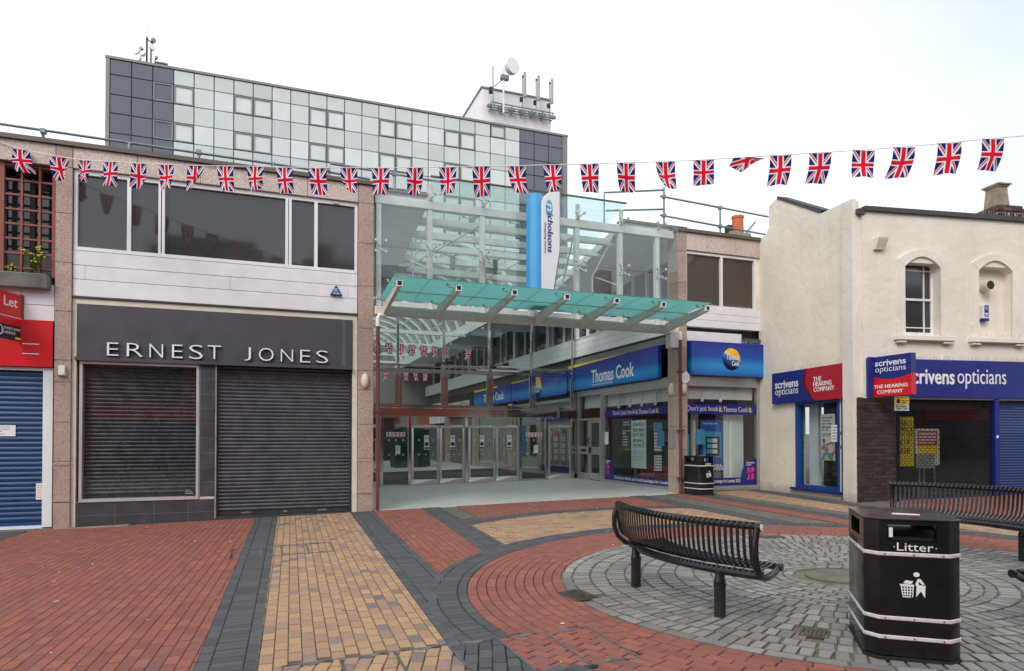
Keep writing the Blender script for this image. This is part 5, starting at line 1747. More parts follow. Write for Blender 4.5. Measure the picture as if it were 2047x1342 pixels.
part('rows', MB(MALL).box(-19.0, -18.85, 1.75, 1.8, -.18, -.177).box(-19.0, -18.7, 1.66, 1.69, -.18, -.177).box(-19.0, -18.7, 1.57, 1.6, -.18, -.177).box(-19.0, -18.7, 1.48, 1.51, -.18, -.177).box(-19.0, -18.7, 1.39, 1.42, -.18, -.177), W['print_mint'], t)
t = thing('brochure_rack', 'blue topped rack of brochures in the travel shop window', 'display rack', (10.9, 16.95, .5))
part('header', MB(MALL).box(-17.22, -16.78, 1.82, 2.08, -.22, -.2), W['print_sky'], t)
part('panel', MB(MALL).box(-17.22, -16.78, .62, 1.82, -.23, -.21), W['black_matt'], t)
pieces('brochure', MALL, [(-17.2, -16.8, 1.24+k*.095, 1.24+k*.095+.075) for k in range(6)]+[(-17.2, -16.8, .66+k*.08, .66+k*.08+.055) for k in range(6)], -.21, -.2, W['paper'], t, bevel=0)
single('hanging_poster', MB(MALL).box(-16.86, -16.5, 1.39, 1.82, -.1, -.09), W['print_sky'], 'sky blue poster with sunglasses beside the brochure rack', 'poster')
single('hanging_poster', MB(MALL).box(-16.25, -15.9, .4, 1.7, -.12, -.11), W['print_sky'], 'tall sky blue poster beside the granite pillar in the arcade side window', 'poster')
single('hanging_poster', MB(FAC).box(10.93, 11.21, 1.45, 1.86, -.1, -.09), W['print_sky'], 'sky blue poster above the far litter bin in the travel shop window', 'poster')
single('hanging_poster', MB(FAC).box(10.61, 10.73, 1.1, 1.72, -.12, -.11), W['print_sky'], 'narrow blue poster right behind the granite pillar in the street window', 'poster')
single('window_notice', MB(MALL).box(-19.95, -19.72, 1.42, 1.83, -.045, -.04), W['paper'], 'small white notice at the left edge of the travel shop window', 'notice')
single('red_counter', MB(MALL).box(-18.8, -16.4, .25, .75, -1.2, -.7), W['print_red'], 'low red counter inside the travel shop', 'counter')
t = thing('display_stand', 'tall blue cardboard display with offer cards in the street window', 'display stand', (11.5, 15.3, .7))
part('board', MB(FAC).box(11.17, 11.92, .75, 2.12, -.25, -.22), mat('display_blue', (.02, .1, .42), .45), t)
part('inner_panel', MB(FAC).box(11.25, 11.84, 1.1, 1.8, -.22, -.21), W['print_sky'], t)
part('screen', MB(FAC).box(11.33, 11.78, 1.14, 1.66, -.21, -.2), W['print_black'], t)
pieces('card', FAC, [(11.54, 11.7, 1.2+k*.15, 1.2+k*.15+.11) for k in range(3)], -.2, -.195, W['paper'], t, bevel=0)
pieces('photo_card', FAC, [(11.36, 11.53, 1.2+k*.15, 1.2+k*.15+.11) for k in range(3)], -.2, -.196, W['print_sky'], t, bevel=0)
text('lettering', 'Enjoy Thomas Cook', FAC, 11.26, 11.72, 1.98, 2.06, -.22, W['print_white'], t, bold=0)
mb = MB(FAC)
for k in range(5): mb.prism([(11.42+k*.09, .9), (11.47+k*.09, .9), (11.56+k*.09, .74), (11.5+k*.09, .74)], -.22, -.21)
part('white_stripes', mb, W['print_white'], t)
part('foot', MB(FAC).box(11.4, 11.85, .3, .74, -.5, -.25), W['concrete'], t)
single('white_curtain', MB(FAC).add([(11.9+i*.037, z, -.2-(.03 if 5 < i < 8 else 0)-.004*i) for z in (.4, 2.27) for i in range(21)], [(i, i+1, 22+i, 21+i) for i in range(20)]), W['print_mint'], 'pale hanging sheet in the right half of the street window', 'curtain')
part('window_post', MB(FAC).box(10.95, 11.02, .3, 2.6, -.3, -.24).box(11.12, 11.3, .3, 2.6, -.6, -.5), W['cream_trim'], tr)
for x, lab in ((11.15, 'left of two small spotlights hanging in the street window'), (11.75, 'right of two small spotlights hanging in the street window')):
    t = thing('spotlight', lab, 'spotlight', FAC @ Vector((x, 2.6, -.13)))
    part('rod', MB(FAC).tube([(x, 3.0, -.13), (x, 2.68, -.13)], .006, 5), W['alu'], t)
    part('head', MB(FAC).tube([(x+.03, 2.7, -.13), (x-.03, 2.6, -.1)], [.03, .045], 10), W['print_white'], t)
for i, y in enumerate((19.1, 18.4, 17.7, 16.95)):
    t = thing('spotlight', ('leftmost spotlight on a rod in the arcade side window', 'second spotlight from the left in the arcade side window', 'third spotlight from the left in the arcade side window', 'rightmost spotlight on a rod in the arcade side window')[i], 'spotlight', MALL @ Vector((-y, 2.6, -.12)))
    part('rod', MB(MALL).tube([(-y, 3.0, -.12), (-y, 2.68, -.12)], .006, 5), W['alu'], t)
    part('head', MB(MALL).tube([(-y+.03, 2.7, -.12), (-y-.03, 2.6, -.09)], [.03, .045], 10), W['print_white'], t)

# pillar fittings
oval_lamp('oval cream lamp on the street face of the right arcade pillar', (10.42, 15.03, 2.93), (0, -1, 0))
oval_lamp('oval cream lamp on the inner face of the right arcade pillar', (10.262, 15.3, 2.93), (-1, 0, 0))
t = thing('alarm_box', 'octagonal white alarm box high on the right arcade pillar', 'alarm box', (10.46, 15, 3.1))
part('housing', MB(FAC).prism([(10.43+.16*math.cos(math.pi/8+k*math.pi/4), 3.22+.17*math.sin(math.pi/8+k*math.pi/4)) for k in range(8)], .06, .15), W['print_white'], t, bevel=.012)
part('oval_mark', MB(FAC).tube([(10.43+.07*math.cos(a*math.pi/6), 3.22+.035*math.sin(a*math.pi/6), .152) for a in range(13)], .004, 4), W['alu'], t)
t = thing('drainpipe', 'maroon drainpipe running down the corner of the right arcade pillar', 'drainpipe', (10.29, 14.97, .16))
part('pipe', MB().tube([(10.29, 14.96, .17), (10.29, 14.96, 4.2)], .042, 10), W['maroon'], t)
part('collar', MB().tube([(10.29, 14.96, 4.2), (10.29, 14.96, 4.42)], .05, 10), W['white'], t)
part('clips', MB().box(10.2, 10.38, 14.91, 15.03, .55, .59).box(10.2, 10.38, 14.91, 15.03, 1.8, 1.84).box(10.2, 10.38, 14.91, 15.03, 3.35, 3.39), W['maroon'], t)
single('camera_plate', MB(frame((10.262, 0, 0), (0, -1, 0), (0, 0, 1))).box(-15.45, -15.2, 1.35, 1.85, 0, .012), W['alu'], 'grey camera warning plate low on the inner face of the right pillar', 'sign plate')
single('bracket_cover', MB().box(10.0, 10.27, 14.97, 15.2, 4.0, 4.36), W['steel_white'], 'white boxed casing under the right end of the canopy beam', 'casing', bevel=.008)
rail('roof_handrail', 'two bar pipe handrail on the parapet above the travel shop',
     [[(10.1, 15.6, 8.2), (13.75, 15.6, 8.06)], [(10.1, 15.6, 7.68), (13.65, 15.6, 7.53)], [(10.22, 15.6, 7.1), (10.22, 15.6, 8.45)], [(12.07, 15.6, 7.1), (12.07, 15.6, 8.13)], [(12.7, 15.6, 7.2), (13.8, 16.2, 8.1)],
      [(8.55, 15.9, 7.2), (8.55, 15.9, 8.2), (10.2, 15.6, 8.38)], [(8.6, 15.9, 7.72), (10.25, 15.6, 7.86)]], joints=[(10.22, 15.6, 8.2), (10.22, 15.6, 7.68), (12.07, 15.6, 8.12), (12.07, 15.6, 7.6)])
t = thing('chimney', 'low rendered chimney with an orange clay pot behind the handrail', 'chimney', (14.75, 18.3, 7.2))
part('stack', MB().hexa([(14.2, 17.9, 7), (15.3, 17.9, 7), (15.3, 18.6, 7), (14.2, 18.6, 7)], [(14.35, 18.0, 8.42), (15.15, 18.0, 8.42), (15.15, 18.5, 8.42), (14.35, 18.5, 8.42)]), W['stone'], t)
part('pot', MB().lathe((14.78, 18.2, 8.4), [(.2, 0), (.185, .25), (.18, .5), (.2, .53), (.2, .6), (.15, .6)], 18), W['terracotta'], t)
part('cowl', MB().box(14.33, 14.5, 18.1, 18.3, 8.4, 8.65), W['black_matt'], t)

# ------------------------------------------------------------------ optician's building
op = thing('optician_building', 'cream rendered two storey corner building with blue and red shop signs', 'building', (14, 13, .2))


def wall_with_holes(fr, x0, x1, y0, y1, holes, z0, z1, mb=None):
    """vertical strips between the holes"""
    mb = mb or MB(fr)
    xs = sorted({x0, x1}|{h[0] for h in holes}|{h[1] for h in holes})
    for a, b in zip(xs, xs[1:]):
        hs = sorted([h for h in holes if h[0] < b-1e-6 and h[1] > a+1e-6], key=lambda h: h[2])
        y = y0
        for h in hs:
            if h[2] > y: mb.box(a, b, y, h[2], z0, z1)
            y = h[3]
        if y < y1: mb.box(a, b, y, y1, z0, z1)
    return mb


mb = wall_with_holes(SIDE, -3.5, 0.02, -.3, 7.05, [(-1.9, -.29, .37, 2.52)], -.28, 0)
mb.prism([(-3.5, 7.05), (-3.5, 7.16), (-3.15, 7.22), (-3.02, 7.36), (-3.0, 7.93), (-2.7, 8.03), (-2.5, 7.98), (-.95, 7.1), (-.9, 7.05)], -.28, 0)
part('side_wall', mb, W['stucco'], op)
part('parapet_tiles', MB(SIDE).hexa([(-2.62, 8.0, -.3), (-2.62, 8.0, .02), (-.95, 7.08, .02), (-.95, 7.08, -.3)], [(-2.62, 8.08, -.3), (-2.62, 8.08, .02), (-.78, 7.1, .02), (-.78, 7.1, -.3)]), W['lead'], op)
part('pilaster', MB(FRONT).box(-.11, .0, -.3, 6.98, -.42, -.07).box(.0, .11, 2.53, 6.7, -.42, -.06), W['stucco2'], op)
hl = [(1.15, 2.08, 3.95, 5.6), (3.1, 4.03, 3.95, 5.6)]
part('front_wall', wall_with_holes(FRONT, .1, 7.5, 2.5, 6.7, hl, -.35, 0), W['stucco2'], op)
part('wall_back', MB(FRONT).box(.3, 7.5, 2.5, 6.6, -4, -.6).box(3.0, 4.1, 3.8, 5.9, -.6, -.22), W['stucco2'], op)
for x0, x1 in ((1.15, 2.08), (3.1, 4.03)):
    xm = (x0+x1)/2
    # arched head: fill the corners of the opening under a segmental arch
    ar = [(x0+(x1-x0)*i/10, 5.5+.24*(1-((i-5)/5)**2)) for i in range(11)]
    part('arch_head', MB(FRONT).prism(ar+[(x1, 5.9), (x0, 5.9)], -.3, .004), W['stucco2'], op)
    hood = [(x0-.17+(x1-x0+.34)*i/12, 5.66+.24*(1-((i-6)/6)**2)) for i in range(13)]
    inn = [(x0+(x1-x0)*i/12, 5.5+.24*(1-((i-6)/6)**2)) for i in range(13)]
    s_ = MB(FRONT)
    for i in range(12):
        s_.prism([inn[i], inn[i+1], hood[i+1], hood[i]], -.02, .045)
    s_.box(x0-.17, x0, 4.25, 5.655, -.02, .04).box(x1, x1+.17, 4.25, 5.655, -.02, .04)
    s_.box(x0-.22, x0-.0, 3.95, 4.25, -.02, .042).box(x1+.0, x1+.22, 3.95, 4.25, -.02, .042)
    part('window_surround', s_, W['stucco2'], op)
    part('sill', MB(FRONT).box(x0-.28, x1+.3, 3.82, 3.93, -.05, .13).box(x0-.24, x0-.02, 3.76, 3.815, -.05, .1).box(x1+.02, x1+.26, 3.76, 3.815, -.05, .1), W['stucco2'], op, bevel=.01)
sash = part('sash_window', MB(FRONT).box(1.15, 1.2, 3.95, 5.75, -.26, -.2).box(2.03, 2.08, 3.95, 5.75, -.26, -.2).box(1.2, 2.03, 3.95, 4.05, -.26, -.2).box(1.2, 2.03, 4.78, 4.83, -.26, -.19).box(1.2, 2.03, 5.62, 5.75, -.26, -.2)
            .box(1.84, 1.865, 4.05, 5.62, -.25, -.205).box(1.34, 1.36, 4.83, 5.62, -.25, -.21).box(1.2, 2.03, 5.46, 5.485, -.25, -.206).box(1.2, 2.03, 4.15, 4.17, -.25, -.206), W['sash'], op)
part('pane', MB(FRONT).box(1.2, 2.03, 4.05, 5.62, -.24, -.23), W['dark_glass'], sash)
t = thing('vent_cowl', 'round cream vent with dark louvres in the blind window recess', 'vent', FRONT @ Vector((3.42, 5.05, -.2)))
part('body', MB(FRONT).tube([(3.45, 5.18, -.22), (3.45, 5.18, .0)], .12, 20), W['cream_trim'], t)
part('louvre_back', MB(FRONT).disc((3.45, 5.18, 0.0), (0, 0, 1), .1, .004, 20), W['black_matt'], t)
lv = MB(FRONT)
for k in range(5): lv.box(3.45-.09+.02*abs(k-2), 3.45+.09-.02*abs(k-2), 5.11+k*.035, 5.118+k*.035, .004, .012)
part('louvres', lv, W['mortar_dark'], t)
t = thing('alarm_box', 'narrow white and blue alarm box in the blind window recess', 'alarm box', FRONT @ Vector((3.42, 4.42, -.2)))
part('housing', MB(FRONT).box(3.36, 3.52, 4.42, 4.74, -.22, -.12), W['print_white'], t, bevel=.008)
part('blue_face', MB(FRONT).box(3.40, 3.515, 4.46, 4.73, -.12, -.117), W['print_blue'], t)
part('blue_base', MB(FRONT).box(3.36, 3.52, 4.36, 4.42, -.22, -.11), W['print_blue'], t)
part('print', MB(FRONT).tube([(3.457+.03*math.cos(a*.7854), 4.66+.03*math.sin(a*.7854), -.116) for a in range(9)], .006, 4).box(3.41, 3.5, 4.53, 4.55, -.117, -.115).box(3.41, 3.5, 4.49, 4.51, -.117, -.115), W['print_white'], t)
part('corbel', MB(FRONT @ Matrix.Translation((.48, 5.84, 0)) @ Matrix.Rotation(R(90), 4, 'Y')).prism([(-.0, 0), (-.08, .0), (-.1, .06), (-.18, .16), (-.2, .24), (0, .24)], -.12, .12), W['stucco2'], op)
part('coping', MB(FRONT).box(.12, 7.5, 6.70, 6.80, -.3, .07), W['lead'], op)
part('coping', MB(FRONT).box(-.02, .14, 6.62, 6.74, -.3, .04), W['lead'], op)
# side window
fw_ = part('window_frame', MB(SIDE).box(-1.9, -.29, .37, .46, -.14, .02).box(-1.9, -.29, 2.46, 2.52, -.14, .02).box(-1.9, -1.78, .46, 2.46, -.14, .02).box(-.36, -.29, .46, 2.46, -.14, .02), W['frame_blue'], op)
part('pane', MB(SIDE).box(-1.78, -.36, .46, 2.46, -.06, -.05), W['shop_glass'], fw_)
part('sill', MB(SIDE).box(-2.05, -.22, .31, .37, -.1, .09), W['opt_blue'], op, bevel=.01)
part('inner_screen', MB(SIDE).box(-1.78, -1.44, .4, 2.46, -.4, -.3), W['print_mint'], op)
wb = part('inner_wall', MB(SIDE).box(-1.7, .1, .2, 2.7, -.75, -.66), W['mortar_dark'], op)
bs = []
for r_ in range(31):
    z = .3+r_*.075
    for c_ in range(8):
        x = -1.45+c_*.225-(.11 if r_ % 2 else 0)
        if x+.215 < 0 and x > -1.6: bs.append((x, x+.215, z, z+.065))
pieces('brick', SIDE, bs, -.67, -.645, W['pier_brick'], wb, bevel=0, jit=.002)
t = thing('window_poster', 'tall white poster with a man carrying a child, in the side window', 'poster', SIDE @ Vector((-.85, 1.1, -.1)))
part('sheet', MB(SIDE).box(-1.10, -.60, 1.08, 2.2, -.12, -.11), W['paper'], t)
for i, s_ in enumerate(("It's the small", "things that", "make a huge", "difference to", "your life")):
    text('lettering', s_, SIDE, -1.05, -1.05+(.36, .3, .33, .37, .22)[i], 2.09-i*.075, 2.14-i*.075, -.11, W['print_black'], t, bold=0)
part('small_print', MB(SIDE).box(-1.05, -.75, 1.72, 1.735, -.11, -.108).box(-1.05, -.72, 1.69, 1.705, -.11, -.108).box(-1.05, -.8, 1.66, 1.675, -.11, -.108), W['dark_wall'], t)
skin = mat('printed_skin', (.42, .22, .14), .6)
part('figure_faces', MB(SIDE).disc((-.98, 1.53, -.11), (0, 0, 1), .055, .004, 14).disc((-.9, 1.34, -.11), (0, 0, 1), .07, .004, 16).prism([(-.93, 1.47), (-.62, 1.56), (-.61, 1.53), (-.9, 1.41)], -.11, -.107).prism([(-1.05, 1.44), (-.93, 1.47), (-.95, 1.36), (-1.06, 1.33)], -.11, -.107).prism([(-.8, 1.24), (-.66, 1.3), (-.6, 1.45), (-.6, 1.25), (-.7, 1.12)], -.11, -.107), skin, t)
part('figure_clothes', MB(SIDE).prism([(-1.09, 1.09), (-.64, 1.09), (-.7, 1.2), (-.86, 1.29), (-1.0, 1.26)], -.109, -.106), W['print_sky'], t)
part('figure_shirt', MB(SIDE).prism([(-.98, 1.09), (-.78, 1.09), (-.84, 1.2), (-.92, 1.2)], -.105, -.103), W['print_yellow'], t)
part('figure_hair', MB(SIDE).prism([(-1.03, 1.55), (-.93, 1.55), (-.95, 1.6), (-1.01, 1.6)], -.105, -.102), W['print_black'], t)
notice('window_notice', 'white notice with a blue foot overlapping the hearing aid poster', SIDE, -.64, -.34, 1.53, 1.93, -.047, lines=5, ink=W['print_blue'])
t = notice('wall_notice', 'small banded notice with a red cross on the wall beside the blue window', SIDE, -.27, -.03, 1.37, 1.77, .003, lines=3, ink=W['print_red'])
part('dark_bands', MB(SIDE).box(-.27, -.03, 1.37, 1.45, .007, .009).box(-.27, -.03, 1.69, 1.77, .007, .009), mat('printed_dark_green', (.03, .1, .02), .6, var=.8, scale=30), t)
part('cross', MB(SIDE).box(-.11, -.05, 1.53, 1.545, .008, .01).box(-.087, -.073, 1.505, 1.57, .0085, .0105), W['print_red'], t)
# brick pier and shopfront
pier = part('brick_pier', MB(FRONT).box(-.02, .99, -.3, 2.52, -.6, -.005).box(-.012, .2, -.3, 2.52, -.65, -.6), W['mortar_dark'], op)
bs = []
for r_ in range(31):
    z = -.02+r_*.082
    for c_ in range(6):
        x = -.03+c_*.225-(.11 if r_ % 2 else 0)
        a, b = max(x, -.025), min(x+.215, .995)
        if b-a > .03: bs.append((round(a, 3), round(b, 3), z, z+.07))
pieces('brick', FRONT, bs, -.1, .006, W['pier_brick'], pier, bevel=0, jit=.003)
bs = []
for r_ in range(31):
    z = -.02+r_*.082
    for c_ in range(4):
        x = -.62+c_*.225-(.11 if r_ % 2 else 0)
        a, b = max(x, -.07), min(x+.215, -.01)
        if b-a > .03: bs.append((round(a, 3), round(b, 3), z, z+.07))
pieces('brick', frame(FRONT @ Vector((-.021, 0, 0)), FRONT.to_3x3().col[2], (0, 0, 1)), bs, -.02, .008, W['pier_brick'], pier, bevel=0, jit=.002)
lat = MB(FRONT)
for r_ in range(39):
    z = .28+r_*.058
    lat.box(1.0, 3.53, z-.0038, z+.0038, -.055, -.04)
    for c_ in range(22):
        x = 1.0+c_*.118+(.059 if r_ % 2 else 0)
        if x < 3.5: lat.box(x-.0032, x+.0032, z+.0038, z+.054, -.053, -.042)
o = part('lattice_shutter', lat, W['black_matt'], op)
o['kind'] = 'stuff'
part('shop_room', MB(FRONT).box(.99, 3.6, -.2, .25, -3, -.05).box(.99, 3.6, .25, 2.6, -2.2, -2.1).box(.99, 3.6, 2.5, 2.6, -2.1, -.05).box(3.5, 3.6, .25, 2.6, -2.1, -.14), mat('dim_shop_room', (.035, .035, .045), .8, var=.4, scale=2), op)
part('lintel', MB(FRONT).box(.99, 3.55, 2.3, 2.52, -.4, -.25), W['pier_brick'], op)
part('pane', MB(FRONT).box(1.0, 3.5, .25, 2.3, -.075, -.068), W['shop_glass'], op)
part('stall_riser', MB(FRONT).box(1.0, 7.5, -.2, .27, -.1, .0), W['opt_blue'], op)
part('blue_post', MB(FRONT).box(3.52, 3.64, -.1, 2.52, -.15, .02), W['opt_blue'], op)
shutter(op, FRONT, 3.65, 7.5, .25, 2.52, -.12, W['shutter_royal'], .062, .011)
part('letter_plate', MB(FRONT).box(3.545, 3.6, 1.62, 1.68, .02, .03), W['paper'], op)
t = thing('window_poster', 'yellow half price poster behind the black lattice shutter', 'poster', FRONT @ Vector((1.18, 1.0, -.28)))
part('sheet', MB(FRONT).box(1.06, 1.45, .98, 2.1, -.10, -.09), W['print_yellow'], t)
for i, (s_, w_) in enumerate((('HALF', .33), ('PRICE', .33), ('EYE TEST', .33), ('£14', .25), ('£28', .25))):
    text('lettering', s_, FRONT, 1.09, 1.09+w_, (1.9, 1.76, 1.66, 1.46, 1.26)[i], (2.01, 1.87, 1.73, 1.6, 1.4)[i], -.09, W['print_black'], t, bold=.0)
part('strike', MB(FRONT).box(1.08, 1.36, 1.31, 1.33, -.085, -.083), W['print_red'], t)
t = thing('display_board', 'white framed red and yellow display board behind the lattice shutter', 'display board', FRONT @ Vector((1.8, .9, -.5)))
part('board', MB(FRONT).box(1.56, 2.2, 1, 1.83, -0.2, -0.17), W['paper'], t)
part('red_panel', MB(FRONT).box(1.62, 2.14, 1.45, 1.78, -0.17, -0.165), W['print_red'], t)
part('white_lines', MB(FRONT).box(1.65, 2.1, 1.7, 1.74, -0.165, -0.162).box(1.65, 2.1, 1.63, 1.66, -0.165, -0.162).box(1.65, 2.1, 1.56, 1.59, -0.165, -0.162).box(1.65, 2.06, 1.49, 1.52, -0.165, -0.162), W['paper'], t)
part('yellow_panel', MB(FRONT).box(1.62, 2.14, 1.18, 1.45, -0.17, -0.166), W['print_yellow'], t)
part('legs', MB(FRONT).box(1.66, 1.68, 0.25, 1, -0.19, -0.17).box(1.78, 1.8, 0.25, 1, -0.19, -0.17).box(2.06, 2.08, 0.25, 1, -0.19, -0.17), W['alu'], t)
single('display_card', MB(FRONT).box(1.51, 2.01, 0.93, 1.25, -0.12, -0.1), W['alu'], 'plain pale card standing in front of the display board behind the lattice', 'card')

# optician signs
spikes(op, SIDE, -2.75, -.1, 3.34, .06)
spikes(op, FRONT, .3, 7.4, 3.4, .03, .09)
spikes(op, FRONT, 1.0, 2.2, 3.93, .08, .09)
spikes(op, FRONT, 3.0, 4.2, 3.93, .08, .09)
spikes(op, FRONT, .2, 7.4, 6.8, -.05, .12)
spikes(tr, MALL, -22.3, -16.5, 4.27, .05, .12)
spikes(tr, FAC, 10.6, 12.9, 5.15, .03, .1)
spikes(tr, FAC, 10.6, 13.0, 4.2, .08, .08)
t = thing('shop_sign', 'long royal blue fascia with white lettering over the lattice shutter', 'sign', FRONT @ Vector((3.5, 2.54, .05)))
part('board', MB(FRONT).box(.16, 7.5, 2.53, 3.4, .0, .05), W['opt_blue'], t, bevel=.008)
text('lettering', 'scrivens', FRONT, 1.15, 2.40, 2.84, 3.17, .05, W['print_white'], t, ext=.012, bold=.016)
text('lettering', 'opticians', FRONT, 2.48, 3.79, 2.75, 3.19, .05, W['print_white'], t, ext=.012, bold=-.004)
t = thing('shop_sign', 'slanting blue and crimson fascia on the cream side wall above the blue window', 'sign', SIDE @ Vector((-1.4, 2.5, .05)))
part('board', MB(SIDE).box(-2.76, -1.45, 2.53, 3.335, .0, .1), W['opt_blue'], t)
mid_ = [(-1.42, 3.335), (-1.48, 3.18), (-1.50, 3.03), (-1.44, 2.87), (-1.3, 2.7), (-1.04, 2.53)]
part('blue_infill', MB(SIDE).prism([(-1.449, 2.53), (-1.04, 2.53), (-1.3, 2.7), (-1.44, 2.87), (-1.449, 2.9)], .0, .1), W['opt_blue'], t)
part('red_panel', MB(SIDE).prism([(0, 2.53), (0, 3.335)]+mid_, .0, .104), W['opt_red'], t)
part('crescent', MB(SIDE).prism(mid_+[(-1.2, 2.72), (-1.34, 2.9), (-1.38, 3.05), (-1.36, 3.2), (-1.31, 3.335)], .104, .108), W['opt_dark'], t)
text('lettering', 'scrivens', SIDE, -2.62, -1.66, 2.92, 3.12, .1, W['print_white'], t, bold=.016)
text('lettering', 'opticians', SIDE, -2.61, -1.66, 2.69, 2.93, .1, W['print_white'], t, bold=-.005)
text('lettering', 'THE', SIDE, -1.08, -.79, 2.99, 3.1, .104, W['print_white'], t, bold=.015)
text('lettering', 'HEARING', SIDE, -1.08, -.43, 2.87, 2.98, .104, W['print_white'], t, bold=.015)
text('lettering', 'COMPANY', SIDE, -1.07, -.34, 2.74, 2.85, .104, W['print_white'], t, bold=.015)
PJ = frame((12.75, 0, 0), (0, -1, 0), (0, 0, 1))
t = thing('projecting_sign', 'double sided blue and red sign projecting from the front of the optician shop', 'sign', (12.8, 10.7, 2.53))
part('board', MB(PJ).box(-11.2, -10.25, 2.99, 3.415, -.14, 0), W['opt_blue'], t)
part('red_panel', MB(PJ).prism([(-11.2, 2.535), (-10.25, 2.535), (-10.25, 2.99)]+[(-11.2+.95*(1-i/10), 2.99-.09*(1-((i-5)/5)**2)) for i in range(11)], -.14, .002), W['opt_red2'], t)
part('blue_infill', MB(PJ).prism([(-11.2+.95*(1-i/10), 2.992-.09*(1-((i-5)/5)**2)) for i in range(11)], -.14, .0), W['opt_blue'], t)
text('lettering', 'scrivens', PJ, -11.13, -10.37, 3.2, 3.33, .0, W['print_white'], t, bold=.016)
text('lettering', 'opticians', PJ, -11.13, -10.37, 3.03, 3.19, .0, W['print_white'], t, bold=-.005)
text('lettering', 'THE HEARING', PJ, -11.17, -10.33, 2.71, 2.79, .002, W['print_white'], t, bold=.015)
text('lettering', 'COMPANY', PJ, -11.08, -10.44, 2.59, 2.67, .002, W['print_white'], t, bold=.015)
part('fixing', MB(FRONT).box(.16, .30, 2.53, 3.42, .05, .07), W['opt_blue'], t)
t = thing('chimney', 'dark brick chimney with a pale stone cap above the optician roof', 'chimney', FRONT @ Vector((5.2, 6.6, -3.2)))
CH = frame(FRONT @ Vector((4.92, 0, -1.3)), DF, (0, 0, 1))
part('stack', MB(CH).box(.15, .75, 6.4, 7.5, -.62, 0), W['mortar'], t)
for r_, o_ in enumerate((0, 0, 0, .04, .08, .1, .06)):
    z = 7.02+r_*.083
    for fr_, n_, L_ in ((CH, 3, .6), (frame(CH @ Vector((.1, 0, 0)), CH.to_3x3().col[2], (0, 0, 1)), 4, .9)):
        side = fr_ is not CH
        x0 = (-.62 if side else .15)-o_
        x1 = (0 if side else .75)+o_
        w_ = (x1-x0)/n_
        sh_ = .5*w_ if r_ % 2 else 0
        xs = sorted({x0, x1}|{x0+sh_+k*w_ for k in range(n_) if x0+sh_+k*w_ > x0+.02})
        pieces('brick', fr_, [(a+.006, b-.006, z, z+.07) for a, b in zip(xs, xs[1:])], -.05-(.05 if side else 0), o_+.012-(.05 if side else 0), W['stock_brick'], t, bevel=0, jit=.002)
part('stone_shaft', MB().hexa([CH @ Vector(p) for p in ((.22, 7.58, -.08), (.58, 7.58, -.08), (.58, 7.58, -.52), (.22, 7.58, -.52))], [CH @ Vector(p) for p in ((.26, 8.14, -.11), (.54, 8.14, -.11), (.54, 8.14, -.48), (.26, 8.14, -.48))]), W['stone'], t)
part('stone_cap', MB(CH).box(.23, .57, 8.14, 8.18, -.51, -.08).box(.19, .61, 8.18, 8.215, -.55, -.04), W['stone'], t)
single('parapet_wall', MB(CH).hexa([(.76, 6.5, -.6), (2.4, 6.5, -.6), (2.4, 6.5, -.1), (.76, 6.5, -.1)], [(.76, 7.62, -.6), (2.4, 6.95, -.6), (2.4, 6.95, -.1), (.76, 7.62, -.1)]), W['opp_brick'], 'sloping red brick gable end beside the dark chimney', 'wall')
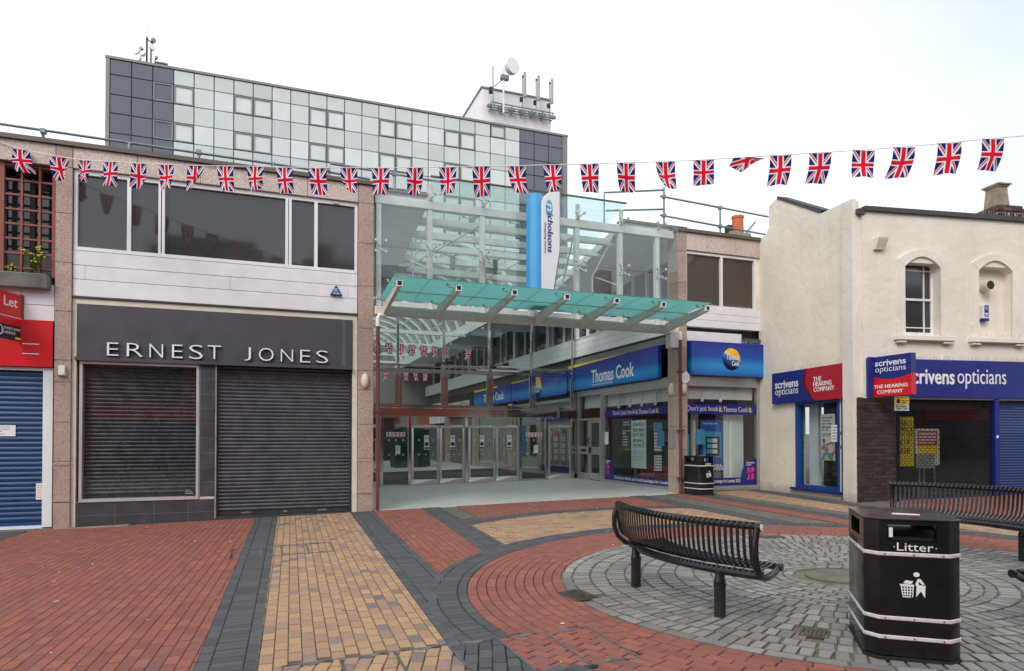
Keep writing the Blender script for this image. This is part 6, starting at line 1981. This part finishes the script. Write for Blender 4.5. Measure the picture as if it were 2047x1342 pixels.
# ------------------------------------------------------------------ benches: curved steel slats on tubular legs
def bench(label, ac, half, legs, off, gzv, group='curved black slatted benches round the sett circle'):
    """ac: middle angle (deg) seen from the ring centre; slats run radially and curl up into the back"""
    a_ = R(ac)
    cx, cy_ = C0[0]+off*math.cos(a_), C0[1]+off*math.sin(a_)
    bx_, by_ = cx+2.3*math.cos(a_), cy_+2.3*math.sin(a_)
    t = thing('bench', label, 'bench', (bx_, by_, gzv), 0, group)

    def P(r, ang, z): return (cx+r*math.cos(ang), cy_+r*math.sin(ang), gzv+z)
    a0, a1 = a_-R(half), a_+R(half)
    N_ = 22
    arc_ = lambda r, z, s=0.0: [P(r, a0+(a1-a0)*i/N_, z) for i in range(N_+1)]
    part('top_rail', MB().tube(arc_(2.455, .835), .026, 10), W['bench_black'], t)
    part('front_rail', MB().tube(arc_(1.965, .435), .026, 10), W['bench_black'], t)
    part('lower_tube', MB().tube(arc_(2.33, .41), .038, 10), W['bench_black'], t)
    prof = [(2.40, .83), (2.425, .868), (2.46, .872), (2.488, .845), (2.482, .80), (2.476, .70), (2.462, .60), (2.43, .52), (2.36, .47), (2.22, .45), (2.1, .452), (2.02, .46), (1.965, .468), (1.935, .45), (1.93, .42)]
    wide = .0126
    n = 39
    mesh_v = []
    th_ = .007
    # one slat in its own frame (x = radial, y = along the arc); every slat shares it
    v = []
    for i, (r, z) in enumerate(prof):
        p0 = prof[max(i-1, 0)]; p1 = prof[min(i+1, len(prof)-1)]
        d = Vector((p1[0]-p0[0], p1[1]-p0[1])).normalized()
        nr = Vector((-d.y, d.x))*th_*.5
        k_ = r/2.3
        for y in (-wide*k_, wide*k_):
            v.append((r+nr.x, y, z+nr.y))
        for y in (wide*k_, -wide*k_):
            v.append((r-nr.x, y, z-nr.y))
    f = []
    for i in range(len(prof)-1):
        for k in range(4):
            f.append((i*4+k, i*4+(k+1) % 4, (i+1)*4+(k+1) % 4, (i+1)*4+k))
    f += [(3, 2, 1, 0), tuple((len(prof)-1)*4+k for k in range(4))]
    me = mesh_of('slat', MB().add(v, f), W['bench_black'])
    for i in range(n):
        ang = a0+R(1.1)+(a1-a0-R(2.2))*i/(n-1)
        link('slat', me, t, INV[t.name] @ Matrix.Translation((cx, cy_, gzv)) @ Matrix.Rotation(ang, 4, 'Z'))
    for ang in (a0, a1):
        part('end_frame', MB().tube([P(2.455, ang, .835), P(2.50, ang, .72), P(2.50, ang, .6), P(2.46, ang, .49), P(2.38, ang, .415), P(2.28, ang, .385), P(2.15, ang, .385), P(2.03, ang, .405), P(1.965, ang, .435)], .029, 10), W['bench_black'], t)
        s_ = 1 if ang == a1 else -1
        part('rail_cap', MB().tube([P(2.455, ang, .835), P(2.455, ang+s_*.014, .835)], .036, 12), W['bench_black'], t)
        part('rail_cap', MB().tube([P(1.965, ang, .435), P(1.965, ang+s_*.018, .435)], .036, 12), W['bench_black'], t)
    for la in legs:
        ang = a_+R(la)
        x, y, z = P(2.345, ang, 0)
        part('leg', MB().lathe((x, y, gzv-.03), [(.052, 0), (.052, .30), (.056, .305), (.056, .325), (.050, .33), (.054, .335), (.054, .35), (.044, .37), (.042, .44)], 14), W['bench_black'], t)
    return t


b1 = bench('curved black slatted bench seen from behind in the middle of the square', 183, 25.5, (-16.5, 16), 0, .033)
cap = None
b2 = bench('curved black slatted bench facing the camera behind the near litter bin', 7, 25, (-14, 14), .25, .13)
b3 = bench('black slatted bench of which only the tip of the seat shows at the right edge', 292, 26, (-16, 16), -.05, .05)
single('rail_sticker', MB().disc((C0[0]+2.455*math.cos(R(183+26.35)), C0[1]+2.455*math.sin(R(183+26.35)), .868), (-math.sin(R(209.4))*-1*-1, math.cos(R(209.4)), 0), .03, .006, 14), W['paper'], 'round white sticker on the end of the middle bench top rail', 'sticker')

# ------------------------------------------------------------------ litter bins


def litter_bin(label, o, e1, gzv, s=1.0, w_=.6, d_=.86, dirt=True):
    e1 = Vector((e1[0], e1[1], 0)).normalized()
    e2 = Vector((-e1.y, e1.x, 0))
    base = Matrix((e1, e2, Vector((0, 0, 1)))).transposed().to_4x4()
    base.translation = Vector((o[0], o[1], gzv))
    t = thing('litter_bin', label, 'litter bin', (o[0]+e1.x*w_/2+e2.x*d_/2, o[1]+e1.y*w_/2+e2.y*d_/2, gzv), 0, 'black octagonal litter bins')
    c = .085

    def oct_(m=0.0, cc=c): return [(-m+cc, -m), (w_+m-cc, -m), (w_+m, -m+cc), (w_+m, d_+m-cc), (w_+m-cc, d_+m), (-m+cc, d_+m), (-m, d_+m-cc), (-m, -m+cc)]
    H0, H1, H2 = .03, .74, .985
    part('base', MB(base).prism(oct_(-.02), 0, .05).prism(oct_(.008), .0, .028), W['black_matt'], t)
    part('body', MB(base).prism(oct_(), H0, H1), W['black'], t, bevel=.006)
    # hood: panels around the openings
    hood = MB(base)
    P_ = oct_()
    th_ = .012
    z0, z1 = .845, .955

    def wall(p, q, hole):
        p = Vector((*p, 0)); q = Vector((*q, 0))
        u = (q-p); L = u.length; u.normalize()
        nrm = Vector((u.y, -u.x, 0))
        fr_ = base @ frame(p, u, (0, 0, 1))
        mbw = MB(fr_)
        if hole:
            a, b = hole[0]*L, hole[1]*L
            mbw.box(0, L, H1, z0, -th_, 0).box(0, L, z1, H2, -th_, 0).box(0, a, z0, z1, -th_, 0).box(b, L, z0, z1, -th_, 0)
            mbw.box(a, b, z0-.006, z0, -.06, 0.0).box(a-.006, a, z0, z1, -.05, 0).box(b, b+.006, z0, z1, -.05, 0)
        else:
            mbw.box(0, L, H1, H2, -th_, 0)
        n0 = len(hood.v)
        hood.v += mbw.v
        hood.f += [tuple(i+n0 for i in f_) for f_ in mbw.f]
        hood.m += mbw.m
        return fr_, L
    frames = []
    for i in range(8):
        hole = {0: (.13, .82), 2: (.25, .8), 4: (.13, .82), 6: (.2, .75)}.get(i)
        frames.append(wall(P_[i], P_[(i+1) % 8], hole))
    o_ = link('hood', mesh_of('hood', hood, W['black'], INV[t.name]), t)
    part('liner', MB(base).prism([(x*.8+w_*.1, y*.8+d_*.1) for x, y in P_], H1, .86), W['black_matt'], t)
    part('lid', MB(base).prism(oct_(.008, .09), H2, H2+.014), W['black'], t, bevel=.005)
    for z in (.735, .285, .15):
        bb = []
        B_ = oct_(.006)
        bd = part('band', MB(base).prism(B_, z, z+.028), W['white_band'], t, bevel=.005)
        rv = MB()
        for i in (0, 6):
            fr_, L = frames[i]
            for u in (.08, .5, .92):
                p = fr_ @ Vector((L*u, z+.014, .006))
                rv.disc(p, fr_.to_3x3().col[2], .006, .003, 8)
        part('rivets', rv, W['iron'], bd)
    fr_, L = frames[0]
    text('lettering', 'Litter', fr_, L*.26, L*.78, .775, .832, 0, W['print_white'], t, bold=-.002)
    part('dots', MB(fr_).disc((L*.22, .80, 0), (0, 0, 1), .004, .002, 8).disc((L*.82, .80, 0), (0, 0, 1), .004, .002, 8), W['print_white'], t)
    # tidy-man pictogram
    ox, oy = L*.30, .45
    ic = MB(fr_)
    S = .165
    q = lambda pts: [(ox+x*S, oy+y*S) for x, y in pts]
    ic.prism([(ox+.62*S+.12*S*math.cos(a*math.pi/8), oy+.99*S+.1*S*math.sin(a*math.pi/8)) for a in range(16)], 0, .002)
    ic.prism(q([(.58, .60), (.66, .80), (.76, .82), (.92, .60), (.84, .57), (.70, .70), (.70, .52), (.60, .50)]), 0, .0022)
    ic.prism(q([(.62, .56), (.95, .54), (.93, .02), (.78, .30), (.60, .04)]), 0, .0018)
    for k in range(5): ic.prism(q([(0.02+k*.115, .52), (.06+k*.115, .52), (.13+k*.088, .02), (.10+k*.088, .02)]), 0, .002)
    for k in range(5): ic.prism(q([(.02+k*.022, .5-k*.115), (.50-k*.022, .5-k*.115), (.50-k*.022, .465-k*.115), (.02+k*.022, .465-k*.115)]), 0, .0016)
    ic.prism(q([(-.01, .56), (.53, .56), (.53, .51), (-.01, .51)]), 0, .0024)
    ic.prism(q([(.12, .60), (.42, .58), (.5, .7), (.22, .73)]), 0, .002)
    part('pictogram', ic, W['print_white'], t)
    part('sticker', MB(fr_).box(L*.145, L*.2, .868, .935, 0, .003), W['paper'], t)
    fr6, L6 = frames[6]
    part('ash_plate', MB(fr6).box(L6*.1, L6*.6, .765, .80, 0, .003), W['black_matt'], t)
    part('top_sticker', MB(base).prism([(.22, .3), (.4, .27), (.42, .36), (.25, .4)], H2+.014, H2+.0155), W['white_band'], t)
    part('door_gap', MB(base).box(-.0015, .0, c+.02, d_-c-.02, .06, .065), W['black_matt'], t)
    return t


E1 = Vector((.776, -.631, 0))
E2 = Vector((.631, .776, 0))
o1 = Vector((4.094, 3.567, 0))-E1*.075-E2*.005
litter_bin('black litter bin with white bands at the right front, nearest the camera', o1, E1, .04)
litter_bin('black litter bin with white bands standing by the travel shop window', (10.36, 14.22), (.999, .05), .165, 1.0, .5, .72)

# ------------------------------------------------------------------ parking plate on a pole
t = thing('parking_sign', 'yellow and white parking plates on a black pole in front of the brown brick pier', 'road sign', FRONT @ Vector((.72, .215, .3)))
part('pole', MB(FRONT).tube([(.74, .2, .26), (.74, 2.5, .26)], .034, 10), W['black'], t)
part('yellow_plate', MB(FRONT).box(.62, .99, 2.36, 2.53, .30, .305), W['print_yellow'], t)
part('no_waiting_disc', MB(FRONT).disc((.72, 2.43, .305), (0, 0, 1), .052, .002, 18), W['print_red'], t)
part('disc_centre', MB(FRONT).disc((.72, 2.43, .307), (0, 0, 1), .038, .002, 18), W['print_blue'], t)
text('lettering', 'Pedestrian Zone', FRONT, .64, .97, 2.495, 2.52, .305, W['print_black'], t, bold=0)
text('lettering', 'At any\ntime', FRONT, .81, .96, 2.385, 2.465, .305, W['print_black'], t, bold=0)
part('white_plate', MB(FRONT).box(.625, .985, 2.22, 2.355, .30, .3045), W['paper'], t)
text('lettering', 'No loading\n10am - 5pm', FRONT, .66, .95, 2.24, 2.34, .3045, W['print_black'], t, bold=0)

# ------------------------------------------------------------------ bunting across the street
PTS = [(-4.31, 14.99, 7.06), (-3.57, 14.53, 6.84), (-3.09, 14.24, 6.73), (-2.62, 13.95, 6.66), (-2.12, 13.64, 6.58), (-1.64, 13.34, 6.51), (-1.14, 13.04, 6.45), (-0.64, 12.73, 6.39), (-0.14, 12.42, 6.34), (0.33, 12.13, 6.28), (0.86, 11.81, 6.22), (1.34, 11.51, 6.18), (1.83, 11.21, 6.13), (2.34, 10.9, 6.09), (2.82, 10.6, 6.05), (3.3, 10.3, 6.02), (3.8, 10.0, 5.98), (4.29, 9.69, 5.95), (4.79, 9.39, 5.92), (5.27, 9.09, 5.89), (5.78, 8.78, 5.86), (6.26, 8.48, 5.84), (6.76, 8.18, 5.83), (7.2, 7.9, 5.82), (7.67, 7.61, 5.81), (8.17, 7.3, 5.8), (8.63, 7.02, 5.8), (9.13, 6.71, 5.81), (9.6, 6.42, 5.82), (10.1, 6.12, 5.83)]
single('bunting_cord', MB().tube([(-5.4, 15.0, 7.36)]+PTS+[(11.2, 5.4, 5.9), (13, 4.3, 6.05)], .007, 5), W['cord'], 'thin white bunting cord slung across the whole square', 'cord')
DIRC = Vector((10.1+4.31, 6.12-14.99, 0)).normalized()


def flag_mesh(seed, w0=.30, w1=.25, h=.45, wave=.03, lean_=0.0, fold=0.0, curl=0.0):
    rn = random.Random(seed)
    p1, p2 = rn.random()*6, rn.random()*6
    nx, ny = 8, 12
    v = []
    uv = []
    for j in range(ny+1):
        t_ = j/ny
        wd = w0+(w1-w0)*t_
        for i in range(nx+1):
            s_ = i/nx
            x = (s_-.5)*wd+lean_*t_*t_
            y = wave*t_*math.sin(s_*4.2+p1+t_*2)+.02*math.sin(t_*5+p2)*t_+fold*t_*t_*.3
            z = -h*t_
            if curl:                               # corner blown up
                k = max(0, t_+(s_ if curl > 0 else 1-s_)-1.15)
                z += abs(curl)*k*k*.9
                y -= abs(curl)*k*.35
                x -= curl*k*.12
            z -= .01*math.sin(s_*math.pi)*(1-t_)
            v.append((x, y, z))
            uv.append((s_, 1-t_))
    f = [(j*(nx+1)+i, j*(nx+1)+i+1, (j+1)*(nx+1)+i+1, (j+1)*(nx+1)+i) for j in range(ny) for i in range(nx)]
    me = bpy.data.meshes.new('union_flag')
    me.from_pydata(v, [], f)
    lay = me.uv_layers.new(name='UVMap')
    for lp in me.loops: lay.data[lp.index].uv = uv[lp.vertex_index]
    me.materials.append(W['flag'])
    me.polygons.foreach_set('use_smooth', [True]*len(me.polygons))
    me.update()
    return me


FM = [flag_mesh(3, w1=.24, lean_=.02), flag_mesh(8, lean_=.07, wave=.03, w1=.23), flag_mesh(15, w1=.22, wave=.05), flag_mesh(21, lean_=-.03, wave=.05), flag_mesh(33, w1=.26, wave=.03, lean_=.04),
      flag_mesh(51, w1=.23, wave=.06, lean_=.05, curl=.18), flag_mesh(52, w1=.25, wave=.035, fold=.5), flag_mesh(53, w0=.29, w1=.21, wave=.07, lean_=-.02), flag_mesh(54, w1=.24, wave=.045, lean_=.03, curl=-.2)]
F_A = flag_mesh(41, w0=.36, w1=.30, wave=.06, lean_=.12)
F_B = flag_mesh(42, w0=.34, w1=.26, wave=.08, lean_=.1, curl=.3)
F_C = flag_mesh(43, w0=.27, w1=.15, h=.42, wave=.07, lean_=-.04, curl=-.3)
F_D = flag_mesh(44, w0=.29, w1=.26, wave=.03, lean_=-.03, curl=.45)
F_R = [flag_mesh(45, w0=.32, w1=.29, wave=.02, lean_=-.08), flag_mesh(55, w0=.33, w1=.30, wave=.035, lean_=-.06, fold=-.3), flag_mesh(56, w0=.31, w1=.29, wave=.03, lean_=-.1), flag_mesh(57, w0=.32, w1=.28, wave=.05, lean_=-.05)]
F_S = flag_mesh(46, w0=.31, w1=.30, h=.38, wave=.02)


def flipped_mesh():
    """a flag blown over the cord and hanging as a small tangled point"""
    pts = [(-.22, 0, -.14), (-.16, -.02, -.02), (-.02, .02, -.22), (.06, -.03, .0), (.12, .01, -.10), (.32, 0, -.0), (.2, .02, -.045)]
    me = bpy.data.meshes.new('union_flag')
    me.from_pydata(pts, [], [(0, 2, 3, 1), (2, 4, 3), (4, 6, 5, 3)])
    lay = me.uv_layers.new(name='UVMap')
    U = [(0, .45), (.0, .75), (.35, .1), (.5, .6), (.75, .25), (1, .55), (.85, .2)]
    for lp in me.loops: lay.data[lp.index].uv = U[lp.vertex_index]
    me.materials.append(W['flag'])
    md = None
    return me


ORD = ['first', 'second', 'third', 'fourth', 'fifth', 'sixth', 'seventh', 'eighth', 'ninth', 'tenth', 'eleventh', 'twelfth', 'thirteenth', 'fourteenth', 'fifteenth', 'sixteenth', 'seventeenth', 'eighteenth', 'nineteenth', 'twentieth', 'twenty first', 'twenty second', 'twenty third', 'twenty fourth', 'twenty fifth', 'twenty sixth', 'twenty seventh', 'twenty eighth', 'twenty ninth', 'thirtieth']
BEH = ['wind blown and wide, over the red barred window', 'twisted, over the left granite pillar', 'narrow and curled by the window corner', 'over the first dark upper pane', 'by the first white window mullion', 'by the double white mullion',
       'with a folded corner, over the wide dark pane', 'over the wide dark pane', 'over the wide dark pane, right of its middle', 'over the right end of the wide dark pane', 'over the narrow dark pane', 'above the last dark upper pane', 'beside the left arcade pillar', 'over the left corner of the glass front', 'left of the glass roof edge', 'before the lower tower panels',
       'left of the blue and white blade sign', 'right above the blade sign, against the dark tower end', 'first one against the sky', 'over the right slope of the glass roof', 'over the raised pipe handrail', 'short, over the two bar handrail', 'blown over the cord and crumpled', 'left of the cream gable', 'over the cream gable step', 'over the cream gable valley', 'over the cream wall corner', 'against the sky over the cream front wall', 'near the dark chimney', 'cut off by the right edge of the photo']
for i, p in enumerate(PTS):
    me = FM[i*4 % 9]
    if i == 0: me = F_A
    elif i == 1: me = F_B
    elif i == 2: me = F_C
    elif i == 6: me = F_D
    elif i == 21: me = F_S
    elif i == 22: me = flipped_mesh()
    elif i > 22: me = F_R[i % 4]
    o = link('union_flag', me)
    o.location = p
    fac = Vector((1, -.35, 0)).normalized() if i < 20 else Vector((1, -.42, 0)).normalized()
    o.rotation_euler = (0, R(random.uniform(-2, 2)), math.atan2(fac.y, fac.x)+R(random.uniform(-5, 5)))
    tag(o, ORD[i]+' street flag from left, '+BEH[i], 'flag', 'union flags on the street bunting')

# small bunting inside the arcade
single('bunting_cord', MB().tube([(2.35, 26, 5.4), (5.6, 26, 5.26), (8.9, 26, 5.24)], .006, 4), W['cord'], 'nearer thin bunting cord inside the arcade', 'cord')
for k in range(9):
    x = 4.1+k*.46
    o = link('union_flag', FM[k % 5])
    o.location = (x, 25.99, 5.36-.02*k*(1-k/30))
    o.rotation_euler = (0, 0, R(random.uniform(-12, 12)) + (R(70) if k == 7 else 0))
    tag(o, ORD[k]+' small union flag from the left on the nearer cord inside the arcade', 'flag', 'union flags inside the arcade')
single('bunting_cord', MB().tube([(3.5, 34, 5.05), (8.9, 34, 5.0)], .006, 4), W['cord'], 'farther thin bunting cord inside the arcade', 'cord')
for k in range(6):
    o = link('union_flag', FM[(k+2) % 5])
    o.location = (5.35+k*.5, 33.99, 5.03)
    o.rotation_euler = (0, 0, R(random.uniform(-14, 14)))
    tag(o, ORD[k]+' tiny union flag from the left on the farther cord inside the arcade', 'flag', 'union flags inside the arcade')

# ------------------------------------------------------------------ the street side behind the camera (seen in the glass and steel)
ob = thing('opposite_building', 'orange brick shops across the square, seen only as reflections', 'building', (4, -9, 0))
part('wall', MB().box(-26, 34, -16, -9, -1, 8.2), W['opp_brick'], ob)
part('roof', MB(frame((0, 0, 0), (0, 1, 0), (0, 0, 1))).prism([(-9.0, 8.2), (-16, 8.2), (-13.2, 11.2)], -26, 2).prism([(-9.0, 8.2), (-16, 8.2), (-12.4, 12.6)], 2.2, 14).prism([(-9.0, 8.2), (-16, 8.2), (-13.2, 10.8)], 14.2, 34), W['lead'], ob)
part('stair_block', MB().box(-5.2, -.4, -16, -10.5, 8, 12.8).box(-6.0, -5.2, -16, -11, 8, 12.3).box(-.4, .7, -16, -11, 8, 12.1), W['concrete'], ob)
part('roof_pipes', MB().tube([(3.9, -10.5, 11.5), (3.9, -10.5, 13.4)], .06, 6).tube([(4.5, -10.5, 11.5), (4.5, -10.5, 12.9)], .06, 6).tube([(5.2, -10.5, 11.5), (5.2, -10.5, 13.1)], .08, 6), W['lead'], ob)
for x in (-14, 3, 13.5, 22):
    part('chimney', MB().box(x, x+.9, -12.6, -11.6, 9, 13.4), W['opp_brick'], ob)
for i in range(10):
    x = -24+i*5.8
    part('window', MB().box(x, x+2.6, -9.02, -8.95, 3.9, 5.4), W['dark_glass'], ob)
    part('shopfront', MB().box(x-1.2, x+3.8, -9.02, -8.9, .1, 2.5), W['dark_glass'], ob)
    part('fascia', MB().box(x-1.4, x+4.0, -9.05, -8.8, 2.55, 3.3), W['red_sign'] if i % 3 == 0 else (W['white'] if i % 3 == 1 else W['opt_blue']), ob)
